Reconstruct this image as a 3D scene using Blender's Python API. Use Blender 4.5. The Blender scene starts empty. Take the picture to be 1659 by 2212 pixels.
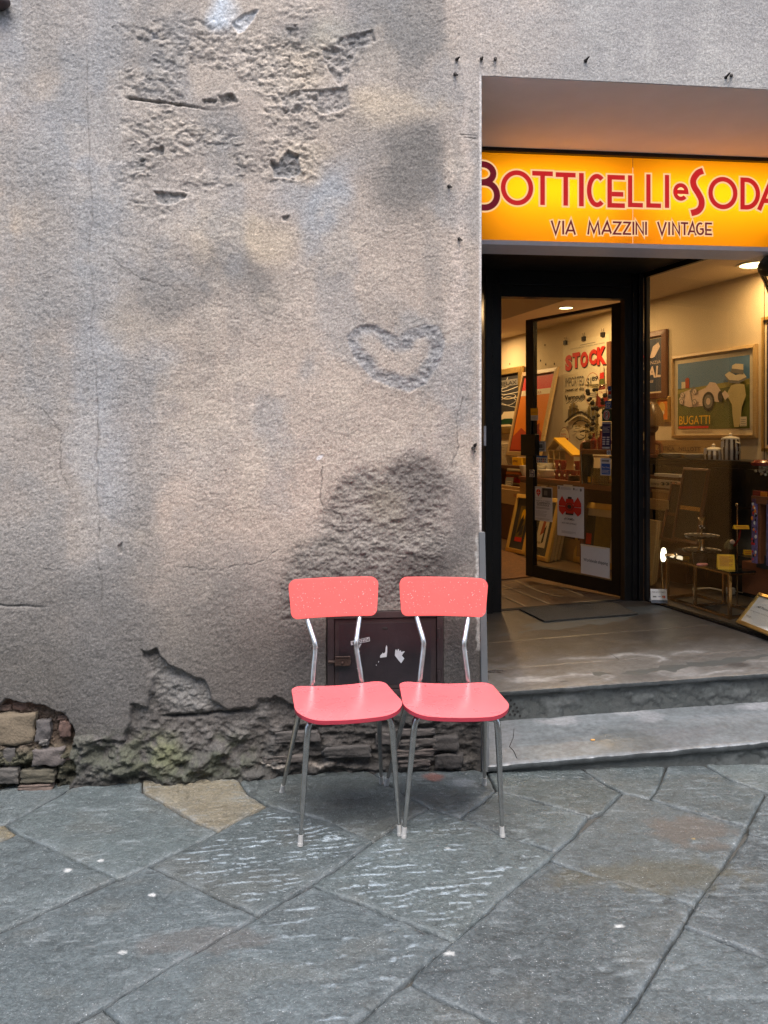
import bpy, bmesh, math, random
import numpy as np
from mathutils import Vector as V, Matrix
from mathutils.geometry import delaunay_2d_cdt

# ------------------------------------------------------------------ camera, sky, sun, exposure
SC = bpy.context.scene
COL = SC.collection
F, CX, YH, EYE, TH, DW = 1750.0, 829.5, 945.0, 1.35, 0.1068, 3.24
cam_d = bpy.data.cameras.new('camera')
cam = bpy.data.objects.new('camera', cam_d)
COL.objects.link(cam)
cam.location = (0, -DW, EYE)
cam.rotation_euler = (math.radians(90), 0, -TH)
cam_d.sensor_fit = 'HORIZONTAL'
cam_d.sensor_width = 36
cam_d.lens = 36 * F / 1659
cam_d.shift_x = 0
cam_d.shift_y = -(1106 - YH) / 1659
cam_d.clip_start = 0.05
cam_d.clip_end = 500
SC.camera = cam

SUN_EL, SUN_AZ = math.radians(66), math.radians(-14)      # high, from the street side, a little from the left
world = bpy.data.worlds.new('World')
SC.world = world
world.use_nodes = True
wn = world.node_tree.nodes
sky = wn.new('ShaderNodeTexSky')
sky.sky_type = 'NISHITA'
sky.sun_disc = False
sky.sun_elevation = SUN_EL
sky.sun_rotation = math.radians(180) + SUN_AZ
sky.air_density = 1.0
sky.dust_density = 3.5
sky.ozone_density = 1.0
bg = wn['Background']
bg.inputs['Strength'].default_value = 0.15
world.node_tree.links.new(sky.outputs[0], bg.inputs[0])
sun_d = bpy.data.lights.new('sun', 'SUN')
sun_d.energy = 1.0
sun_d.angle = math.radians(38)
sun_d.color = (1.0, 0.955, 0.90)
sun = bpy.data.objects.new('sun', sun_d)
COL.objects.link(sun)
sd = V((math.sin(SUN_AZ) * math.cos(SUN_EL), -math.cos(SUN_AZ) * math.cos(SUN_EL), math.sin(SUN_EL)))
sun.rotation_euler = sd.to_track_quat('Z', 'Y').to_euler()
sun.location = sd * 20
SC.view_settings.view_transform = 'Standard'
SC.view_settings.look = 'None'
SC.view_settings.gamma = 1
SC.view_settings.use_curve_mapping = False
SC.view_settings.exposure = 1.5
try:
    SC.cycles.max_bounces = 7
    SC.cycles.diffuse_bounces = 4
    SC.cycles.glossy_bounces = 4
    SC.cycles.transmission_bounces = 4
    SC.cycles.transparent_max_bounces = 12
    SC.cycles.sample_clamp_indirect = 4
    SC.cycles.use_denoising = True
    SC.cycles.denoising_prefilter = 'NONE'
except Exception:
    pass

# ------------------------------------------------------------------ measuring: where a sight line meets a real plane
cT, sT = math.cos(TH), math.sin(TH)
def ray(x, y):
    a = (x - CX) / F
    return (a * cT + sT, -a * sT + cT, (YH - y) / F)
def onY(p, Y):
    r = ray(*p); t = (Y + DW) / r[1]
    return V((r[0] * t, Y, EYE + r[2] * t))
def onZ(p, z=0.0):
    r = ray(*p); t = (z - EYE) / r[2]
    return V((r[0] * t, r[1] * t - DW, z))
def onW(p, c=4.4):                 # planes parallel to the shop's long wall
    r = ray(*p); t = c / (1.0282 * r[0] + .2084 * r[1])
    return V((r[0] * t, r[1] * t - DW, EYE + r[2] * t))
def zfl(x): return .1352 + .06 * x  # the shop floor climbs gently to the right
def onFl(p):
    r = ray(*p); t = (.1352 - EYE) / (r[2] - .06 * r[0])
    return V((r[0] * t, r[1] * t - DW, EYE + r[2] * t))
def gz(X): return -.035 * max(0.0, min(X, .75) - .35) - .018 * max(0.0, X - .75)
def onG(p):
    z = 0.0
    for _ in range(4):
        q = onZ(p, z); z = gz(q.x)
    return onZ(p, z)
z1 = lambda x, y: (1026 + .2604 * x, 518.4 + .2604 * y)
z2 = lambda x, y: (1026 + .2604 * x, 918 + .2604 * y)
z3 = lambda x, y: (1350 + .1952 * x, 540 + .1952 * y)
z4 = lambda x, y: (1350 + .2197 * x, 918 + .2197 * y)
z5 = lambda x, y: (999 + .3977 * x, 108 + .3977 * y)
z7 = lambda x, y: (999 + .3977 * x, 1296 + .3977 * y)
z8 = lambda x, y: (1074.5 + .19854 * x, 691.1 + .19854 * y)
z9 = lambda x, y: (1403.9 + .1536 * x, 998.9 + .1536 * y)
r1 = lambda x, y: (.5 * x, 1566 + .5 * y)
r2 = lambda x, y: (829.5 + .5 * x, 1566 + .5 * y)

# ------------------------------------------------------------------ materials
def lin(r, g, b):
    return tuple(((c / 255) / 12.92 if c / 255 <= .04045 else ((c / 255 + .055) / 1.055) ** 2.4) for c in (r, g, b))
def new_mat(name):
    m = bpy.data.materials.new(name); m.use_nodes = True
    nt = m.node_tree
    return m, nt, nt.nodes['Principled BSDF']
def pm(name, col, rough=.6, metal=0.0, var=.12, scale=30, bump=0.0, bscale=None, spec=.5, emit=None, es=0.0, stretch=None, coat=0):
    m, nt, b = new_mat(name)
    N, L = nt.nodes, nt.links
    tc = N.new('ShaderNodeTexCoord')
    src = tc.outputs['Object']
    if stretch:
        mp = N.new('ShaderNodeMapping'); mp.inputs['Scale'].default_value = stretch
        L.new(src, mp.inputs['Vector']); src = mp.outputs[0]
    nz = N.new('ShaderNodeTexNoise'); nz.inputs['Scale'].default_value = scale; nz.inputs['Detail'].default_value = 5
    L.new(src, nz.inputs['Vector'])
    mx = N.new('ShaderNodeMix'); mx.data_type = 'RGBA'
    mx.inputs[6].default_value = (*[c * (1 - var) for c in col], 1)
    mx.inputs[7].default_value = (*[min(1, c * (1 + var)) for c in col], 1)
    L.new(nz.outputs['Fac'], mx.inputs[0])
    L.new(mx.outputs[2], b.inputs['Base Color'])
    mr = N.new('ShaderNodeMapRange'); mr.inputs['To Min'].default_value = max(.02, rough * .8); mr.inputs['To Max'].default_value = min(1, rough * 1.2)
    L.new(nz.outputs['Fac'], mr.inputs['Value']); L.new(mr.outputs[0], b.inputs['Roughness'])
    b.inputs['Metallic'].default_value = metal
    b.inputs['Specular IOR Level'].default_value = spec
    if coat: b.inputs['Coat Weight'].default_value = coat; b.inputs['Coat Roughness'].default_value = .08
    if bump:
        n2 = N.new('ShaderNodeTexNoise'); n2.inputs['Scale'].default_value = bscale or scale * 4; n2.inputs['Detail'].default_value = 6
        L.new(src, n2.inputs['Vector'])
        bp = N.new('ShaderNodeBump'); bp.inputs['Strength'].default_value = bump; bp.inputs['Distance'].default_value = .004
        L.new(n2.outputs['Fac'], bp.inputs['Height']); L.new(bp.outputs[0], b.inputs['Normal'])
    if emit:
        b.inputs['Emission Color'].default_value = (*emit, 1); b.inputs['Emission Strength'].default_value = es
    return m
def wood(name, col, rough=.45, axis=(3, 3, 40)):
    return pm(name, col, rough, var=.35, scale=6, bump=.15, stretch=axis)
def glass_mat(name, tint=(1, 1, 1), f=1.45):
    m, nt, b = new_mat(name)
    N, L = nt.nodes, nt.links
    tr = N.new('ShaderNodeBsdfTransparent'); tr.inputs[0].default_value = (*tint, 1)
    gl = N.new('ShaderNodeBsdfGlossy'); gl.inputs['Roughness'].default_value = .015
    lw = N.new('ShaderNodeLayerWeight'); lw.inputs['Blend'].default_value = .5     # same reflectance from either side of the pane
    pw = N.new('ShaderNodeMath'); pw.operation = 'POWER'; pw.inputs[1].default_value = 5; L.new(lw.outputs['Facing'], pw.inputs[0])
    fr = N.new('ShaderNodeMapRange'); fr.inputs['To Min'].default_value = ((f - 1) / (f + 1)) ** 2; fr.inputs['To Max'].default_value = .9; L.new(pw.outputs[0], fr.inputs['Value'])
    nz = N.new('ShaderNodeTexNoise'); nz.inputs['Scale'].default_value = 2.0
    tc = N.new('ShaderNodeTexCoord'); L.new(tc.outputs['Object'], nz.inputs['Vector'])
    bp = N.new('ShaderNodeBump'); bp.inputs['Strength'].default_value = .02; bp.inputs['Distance'].default_value = .01
    L.new(nz.outputs['Fac'], bp.inputs['Height']); L.new(bp.outputs[0], gl.inputs['Normal'])
    mx = N.new('ShaderNodeMixShader')
    L.new(fr.outputs[0], mx.inputs[0]); L.new(tr.outputs[0], mx.inputs[1]); L.new(gl.outputs[0], mx.inputs[2])
    L.new(mx.outputs[0], N['Material Output'].inputs['Surface'])
    return m
def emis(name, col, s):
    m, nt, b = new_mat(name)
    b.inputs['Base Color'].default_value = (*[c * .6 for c in col], 1)
    b.inputs['Roughness'].default_value = .35
    nz = nt.nodes.new('ShaderNodeTexNoise'); nz.inputs['Scale'].default_value = 3
    tc = nt.nodes.new('ShaderNodeTexCoord'); nt.links.new(tc.outputs['Object'], nz.inputs['Vector'])
    mr = nt.nodes.new('ShaderNodeMapRange'); mr.inputs['To Min'].default_value = s * .93; mr.inputs['To Max'].default_value = s * 1.07
    nt.links.new(nz.outputs['Fac'], mr.inputs['Value']); nt.links.new(mr.outputs[0], b.inputs['Emission Strength'])
    b.inputs['Emission Color'].default_value = (*col, 1)
    return m

M = {}
M['black'] = pm('black_paint', (.0055, .0050, .0048), .34, var=.3, scale=8, bump=.05, spec=.3)
M['blackmat'] = pm('black_flat', (.011, .011, .012), .7, var=.2, scale=20)
M['ceilblack'] = pm('dark_ceiling', (.010, .008, .007), .6, var=.25, scale=9)
M['grey_trim'] = pm('grey_trim', (.72, .70, .76), .4, var=.1)
M['chrome'] = pm('worn_chrome', (.64, .63, .61), .30, metal=1, var=.25, scale=40, bump=.06, bscale=300)
M['chrome_dull'] = pm('dull_leg_metal', (.44, .43, .41), .24, metal=1, var=.3, scale=35, bump=.08, bscale=250)
M['cap'] = pm('pale_plastic', (.42, .42, .41), .5, var=.12, scale=90)
M['red'] = pm('coral_laminate', lin(236, 104, 100), .30, var=.08, scale=6, bump=.07, bscale=120)
M['redseat_sky'] = pm('coral_seat_sky_tint', lin(226, 106, 111), .28, var=.09, scale=14, bump=.05, bscale=120)  # laminate of the backs made pinker: sky reflection put into the colour
M['rededge'] = pm('ply_edge', lin(165, 50, 66), .5, var=.3, scale=20, stretch=(1, 1, 60))
M['drop'] = pm('water_drop', (.86, .40, .38), .04, var=.02, spec=.9)
M['iron'] = pm('hatch_iron', (.026, .019, .022), .38, var=.55, scale=14, bump=.3, bscale=45)
M['ironframe'] = pm('hatch_frame_iron', (.042, .027, .027), .5, var=.5, scale=18, bump=.35, bscale=70)
M['rust'] = pm('rusty_latch', (.06, .03, .02), .55, var=.6, scale=60, bump=.4)
M['nail'] = pm('old_nail', (.02, .015, .012), .7, var=.4, scale=60)
M['paper'] = pm('white_paper', (.72, .71, .68), .7, var=.04, scale=60)
M['stickerw'] = pm('white_sticker', (.62, .62, .64), .5, var=.15, scale=60)
M['cream'] = pm('cream_paper', (.74, .64, .44), .7, var=.05, scale=20)
M['ink'] = pm('black_ink', (.015, .014, .014), .6)
M['greyink'] = pm('grey_ink', (.18, .17, .15), .7)
M['redink'] = pm('red_ink', lin(205, 38, 28), .6)
M['darkred'] = pm('dark_red_ink', lin(120, 24, 20), .6)
M['navy'] = pm('navy_print', lin(22, 34, 96), .45)
M['blue'] = pm('blue_print', lin(24, 92, 170), .45)
M['skyblue'] = pm('sky_print', lin(90, 128, 160), .55, var=.2, scale=3)
M['field'] = pm('field_print', lin(92, 98, 40), .6, var=.2, scale=4)
M['pinkwhite'] = pm('pale_print', lin(214, 190, 170), .55)
M['greenink'] = pm('green_print', lin(24, 66, 42), .5)
M['orange'] = pm('orange_print', lin(214, 122, 28), .5, var=.12, scale=4)
M['amber'] = pm('amber_print', lin(168, 62, 24), .5)
M['yellow'] = pm('yellow_card', lin(240, 186, 10), .6)
M['gold'] = pm('gold_frame', (.62, .42, .14), .36, metal=.75, var=.25, scale=30, bump=.2, bscale=90)
M['goldpaint'] = pm('pale_gold_frame', lin(226, 184, 92), .42, metal=.25, var=.15, scale=20, bump=.1)
M['brass'] = pm('brass', (.60, .42, .22), .25, metal=1, var=.15, scale=30)
M['oak'] = wood('oak', (.42, .26, .10))
M['paleoak'] = wood('pale_oak', (.50, .34, .15))
M['walnut'] = wood('walnut', (.12, .05, .022))
M['mahog'] = wood('mahogany', (.22, .075, .03))
M['brownframe'] = wood('brown_frame', (.16, .065, .03))
M['shopwall'] = pm('shop_wall', (.68, .56, .37), .85, var=.07, scale=3, bump=.1, bscale=60)
M['shopceil'] = pm('shop_ceiling', (.68, .58, .43), .85, var=.05, scale=3)
M['porcelain'] = pm('porcelain', (.70, .66, .56), .2, var=.05, scale=20)
M['mugred'] = pm('red_mug_glaze', (.24, .035, .022), .2, var=.2, scale=60)
M['mesh'] = pm('pale_wicker', (.55, .46, .30), .5)
M['leafdark'] = pm('charcoal_mat_board', (.035, .035, .037), .6)
M['olive'] = pm('olive_print', lin(120, 100, 40), .6, var=.5, scale=26)
M['smoke'] = pm('dark_cabinet', (.009, .0075, .009), .3, var=.2, scale=8)
M['pot'] = pm('black_pot', (.012, .012, .012), .5)
M['pinkcloth'] = pm('pink_stone', lin(170, 110, 104), .7, var=.2, scale=60, bump=.4)
M['clear'] = glass_mat('clear_glass', (.93, .95, .93))
M['pane'] = glass_mat('window_glass', (.95, .95, .93), 1.7)
M['tumbler'] = glass_mat('tumbler_glass', (.80, .78, .68), 1.6)
M['bottle'] = pm('brown_bottle', (.10, .03, .012), .08, var=.2, spec=.8)
M['matboard'] = pm('ivory_mat_board', (.66, .56, .38), .7)

# ------------------------------------------------------------------ mesh helpers
WP = {}
class MB:
    def __init__(s): s.v = []; s.f = []; s.m = []
    def quad(s, a, b, c, d, mi=0):
        i = len(s.v); s.v += [V(a), V(b), V(c), V(d)]; s.f.append((i, i + 1, i + 2, i + 3)); s.m.append(mi)
    def poly(s, pts, mi=0):
        i = len(s.v); s.v += [V(p) for p in pts]; s.f.append(tuple(range(i, i + len(pts)))); s.m.append(mi)
    def box(s, lo, hi, mi=0):
        x0, y0, z0 = lo; x1, y1, z1_ = hi
        s.hexa([(x0, y0, z0), (x1, y0, z0), (x1, y1, z0), (x0, y1, z0), (x0, y0, z1_), (x1, y0, z1_), (x1, y1, z1_), (x0, y1, z1_)], mi)
    def hexa(s, p, mi=0):
        i = len(s.v); s.v += [V(q) for q in p]
        for f in ((0, 3, 2, 1), (4, 5, 6, 7), (0, 1, 5, 4), (1, 2, 6, 5), (2, 3, 7, 6), (3, 0, 4, 7)):
            s.f.append(tuple(i + k for k in f)); s.m.append(mi)
    def obox(s, c, ax, h, mi=0):
        c = V(c); a = [V(ax[k]).normalized() * h[k] for k in range(3)]
        s.hexa([c + a[0] * i + a[1] * j + a[2] * k for k in (-1, 1) for (i, j) in ((-1, -1), (1, -1), (1, 1), (-1, 1))], mi)
    def prism(s, pts, d, mi=0):
        n = len(pts); i = len(s.v); d = V(d)
        s.v += [V(p) for p in pts] + [V(p) + d for p in pts]
        s.f.append(tuple(range(i, i + n))[::-1]); s.m.append(mi)
        s.f.append(tuple(range(i + n, i + 2 * n))); s.m.append(mi)
        for k in range(n):
            q = (k + 1) % n
            s.f.append((i + k, i + q, i + n + q, i + n + k)); s.m.append(mi)
    def tube(s, pts, r, seg=12, mi=0, closed=False):
        pts = [V(p) for p in pts]; n = len(pts)
        if not isinstance(r, (list, tuple)): r = [r] * n
        i0 = len(s.v); ref = None
        for k in range(n):
            if closed: t = pts[(k + 1) % n] - pts[k - 1]
            else: t = pts[min(k + 1, n - 1)] - pts[max(k - 1, 0)]
            t.normalize()
            if ref is None: ref = V((0, 0, 1)) if abs(t.z) < .9 else V((1, 0, 0))
            a = t.cross(ref)
            if a.length < 1e-6: a = t.orthogonal()
            a.normalize(); b = t.cross(a); ref = -b if False else b.cross(t) if False else ref
            for j in range(seg):
                g = 2 * math.pi * j / seg
                s.v.append(pts[k] + (a * math.cos(g) + b * math.sin(g)) * r[k])
        for k in range(n if closed else n - 1):
            q = (k + 1) % n
            for j in range(seg):
                l = (j + 1) % seg
                s.f.append((i0 + k * seg + j, i0 + k * seg + l, i0 + q * seg + l, i0 + q * seg + j)); s.m.append(mi)
        if not closed:
            s.f.append(tuple(i0 + j for j in range(seg))[::-1]); s.m.append(mi)
            s.f.append(tuple(i0 + (n - 1) * seg + j for j in range(seg))); s.m.append(mi)
    def lathe(s, prof, c=(0, 0, 0), seg=20, mi=0, axis='Z', cap=True):
        c = V(c); i0 = len(s.v); n = len(prof)
        for r, z in prof:
            for j in range(seg):
                g = 2 * math.pi * j / seg
                s.v.append(c + V((r * math.cos(g), r * math.sin(g), z)))
        for k in range(n - 1):
            for j in range(seg):
                l = (j + 1) % seg
                s.f.append((i0 + k * seg + j, i0 + k * seg + l, i0 + (k + 1) * seg + l, i0 + (k + 1) * seg + j)); s.m.append(mi)
        if cap:
            s.f.append(tuple(i0 + j for j in range(seg))[::-1]); s.m.append(mi)
            s.f.append(tuple(i0 + (n - 1) * seg + j for j in range(seg))); s.m.append(mi)
    def ball(s, c, r, seg=12, rings=8, mi=0, sc=(1, 1, 1)):
        c = V(c); pr = []
        i0 = len(s.v)
        for k in range(rings + 1):
            a = math.pi * (k + .02) / (rings + .04) - math.pi / 2
            for j in range(seg):
                g = 2 * math.pi * j / seg
                s.v.append(c + V((r * sc[0] * math.cos(a) * math.cos(g), r * sc[1] * math.cos(a) * math.sin(g), r * sc[2] * math.sin(a))))
        for k in range(rings):
            for j in range(seg):
                l = (j + 1) % seg
                s.f.append((i0 + k * seg + j, i0 + k * seg + l, i0 + (k + 1) * seg + l, i0 + (k + 1) * seg + j)); s.m.append(mi)
    def put(s, name, mats, parent=None, smooth=False, bevel=0.0, bseg=2, auto=None):
        if not isinstance(mats, (list, tuple)): mats = [mats]
        lo = V((min(p.x for p in s.v), min(p.y for p in s.v), min(p.z for p in s.v)))
        hi = V((max(p.x for p in s.v), max(p.y for p in s.v), max(p.z for p in s.v)))
        c = V(((lo.x + hi.x) / 2, (lo.y + hi.y) / 2, lo.z))
        me = bpy.data.meshes.new(name)
        me.from_pydata([tuple(p - c) for p in s.v], [], s.f)
        for m in mats: me.materials.append(m)
        me.polygons.foreach_set('material_index', s.m)
        if bevel:
            bm = bmesh.new(); bm.from_mesh(me)
            bmesh.ops.remove_doubles(bm, verts=bm.verts, dist=1e-5)
            ed = [e for e in bm.edges if len(e.link_faces) == 2 and e.calc_face_angle(0) > .5]
            bmesh.ops.bevel(bm, geom=ed, offset=bevel, segments=bseg, affect='EDGES', profile=.6, clamp_overlap=True)
            bm.to_mesh(me); bm.free()
        if smooth:
            me.polygons.foreach_set('use_smooth', [True] * len(me.polygons))
            try: me.set_sharp_from_angle(angle=math.radians(auto or 40))
            except Exception: pass
        me.update()
        return place(name, me, c, parent)
def place(name, me, c, parent):
    o = bpy.data.objects.new(name, me); COL.objects.link(o)
    o.location = V(c) - WP.get(parent.name, V((0, 0, 0))) if parent else V(c)
    if parent: o.parent = parent
    WP[o.name] = V(c)
    return o
def thing(name, label, cat, loc, group=None):
    o = bpy.data.objects.new(name, None); COL.objects.link(o)
    o.empty_display_size = .1
    o.location = V(loc); WP[o.name] = V(loc)
    return tag(o, label, cat, group)
def tag(o, label=None, cat=None, group=None, kind=None):
    if label: o['label'] = label
    if cat: o['category'] = cat
    if group: o['group'] = group
    if kind: o['kind'] = kind
    return o
def text_mesh(s, bold=0.0, shear=0.0):
    cu = bpy.data.curves.new('lettering', 'FONT'); cu.body = s; cu.size = 1; cu.resolution_u = 3
    cu.offset = bold; cu.shear = shear
    o = bpy.data.objects.new('lettering_tmp', cu); COL.objects.link(o)
    bpy.context.view_layer.update()
    me = bpy.data.meshes.new_from_object(o.evaluated_get(bpy.context.evaluated_depsgraph_get()))
    vs = [v.co.copy() for v in me.vertices]; fs = [tuple(p.vertices) for p in me.polygons]
    bpy.data.objects.remove(o); bpy.data.curves.remove(cu); bpy.data.meshes.remove(me)
    return vs, fs
class Sheet:
    """A flat rectangle standing in the scene; print is laid on it in fractions of its width and height."""
    def __init__(s, o, u, v, w, h):
        s.o = V(o); s.u = V(u).normalized(); s.v = V(v).normalized(); s.n = s.u.cross(s.v).normalized(); s.w = w; s.h = h
        s.k = 0; s.mb = MB(); s.mats = []
    def p(s, a, b, d=0.0): return s.o + s.u * (a * s.w) + s.v * (b * s.h) + s.n * d
    def mi(s, m):
        if m not in s.mats: s.mats.append(m)
        return s.mats.index(m)
    def lay(s): s.k += 1; return .0008 + s.k * .0005
    def poly(s, pts, m):
        d = s.lay(); s.mb.poly([s.p(a, b, d) for a, b in pts], s.mi(m))
    def rect(s, a0, b0, a1, b1, m): s.poly([(a0, b0), (a1, b0), (a1, b1), (a0, b1)], m)
    def ell(s, a, b, ra, rb, m, n=28): s.poly([(a + ra * math.cos(2 * math.pi * i / n), b + rb * math.sin(2 * math.pi * i / n)) for i in range(n)], m)
    def line(s, pts, wd, m):
        d = s.lay()
        P = [s.p(a, b, d) for a, b in pts]
        for i in range(len(P) - 1):
            t = (P[i + 1] - P[i])
            if t.length < 1e-6: continue
            q = s.n.cross(t.normalized()) * (wd / 2)
            s.mb.poly([P[i] - q, P[i + 1] - q, P[i + 1] + q, P[i] + q], s.mi(m))
    def text(s, st, a0, b0, a1, b1, m, bold=0.0, shear=0.0, rot=0.0):
        vs, fs = text_mesh(st, bold, shear)
        if not vs: return
        x0 = min(v.x for v in vs); x1 = max(v.x for v in vs); y0 = min(v.y for v in vs); y1 = max(v.y for v in vs)
        d = s.lay(); i = len(s.mb.v); cr, sr = math.cos(rot), math.sin(rot)
        for v in vs:
            a = a0 + (v.x - x0) / (x1 - x0) * (a1 - a0); b = b0 + (v.y - y0) / (y1 - y0) * (b1 - b0)
            if rot:
                ca, cb = (a0 + a1) / 2, (b0 + b1) / 2
                X, Y = (a - ca) * s.w, (b - cb) * s.h
                a, b = ca + (X * cr - Y * sr) / s.w, cb + (X * sr + Y * cr) / s.h
            s.mb.v.append(s.p(a, b, d))
        for f in fs: s.mb.f.append(tuple(i + k for k in f)); s.mb.m.append(s.mi(m))
    def lines(s, a0, a1, b0, b1, n, m, th=.35, seed=1):
        rr = random.Random(seed); d = s.lay(); st = (b1 - b0) / n
        for k in range(n):
            e = a1 - (a1 - a0) * rr.choice([0, .05, .1, .3])
            b = b0 + st * k
            s.mb.poly([s.p(a0, b, d), s.p(e, b, d), s.p(e, b + st * th, d), s.p(a0, b + st * th, d)], s.mi(m))
    def done(s, parent, name='print'):
        if s.mb.v: return s.mb.put(name, s.mats, parent)
def paper(sh, name, label, cat, m, th=.0012, parent=None, group=None):
    mb = MB(); mb.prism([sh.p(0, 0, -th), sh.p(1, 0, -th), sh.p(1, 1, -th), sh.p(0, 1, -th)], sh.n * th)
    if parent: return mb.put(name, m, parent)
    root = thing(name, label, cat, sh.p(.5, 0, 0), group)
    mb.put('sheet', m, root)
    return root
def framed(sh, name, label, cat, fw, fd, fm, bm_, inner=.0, im=None, group=None):
    """frame rails round the sheet, a mat board, then the picture area; returns root and the inner sheet"""
    root = thing(name, label, cat, sh.p(.5, 0, 0), group)
    U, Vv = sh.u * fw, sh.v * fw
    A, B, C_, D_ = sh.p(0, 0), sh.p(1, 0), sh.p(1, 1), sh.p(0, 1)
    a, b, c, d = A + U + Vv, B - U + Vv, C_ - U - Vv, D_ + U - Vv
    for q in ((A, B, b, a), (B, C_, c, b), (C_, D_, d, c), (D_, A, a, d)):
        mb = MB(); f = sh.n * fd
        P = [q[0], q[1], q[2], q[3]]
        mb.hexa([P[0], P[1], P[2], P[3], P[0] + f * .7, P[1] + f * .7, P[2] + f, P[3] + f])
        mb.put('frame_rail', fm, root, bevel=min(fw, fd) * .18)
    mb = MB(); mb.prism([A + U * .5 + Vv * .5, B - U * .5 + Vv * .5, C_ - U * .5 - Vv * .5, D_ + U * .5 - Vv * .5], sh.n * (fd * .35))
    mb.put('mat_board', bm_, root)
    w2, h2 = sh.w - 2 * fw - 2 * inner, sh.h - 2 * fw - 2 * inner
    s2 = Sheet(a + sh.u * inner + sh.v * inner + sh.n * (fd * .36), sh.u, sh.v, w2, h2)
    if im is not None: s2.rect(0, 0, 1, 1, im)
    return root, s2
def fast_mesh(name, verts, quads, mats, col=None, extra=None, tri=False, smooth=True):
    me = bpy.data.meshes.new(name)
    nv, nf = len(verts), len(quads); k = 3 if tri else 4
    me.vertices.add(nv); me.vertices.foreach_set('co', verts.astype(np.float32).ravel())
    me.loops.add(nf * k); me.loops.foreach_set('vertex_index', quads.astype(np.int32).ravel())
    me.polygons.add(nf); me.polygons.foreach_set('loop_start', np.arange(0, nf * k, k, dtype=np.int32))
    me.polygons.foreach_set('use_smooth', np.full(nf, smooth))
    me.update(calc_edges=True)
    for m in mats: me.materials.append(m)
    if col is not None:
        a = me.color_attributes.new('col', 'FLOAT_COLOR', 'POINT')
        c4 = np.ones((nv, 4), np.float32); c4[:, :3] = col
        a.data.foreach_set('color', c4.ravel())
    if extra is not None:
        a = me.attributes.new('wet', 'FLOAT', 'POINT'); a.data.foreach_set('value', extra.astype(np.float32))
    return me

# ------------------------------------------------------------------ noise (numpy)
def vnoise(x, y, seed):
    xi = np.floor(x).astype(np.int64); yi = np.floor(y).astype(np.int64)
    fx = x - xi; fy = y - yi
    def h(a, b):
        n = (a * 374761393 + b * 668265263 + seed * 1274126177) & 0xffffffff
        n = ((n ^ (n >> 13)) * 1274126177) & 0xffffffff
        n = ((n ^ (n >> 16)) * 2246822519) & 0xffffffff
        return ((n ^ (n >> 15)) & 0xffffff) / float(0xffffff) * 2 - 1
    u = fx * fx * fx * (fx * (fx * 6 - 15) + 10); v = fy * fy * fy * (fy * (fy * 6 - 15) + 10)
    a = h(xi, yi); b = h(xi + 1, yi); c = h(xi, yi + 1); d = h(xi + 1, yi + 1)
    return (a * (1 - u) + b * u) * (1 - v) + (c * (1 - u) + d * u) * v
def fbm(x, y, seed, oct=4, gain=.5):
    s = 0; a = 1; t = 0
    for k in range(oct):
        r = .6 * k
        xx = x * math.cos(r) - y * math.sin(r); yy = x * math.sin(r) + y * math.cos(r)
        s = s + a * vnoise(xx * 2 ** k, yy * 2 ** k, seed + 17 * k); t += a; a *= gain
    return s / t * 1.6
def sst(a, b, x):
    t = np.clip((x - a) / (b - a), 0, 1); return t * t * (3 - 2 * t)
def sdf(poly, x, y):
    """signed distance to a polygon, negative inside"""
    P = np.array(poly, float); d = np.full(x.shape, 1e18); ins = np.zeros(x.shape, bool)
    for i in range(len(P)):
        a, b = P[i], P[(i + 1) % len(P)]
        ex, ey = b - a; wx, wy = x - a[0], y - a[1]
        t = np.clip((wx * ex + wy * ey) / (ex * ex + ey * ey + 1e-12), 0, 1)
        d = np.minimum(d, (wx - ex * t) ** 2 + (wy - ey * t) ** 2)
        c = ((a[1] > y) != (b[1] > y))
        with np.errstate(divide='ignore', invalid='ignore'):
            ins ^= c & (x < (b[0] - a[0]) * (y - a[1]) / (b[1] - a[1] + 1e-18) + a[0])
    return np.where(ins, -1, 1) * np.sqrt(d)

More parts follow.
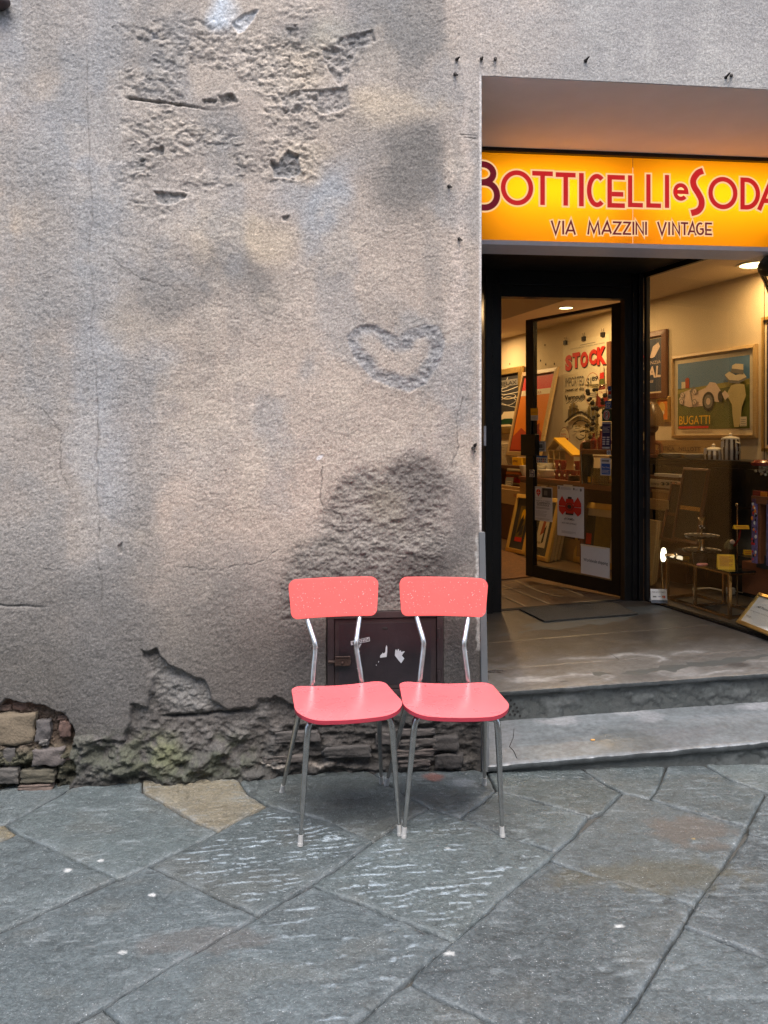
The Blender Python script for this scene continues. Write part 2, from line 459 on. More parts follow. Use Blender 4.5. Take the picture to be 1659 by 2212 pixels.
# ------------------------------------------------------------------ the plaster wall
def vc_mat(name, rough, fine, fbump, bdist, speck=0.0, wetrough=None, spec=.4, bstr=1.0):
    m, nt, b = new_mat(name); N, L = nt.nodes, nt.links
    at = N.new('ShaderNodeAttribute'); at.attribute_name = 'col'
    tc = N.new('ShaderNodeTexCoord')
    nz = N.new('ShaderNodeTexNoise'); nz.inputs['Scale'].default_value = fine; nz.inputs['Detail'].default_value = 4; nz.inputs['Roughness'].default_value = .65
    L.new(tc.outputs['Object'], nz.inputs['Vector'])
    mr = N.new('ShaderNodeMapRange'); mr.inputs['From Min'].default_value = .3; mr.inputs['From Max'].default_value = .7
    mr.inputs['To Min'].default_value = .72; mr.inputs['To Max'].default_value = 1.26
    L.new(nz.outputs['Fac'], mr.inputs['Value'])
    mu = N.new('ShaderNodeVectorMath'); mu.operation = 'SCALE'
    L.new(at.outputs['Color'], mu.inputs[0]); L.new(mr.outputs[0], mu.inputs['Scale'])
    colout = mu.outputs[0]
    if speck:
        n3 = N.new('ShaderNodeTexNoise'); n3.inputs['Scale'].default_value = 210; n3.inputs['Detail'].default_value = 2
        L.new(tc.outputs['Object'], n3.inputs['Vector'])
        cr = N.new('ShaderNodeMapRange'); cr.inputs['From Min'].default_value = .66; cr.inputs['From Max'].default_value = .74
        cr.inputs['To Max'].default_value = speck
        L.new(n3.outputs['Fac'], cr.inputs['Value'])
        mx = N.new('ShaderNodeMix'); mx.data_type = 'RGBA'; mx.inputs[7].default_value = (.42, .45, .47, 1)
        L.new(cr.outputs[0], mx.inputs[0]); L.new(colout, mx.inputs[6]); colout = mx.outputs[2]
    L.new(colout, b.inputs['Base Color'])
    b.inputs['Specular IOR Level'].default_value = spec
    if wetrough is None: b.inputs['Roughness'].default_value = rough
    else:
        aw = N.new('ShaderNodeAttribute'); aw.attribute_name = 'wet'
        m2 = N.new('ShaderNodeMapRange'); m2.inputs['To Min'].default_value = rough; m2.inputs['To Max'].default_value = wetrough
        L.new(aw.outputs['Fac'], m2.inputs['Value']); L.new(m2.outputs[0], b.inputs['Roughness'])
    n2 = N.new('ShaderNodeTexNoise'); n2.inputs['Scale'].default_value = fbump; n2.inputs['Detail'].default_value = 5; n2.inputs['Roughness'].default_value = .6
    L.new(tc.outputs['Object'], n2.inputs['Vector'])
    bp = N.new('ShaderNodeBump'); bp.inputs['Strength'].default_value = bstr; bp.inputs['Distance'].default_value = bdist
    L.new(n2.outputs['Fac'], bp.inputs['Height']); L.new(bp.outputs[0], b.inputs['Normal'])
    return m
M['plaster'] = vc_mat('roughcast_plaster', .92, 120, 260, .0020, spec=.2)
M['plainplaster'] = pm('reveal_plaster', (.36, .325, .30), .9, var=.1, scale=12, bump=.3, bscale=120)
M['soffit'] = pm('soffit_plaster', (.80, .765, .78), .85, var=.1, scale=5, bump=.3, bscale=90)
M['jambstone'] = pm('grey_jamb_stone', (.13, .138, .145), .6, var=.15, scale=14, bump=.15)
M['edgeplaster'] = pm('white_edge_plaster', (.50, .49, .46), .9, var=.15, scale=50, bump=.4)

OPX0, OPX1, OPZ = .747, 2.76, 2.825
def build_wall():
    g = .0036
    xs = np.concatenate([np.arange(-6, -1.9, .15), np.arange(-1.9, -1.3, .02), np.arange(-1.3, OPX0, g), [OPX0], np.arange(OPX0 + g, 2.12, g), np.arange(2.12, OPX1, .02), [OPX1], np.arange(OPX1 + .03, 3.2, .03), np.arange(3.2, 7, .2)])
    zs = np.concatenate([np.arange(-.06, OPZ - .001, g), [OPZ], np.arange(OPZ + g, 3.24, g), np.arange(3.24, 3.6, .02), np.arange(3.6, 9.2, .2)])
    X, Z = np.meshgrid(xs, zs)
    nx, nz_ = len(xs), len(zs)
    a = X * cT - DW * sT; d = X * sT + DW * cT
    px = CX + F * a / d; py = YH - F * (Z - EYE) / d
    # --- warped coordinates for ragged outlines
    wx = px + 16 * fbm(px / 70, py / 70, 3, 4); wy = py + 16 * fbm(px / 70, py / 70, 9, 4)
    ux = px + 34 * fbm(px / 160, py / 160, 13, 3); uy = py + 34 * fbm(px / 160, py / 160, 19, 3)
    big = fbm(X / .7, Z / .7, 21, 3); mid = fbm(X / .16, Z / .16, 22, 4)
    def E(cx, cy, rx, ry, soft=.5, ang=0, u=True):
        x, y = (ux, uy) if u else (wx, wy)
        dx, dy = x - cx, y - cy; c_, s_ = math.cos(ang), math.sin(ang)
        q = np.sqrt(((dx * c_ + dy * s_) / rx) ** 2 + ((-dx * s_ + dy * c_) / ry) ** 2)
        return 1 - sst(1 - soft, 1 + soft, q)
    def Pm(poly, soft=6, n=True):
        return 1 - sst(-soft, soft, sdf(poly, wx if n else px, wy if n else py))
    beige = np.array([.41, .347, .293]); col = np.ones(X.shape + (3,)) * beige
    def mixc(m, c, s=1.0):
        nonlocal col
        k = (np.clip(m, 0, 1) * s)[..., None]; col = col * (1 - k) + np.array(c) * k
    GREY = (.225, .215, .20); BLUE = (.325, .338, .350); DARK = (.175, .165, .152); YEL = (.50, .415, .315); PALE = (.46, .42, .38); LBL = (.42, .44, .465)
    mixc(sst(-.1, .9, mid), (.33, .295, .262), .45)
    mixc(sst(-.1, .8, big), (.37, .335, .30), .5)
    drip = fbm(px / 55, py / 620, 31, 4)
    mixc(sst(.0, .9, drip) * (1 - sst(800, 1300, py)), GREY, .30)
    mixc(sst(.05, .9, -drip) * (1 - sst(900, 1400, py)) * (1 - sst(300, 520, px)), BLUE, .5)
    # left bands, blue-grey wash
    for e, c, s in (
        ((215, 620, 48, 760, .7), BLUE, .75), ((130, 120, 55, 150, .6), GREY, .55), ((120, 330, 60, 120, .7), BLUE, .8), ((25, 150, 34, 110, .6), LBL, .5),
        ((165, 200, 20, 260, .7), BLUE, .5), ((300, 90, 60, 100, .6), GREY, .45), ((60, 350, 60, 200, .7), (.34, .30, .26), .4), ((75, 650, 50, 230, .7), GREY, .35),
        ((40, 500, 60, 60, .7), YEL, .3), ((95, 830, 60, 60, .7), BLUE, .35), ((210, 900, 42, 160, .7), LBL, .55), ((210, 560, 70, 120, .7), BLUE, .5),
        ((160, 40, 60, 60, .6), (.44, .37, .31), .6), ((420, 60, 120, 70, .6), GREY, .45), ((500, 55, 36, 38, .5), (.56, .62, .68), .85), ((630, 65, 50, 32, .6), GREY, .75),
        ((720, 70, 60, 40, .6), (.40, .38, .31), .5), ((860, 75, 95, 85, .45), GREY, .8), ((870, 300, 95, 130, .6), GREY, .45), ((865, 390, 78, 110, .55), DARK, .62),
        ((840, 245, 95, 45, .6), YEL, .6), ((820, 215, 40, 25, .6), YEL, .6), ((620, 140, 85, 62, .55), YEL, .75), ((560, 150, 60, 60, .7), PALE, .5),
        ((690, 440, 42, 110, .5, .35), BLUE, .85), ((655, 410, 60, 45, .6), BLUE, .6), ((735, 300, 60, 60, .6), GREY, .4), ((660, 325, 34, 40, .6), YEL, .7),
        ((500, 520, 125, 45, .55), YEL, .85), ((400, 470, 110, 70, .7), PALE, .45), ((470, 290, 70, 70, .6), GREY, .5), ((500, 345, 80, 40, .7), GREY, .35),
        ((500, 585, 100, 40, .5, .1), DARK, .75), ((555, 630, 38, 38, .6), DARK, .6), ((400, 620, 110, 40, .6), GREY, .5), ((335, 580, 40, 50, .6), GREY, .4),
        ((330, 660, 80, 40, .7), GREY, .4), ((700, 600, 60, 24, .6), GREY, .45), ((880, 690, 90, 40, .6), GREY, .25), ((280, 690, 60, 40, .6), YEL, .4),
        ((330, 800, 60, 80, .7), GREY, .35), ((360, 760, 40, 34, .7), BLUE, .4), ((570, 900, 60, 100, .8), PALE, .3), ((420, 1010, 70, 70, .8), PALE, .4),
        ((300, 860, 60, 160, .8), BLUE, .35), ((380, 1110, 60, 90, .8), (.50, .40, .33), .5), ((600, 1120, 120, 120, .8), (.50, .40, .33), .5), ((700, 780, 120, 200, .9), (.50, .415, .345), .5),
        ((275, 1130, 40, 120, .7), GREY, .6), ((240, 1240, 40, 100, .7), GREY, .5), ((60, 1100, 90, 200, .8), (.30, .275, .25), .4), ((470, 1250, 120, 60, .8), GREY, .3),
        ((990, 560, 14, 420, .6), (.55, .46, .39), .7), ((985, 900, 26, 240, .7), (.40, .35, .32), .4), ((1003, 980, 24, 260, .6), GREY, .5), ((940, 400, 16, 90, .7), (.54, .45, .37), .5)):
        mixc(E(*e), c, s)
    mixc(sst(730, 830, ux) * (1 - sst(950, 973, px + 5 * mid)) * sst(265, 345, uy) * (1 - sst(425, 505, uy)), DARK, .62)
    mixc(sst(740, 815, ux) * (1 - sst(950, 975, px + 5 * mid)) * (1 - sst(100, 165, uy)), GREY, .75)
    mixc(sst(.05, .7, fbm(px / 120, py / 150, 101, 4)) * (1 - sst(900, 1300, py)), (.285, .285, .282), .5)
    mixc(sst(.1, .7, fbm(px / 90, py / 90, 103, 4)), (.50, .43, .355), .35)
    mixc((1 - sst(180, 420, ux)) * sst(-.5, .5, mid + big), (.295, .288, .276), .55); mixc(sst(560, 900, uy) * (1 - sst(150, 380, ux)), (.29, .278, .265), .45)
    # upper right: smoother, greyer render over the shop
    ur = sst(950, 1010, px) * (1 - sst(150, 240, py)); ur2 = sst(1060, 1300, px + 60 * mid) * (1 - sst(200, 300, py))
    mixc(ur, (.43, .385, .345), .6); mixc(ur2, (.33, .322, .31), .9)
    mixc(sst(-.1, .7, fbm(px / 45, py / 200, 77, 4)) * ur2, (.40, .385, .36), .6)
    # --- relief
    rough = fbm(X / .0076, Z / .0068, 41, 3, .6); rough2 = fbm(X / .024, Z / .019, 43, 3); lump = fbm(X / .075, Z / .06, 44, 4)
    amp = .0010 * (1 - .55 * ur2) * (.75 + .35 * sst(-.6, .6, mid))
    D = .005 * big + .002 * mid + amp * rough + .0006 * rough2
    scaly = Pm([(262, 55), (420, 40), (560, 70), (640, 20), (760, 60), (775, 255), (700, 345), (620, 440), (470, 400), (330, 470), (262, 470)], 40)
    scaly *= sst(-.5, .35, fbm(px / 90, py / 60, 51, 3))
    flake = np.abs(fbm(X / .055, Z / .04, 52, 4)); flake = sst(.0, .45, flake)
    D += scaly * (.0045 * (flake - .6) + .0026 * rough2 + .0022 * fbm(X / .018, Z / .014, 57, 3))
    mixc(scaly * (1 - flake), (.20, .19, .178), .5)
    mixc(scaly * sst(.5, 1, flake), (.44, .39, .33), .35)
    # spalled hollows with sharp rims
    for pl, dep, c, s in (
        ([(585, 340), (600, 350), (617, 326), (640, 338), (645, 372), (622, 385), (593, 380)], .022, (.21, .215, .22), .85),
        ([(335, 410), (365, 408), (400, 422), (398, 434), (370, 440), (345, 432)], .018, (.20, .20, .195), .8),
        ([(318, 325), (350, 318), (356, 338), (330, 345)], .014, (.21, .205, .195), .7), ([(282, 345), (306, 340), (306, 372), (285, 370)], .010, (.25, .245, .23), .6),
        ([(470, 214), (500, 205), (512, 222), (480, 232)], .018, (.17, .155, .14), .8), ([(440, 216), (470, 222), (462, 232), (440, 230)], .014, (.17, .155, .14), .8),
        ([(690, 110), (745, 85), (812, 70), (815, 95), (765, 105), (748, 150), (735, 190), (718, 175), (700, 150)], .013, (.25, .24, .23), .6),
        ([(600, 205), (650, 195), (745, 190), (750, 240), (715, 250), (660, 225), (640, 250), (610, 250)], .011, (.27, .26, .25), .55),
        ([(500, 45), (530, 30), (558, 24), (545, 40), (525, 60), (508, 66)], .014, (.45, .50, .55), .6), ([(622, 60), (650, 60), (652, 92), (625, 84)], .008, (.20, .19, .18), .5),
        ([(606, 465), (622, 462), (618, 480), (608, 478)], .012, (.2, .19, .18), .7), ([(328, 80), (342, 78), (344, 94), (330, 96)], .008, (.25, .26, .28), .7),
        ([(258, 1180), (270, 1172), (272, 1196), (262, 1200)], .010, (.15, .14, .13), .7)):
        sd_ = sdf(pl, wx * .55 + px * .45, wy * .55 + py * .45); m = 1 - sst(-3.5, 1.5, sd_)
        D -= m * dep * .62 - .002 * np.exp(-(sd_ / 7) ** 2) ; mixc(m, [q * 1.1 for q in c], s * .85); D += m * .004 * rough2
    # horizontal crack and the long vertical one
    ln = np.exp(-((py - (214 + (px - 275) * .13) - 3 * mid) / 2.6) ** 2) * sst(265, 285, px) * (1 - sst(385, 480, px)); D -= ln * .012; mixc(ln, (.12, .11, .10), .7)
    lv = np.exp(-((px - (188 + .024 * (py - 150)) - 7 * fbm(px / 300, py / 90, 63, 3)) / 1.6) ** 2) * sst(60, 160, py) * (1 - sst(1250, 1500, py)); D -= lv * .004 * sst(-.3, .3, fbm(px / 20, py / 40, 61, 2)); mixc(lv, (.17, .165, .16), .5 )
    lb = np.exp(-((px - (262 + .004 * py)) / 7) ** 2) * (1 - sst(560, 700, py)) * sst(130, 260, py); D += lb * .004 * sst(-.2, .4, mid)
    lh = np.exp(-((py - 1306 - .02 * px - 4 * mid) / 2) ** 2) * (1 - sst(60, 120, px)); D -= lh * .006; mixc(lh, (.10, .10, .10), .6)
    # heart-shaped scar
    heart = [(745, 727), (775, 704), (815, 703), (848, 722), (866, 728), (885, 708), (918, 696), (948, 700), (960, 735), (952, 786), (922, 826), (882, 846), (840, 838), (802, 818), (764, 776)]
    hd = sdf(heart, wx * .35 + px * .65, wy * .35 + py * .65)
    ring = sst(-38, -14, hd + 9 * mid) * (1 - sst(-4, 3, hd)) * (.8 + .2 * sst(-.9, .1, fbm(px / 26, py / 26, 91, 3))); D -= ring * .0022 - .0008 * np.exp(-((hd - 3) / 4) ** 2); D += ring * .0035 * rough2
    mixc(ring, (.245, .248, .255), .75); mixc(1 - sst(-40, -25, hd), (.44, .37, .31), .5)
    fl = np.exp(-((px - 855 - 2 * mid) / 2) ** 2) * sst(690, 705, py) * (1 - sst(735, 760, py)); mixc(fl, (.2, .2, .2), .4); D -= fl * .001
    mixc(E(680, 1004, 9, 4, .3, -.1, False), (.66, .66, .66), .9)
    # dark rough patch behind the chairs
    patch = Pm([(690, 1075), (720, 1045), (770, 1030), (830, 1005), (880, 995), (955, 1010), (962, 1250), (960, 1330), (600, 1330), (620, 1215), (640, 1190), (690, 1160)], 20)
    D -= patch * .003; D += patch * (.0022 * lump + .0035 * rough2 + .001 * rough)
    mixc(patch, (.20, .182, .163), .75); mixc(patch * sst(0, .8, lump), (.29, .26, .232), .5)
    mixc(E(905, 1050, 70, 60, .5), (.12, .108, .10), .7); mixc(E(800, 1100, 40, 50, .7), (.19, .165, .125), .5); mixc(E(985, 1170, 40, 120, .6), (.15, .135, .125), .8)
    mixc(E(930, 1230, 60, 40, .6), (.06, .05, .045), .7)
    # damp grime climbing from the ground
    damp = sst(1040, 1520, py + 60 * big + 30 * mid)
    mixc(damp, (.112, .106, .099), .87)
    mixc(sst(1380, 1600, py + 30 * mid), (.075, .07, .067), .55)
    mixc(E(620, 1420, 120, 120, .8), (.10, .082, .076), .55); mixc(E(1000, 1420, 60, 150, .6), (.072, .064, .060), .75); mixc(E(950, 1560, 60, 80, .6), (.06, .053, .05), .6)
    mixc(E(250, 1450, 60, 150, .8), (.16, .155, .15), .5); mixc(E(60, 1440, 120, 60, .8), (.13, .125, .115), .4)
    # lost plaster: lower rough coat
    coat = Pm([(308, 1410), (345, 1405), (365, 1440), (440, 1476), (462, 1512), (512, 1532), (545, 1520), (590, 1514), (640, 1530), (720, 1545), (905, 1560), (1050, 1560), (1050, 1740), (0, 1740), (0, 1690), (165, 1600), (200, 1620), (268, 1608), (275, 1530), (325, 1530), (318, 1460)], 4)
    D -= coat * .020; D += coat * (.007 * lump + .0045 * rough2)
    mixc(coat, (.082, .076, .071), .65); mixc(coat * sst(-.2, .7, lump), (.145, .138, .130), .5)
    mixc(E(400, 1490, 90, 50, .6) * coat, (.24, .235, .225), .6)
    ledge = np.exp(-((py - 1548 + .06 * (px - 400) - 5 * mid) / 4) ** 2) * sst(330, 370, px) * (1 - sst(500, 560, px)); D -= ledge * .02; mixc(ledge, (.03, .03, .03), .6)
    # rubble foot, bulging outward, with moss
    foot = sst(1585, 1650, py + 22 * lump + 14 * big)
    D += foot * (.018 + .014 * lump) * (1 - sst(540, 700, px)) + foot * .010 * lump
    strata = fbm(X / .16, Z / .026, 66, 3); st = sst(520, 640, px) * sst(1530, 1570, py) ; D += st * .009 * strata
    mixc(st * sst(.1, .6, -strata), (.03, .027, .025), .7); mixc(st * sst(.1, .7, strata), (.17, .15, .135), .5)
    mixc(foot, (.062, .062, .058), .65); mixc(sst(560, 640, px) * sst(1500, 1560, py), (.055, .050, .046), .6)
    for e, s in (((300, 1640, 150, 50, .7), .75), ((470, 1650, 80, 45, .7), .6), ((95, 1660, 80, 40, .7), .6), ((520, 1625, 50, 30, .7), .5)):
        mixc(E(*e) * sst(-.55, .5, fbm(X / .035, Z / .035, 70, 4)), (.066, .076, .05), s * .75)
    mixc(E(330, 1620, 60, 26, .8) * sst(-.2, .6, lump), (.14, .15, .07), .5)
    vein = np.exp(-((py - 1655 - 9 * fbm(px / 30, py / 300, 71, 2)) / 3) ** 2) * sst(545, 565, px) * (1 - sst(700, 740, px)); mixc(vein, (.33, .29, .25), .7); D += vein * .006
    # cavity with loose stones, far left
    cav = Pm([(-60, 1505), (0, 1512), (50, 1508), (85, 1518), (118, 1530), (152, 1552), (158, 1580), (150, 1625), (165, 1660), (150, 1705), (-60, 1720)], 3)
    D -= cav * .034; D += cav * (.009 * lump + .006 * rough2 + .004 * rough); mixc(cav, (.10, .068, .05), .75); mixc(cav * sst(1600, 1640, py), (.06, .068, .045), .7)
    rim = np.exp(-((py - 1520) / 12) ** 2) * cav; mixc(rim, (.15, .075, .05), .6)
    def crack(P, w, dep):
        nonlocal D
        P = np.array(P, float); d_ = np.full(X.shape, 1e9); xx = px + 4 * fbm(px / 14, py / 14, 121, 3); yy = py + 4 * fbm(px / 14, py / 14, 122, 3)
        for a_, b_ in zip(P[:-1], P[1:]):
            e = b_ - a_; t = np.clip(((xx - a_[0]) * e[0] + (yy - a_[1]) * e[1]) / (e @ e), 0, 1); d_ = np.minimum(d_, np.hypot(xx - a_[0] - e[0] * t, yy - a_[1] - e[1] * t))
        k = np.exp(-(d_ / w) ** 2); D = D - k * dep; mixc(k, (.09, .085, .08), .75)
    crack([(700, 1010), (694, 1040), (690, 1075), (700, 1100), (735, 1110), (745, 1160)], 1.5, .003)
    crack([(240, 560), (300, 600), (340, 612), (420, 640)], 1.1, .002); crack([(600, 1185), (560, 1215), (470, 1230), (380, 1225)], 1.0, .002)
    crack([(1000, 860), (985, 905), (990, 960), (975, 1010)], 1.1, .002); crack([(90, 880), (130, 930), (128, 1010), (150, 1060)], 1.0, .002)
    # hatch niche
    nic = (X > .118) & (X < .588) & (Z > .318) & (Z < .652)
    D = np.where(nic, -.03, D)
    # near-black band low along the ground line
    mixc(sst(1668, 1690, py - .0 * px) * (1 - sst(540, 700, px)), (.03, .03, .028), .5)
    # clean white plaster edge by the jamb
    we = sst(1026, 1030, px + 4 * fbm(px / 30, py / 16, 80, 3)) * sst(1150, 1165, py) * (1 - sst(1395, 1410, py)); mixc(we, (.46, .45, .43), .85)
    we = sst(1034, 1037, px) * (1 - sst(1140, 1150, py)) * sst(150, 170, py) * (1 - sst(1037.5, 1060, px)); mixc(we, (.62, .59, .56), .8)
    fade = sst(-1.25, -1.7, X) + sst(2.2, 2.6, X) + sst(3.25, 3.6, Z)
    D = D * (1 - .8 * np.clip(fade, 0, 1))
    pit = sst(.62, .8, fbm(X / .017, Z / .015, 111, 2)) * (1 - .7 * ur2); D -= .0009 * pit
    grain = np.random.RandomState(2).uniform(-1, 1, X.shape); grain2 = fbm(X / .0068, Z / .0068, 97, 2)
    col = col * (1 + .16 * grain + .12 * grain2 * (1 - .4 * ur2))[..., None]; D = D + .00035 * grain
    D = np.clip(D, -.075, .05)
    ed = sst(.04, .0, np.abs(X - OPX0)) * (Z < OPZ + .03); D = D * (1 - .7 * ed)
    verts = np.stack([X, -D, Z], -1).reshape(-1, 3)
    ii, jj = np.meshgrid(np.arange(nz_ - 1), np.arange(nx - 1), indexing='ij')
    cxm = (xs[:-1] + xs[1:]) / 2; czm = (zs[:-1] + zs[1:]) / 2
    keep = ~((cxm[None, :] > OPX0) & (cxm[None, :] < OPX1) & (czm[:, None] < OPZ))
    keep &= ~((cxm[None, :] > .14) & (cxm[None, :] < .565) & (czm[:, None] > .34) & (czm[:, None] < .63))
    i, j = ii[keep], jj[keep]
    q = np.stack([i * nx + j, i * nx + j + 1, (i + 1) * nx + j + 1, (i + 1) * nx + j], -1)
    used = np.zeros(len(verts), bool); used[q.ravel()] = True
    remap = np.cumsum(used) - 1
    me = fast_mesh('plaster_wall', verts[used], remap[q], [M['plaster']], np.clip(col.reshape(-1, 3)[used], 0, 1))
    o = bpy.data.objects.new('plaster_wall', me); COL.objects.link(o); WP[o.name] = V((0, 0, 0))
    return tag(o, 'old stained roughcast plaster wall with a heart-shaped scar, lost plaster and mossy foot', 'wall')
wall = build_wall()
mb = MB()
mb.box((-6, .07, -.1), (OPX0 - .004, .34, 9)); mb.box((OPX0 - .004, .07, OPZ + .03), (OPX1 + .004, .34, 9)); mb.box((OPX1 + .004, .07, -.1), (7, .34, 9))
mb.put('wall_core', M['plainplaster'], wall)
mb = MB(); mb.quad((OPX0 + .001, .002, 1.0), (OPX0 + .001, .34, 1.0), (OPX0 + .001, .34, OPZ), (OPX0 + .001, .002, OPZ))
mb.box((OPX0 - .02, .062, -.05), (OPX0 + .002, .3, OPZ)); mb.put('reveal', M['plainplaster'], wall)
# soffit over the shopfront
mb = MB(); mb.box((OPX0 - .003, .004, OPZ), (OPX1 + .003, 1.0, OPZ + .05)); mb.put('soffit', M['soffit'], wall)

# stones and bricks showing where the plaster fell off
def rock(x0, x1, y0, y1, depth, proud, col, seed, nm='stone', rough=.9):
    a, b = onY((x0, y1), 0), onY((x1, y0), 0)
    c = V(((a.x + b.x) / 2, -proud + depth / 2, (a.z + b.z) / 2)); h = V(((b.x - a.x) / 2, depth / 2, (b.z - a.z) / 2))
    bm = bmesh.new(); bmesh.ops.create_cube(bm, size=2)
    bmesh.ops.subdivide_edges(bm, edges=bm.edges, cuts=9, use_grid_fill=True)
    rr = random.Random(seed); o3 = [rr.uniform(0, 99) for _ in range(3)]
    from mathutils import noise as mn
    for v in bm.verts:
        p = v.co.copy(); l = max(abs(p.x), abs(p.y), abs(p.z)); sph = p.normalized() * 1.18
        p = p.lerp(sph, .13)
        n = mn.noise(V((p.x * 1.3 + o3[0], p.y * 1.3 + o3[1], p.z * 1.3 + o3[2]))); n2 = mn.noise(V((p.x * 4 + o3[1], p.y * 4, p.z * 4 + o3[2])))
        n3 = mn.noise(V((p.x * 9, p.y * 9 + o3[2], p.z * 9 + o3[0])))
        p *= 1 + .16 * n + .10 * n2 + .05 * n3
        v.co = V((p.x * h.x, p.y * h.y, p.z * h.z))
    me = bpy.data.meshes.new(nm); bm.to_mesh(me); bm.free()
    me.polygons.foreach_set('use_smooth', [True] * len(me.polygons))
    me.materials.append(pm(nm + '_surface', col, rough, var=.35, scale=40, bump=.8, bscale=110))
    place(nm, me, c, wall)
def zc(x, y): return (.16275 * x, 1501 + .16275 * y)
for k, (a, b, c_, d, dep, pr, colr, nm) in enumerate((
    (-140, 440, 265, 690, .06, -.005, (.27, .21, .13), 'stone'), (455, 650, 360, 640, .06, -.004, (.12, .115, .12), 'stone'), (770, 925, 365, 590, .05, .0, (.17, .085, .065), 'brick'),
    (425, 845, 715, 945, .07, .012, (.15, .13, .125), 'stone'), (815, 1005, 795, 890, .05, .0, (.17, .10, .09), 'brick'), (270, 725, 985, 1170, .08, .018, (.085, .08, .045), 'stone'),
    (250, 690, 1175, 1300, .08, .03, (.13, .085, .065), 'stone'), (505, 625, 610, 690, .05, .004, (.15, .145, .14), 'stone'), (740, 950, 290, 365, .05, -.012, (.16, .085, .06), 'brick'),
    (130, 420, 120, 235, .05, -.016, (.20, .10, .07), 'brick'), (-80, 120, 160, 250, .05, -.016, (.18, .10, .07), 'brick'), (-140, 190, 720, 960, .06, .002, (.075, .075, .075), 'stone'),
    (-120, 240, 980, 1200, .07, .012, (.085, .085, .08), 'stone'))):
    p, q = zc(a, c_), zc(b, d); rock(p[0], q[0], p[1], q[1], dep, pr - .012 + (.006 if k in (0, 3) else 0), tuple(.6 * c * .8 + .4 * q for c, q in zip(colr, (.105, .092, .082))), 100 + k, nm)
for k, (a, b, c_, d, colr, nm) in enumerate(((858, 938, 1574, 1592, (.115, .10, .092), 'brick'), (866, 944, 1596, 1615, (.10, .088, .08), 'brick'), (856, 940, 1619, 1637, (.12, .10, .09), 'brick'), (862, 930, 1641, 1658, (.09, .075, .068), 'brick'),
    (596, 690, 1580, 1606, (.10, .09, .083), 'stone'), (700, 800, 1612, 1640, (.085, .078, .072), 'stone'), (570, 660, 1632, 1650, (.11, .095, .085), 'stone'), (812, 850, 1585, 1610, (.09, .08, .075), 'stone'),
    (935, 990, 1590, 1625, (.06, .054, .05), 'stone'), (940, 1000, 1630, 1662, (.055, .05, .047), 'stone'))):
    rock(a, b, c_, d, .06, -.001, tuple(c * .9 for c in colr), 150 + k, nm)
# nails and stubs left in the plaster
for (x, y, dx, dy) in ((987, 128, 6, -5), (983, 160, 6, 2), (1040, 127, 3, -4), (1070, 127, 2, 2), (1265, 131, 8, -9), (1568, 167, 9, -10), (1580, 163, 2, 1), (970, 402, 6, 2), (992, 516, 6, 3), (1022, 968, 4, 8), (1026, 962, 3, -4)):
    a, b = onY((x, y), -.004), onY((x + dx, y + dy), -.03)
    mb = MB(); mb.tube([a + V((0, .02, 0)), a, b], [.005, .0055, .003], 7); mb.ball(a, .0075, 8, 6); mb.put('nail', M['nail'], wall, smooth=True)
for (x, y, x2, y2) in ((993, 289, 1030, 292), (1003, 296, 1028, 298)):
    a, b = onY((x, y), -.0035), onY((x2, y2), -.0035); mb = MB(); mb.tube([a, b], [.0012, .0008], 6); mb.put('scratch_wire', M['nail'], wall)
# rounded pipe bracket, top left corner of the view
br = thing('pipe_bracket', 'dark grey rounded pipe end fixed high on the plaster wall', 'pipe', onY((0, 5), 0))
c0 = onY((-2, 4), -.03)
mb = MB(); mb.ball(c0, .032, 16, 10, 0, (1.3, 1, .8)); mb.put('pipe_cap', M['ironframe'], br, smooth=True)
mb = MB(); mb.tube([c0 + V((0, .06, 0)), c0], .02, 12); mb.tube([c0, c0 + V((-.35, 0, .06))], .018, 12); mb.put('pipe', M['ironframe'], br, smooth=True)
# grey stone lining at the foot of the opening's corner
mb = MB()
a, b, c_, d = onY((1035, 1150), -.012), onY((1048, 1150), -.012), onY((1058, 1668), -.012), onY((1043, 1668), -.012)
mb.prism([d, c_, b, a], (0, .28, 0)); mb.put('jamb_strip', M['jambstone'], wall, bevel=.002)

# ------------------------------------------------------------------ opposite side of the street (light falls between the two fronts)
opp = thing('street_facade', 'plain pale plaster house front with shuttered windows across the street', 'building', (0, -7.2, 0))
M['opp'] = pm('pale_plaster', (.72, .67, .60), .9, var=.2, scale=2, bump=.3, bscale=60)
M['shutter'] = pm('green_shutter', (.05, .075, .05), .6, var=.2)
mb = MB(); mb.box((-14, -7.9, -.1), (14, -7.2, 6.6)); mb.put('facade_wall', M['opp'], opp)
for x in (-9, -6, -3, 0, 3, 6, 9):
    for z in (1.0, 4.4):
        mb = MB(); mb.box((x - .5, -7.2, z), (x + .5, -7.15, z + 1.6)); mb.put('shutter', M['shutter'], opp)

# ------------------------------------------------------------------ paving
M['joint'] = pm('joint_dirt', (.055, .055, .05), .9, var=.8, scale=9, bump=.6, bscale=80)
mb = MB(); xs_ = [-60, .35, .75, 3.0, 60]
for a_, b_ in zip(xs_[:-1], xs_[1:]):
    za, zb_ = gz(min(a_, 3)) - .021, gz(min(b_, 3)) - .021
    mb.quad((a_, -60, za), (b_, -60, zb_), (b_, .35, zb_), (a_, .35, za))
pav = mb.put('pavement', M['joint']); tag(pav, kind='structure')
M['slab'] = vc_mat('wet_flagstone', .50, 110, 140, .004, .9, .13, .5, 1.0)
WALLPTS = 1700
SL = []
def S(pts, col, ridge=0, speck=0): SL.append((pts, col, ridge, speck))
G0 = (.072, .083, .084)
S([r1(-90, 270), r1(330, 262), r1(260, 300), r1(197, 333), r1(22, 428), r1(-90, 440)], (.10, .115, .112))
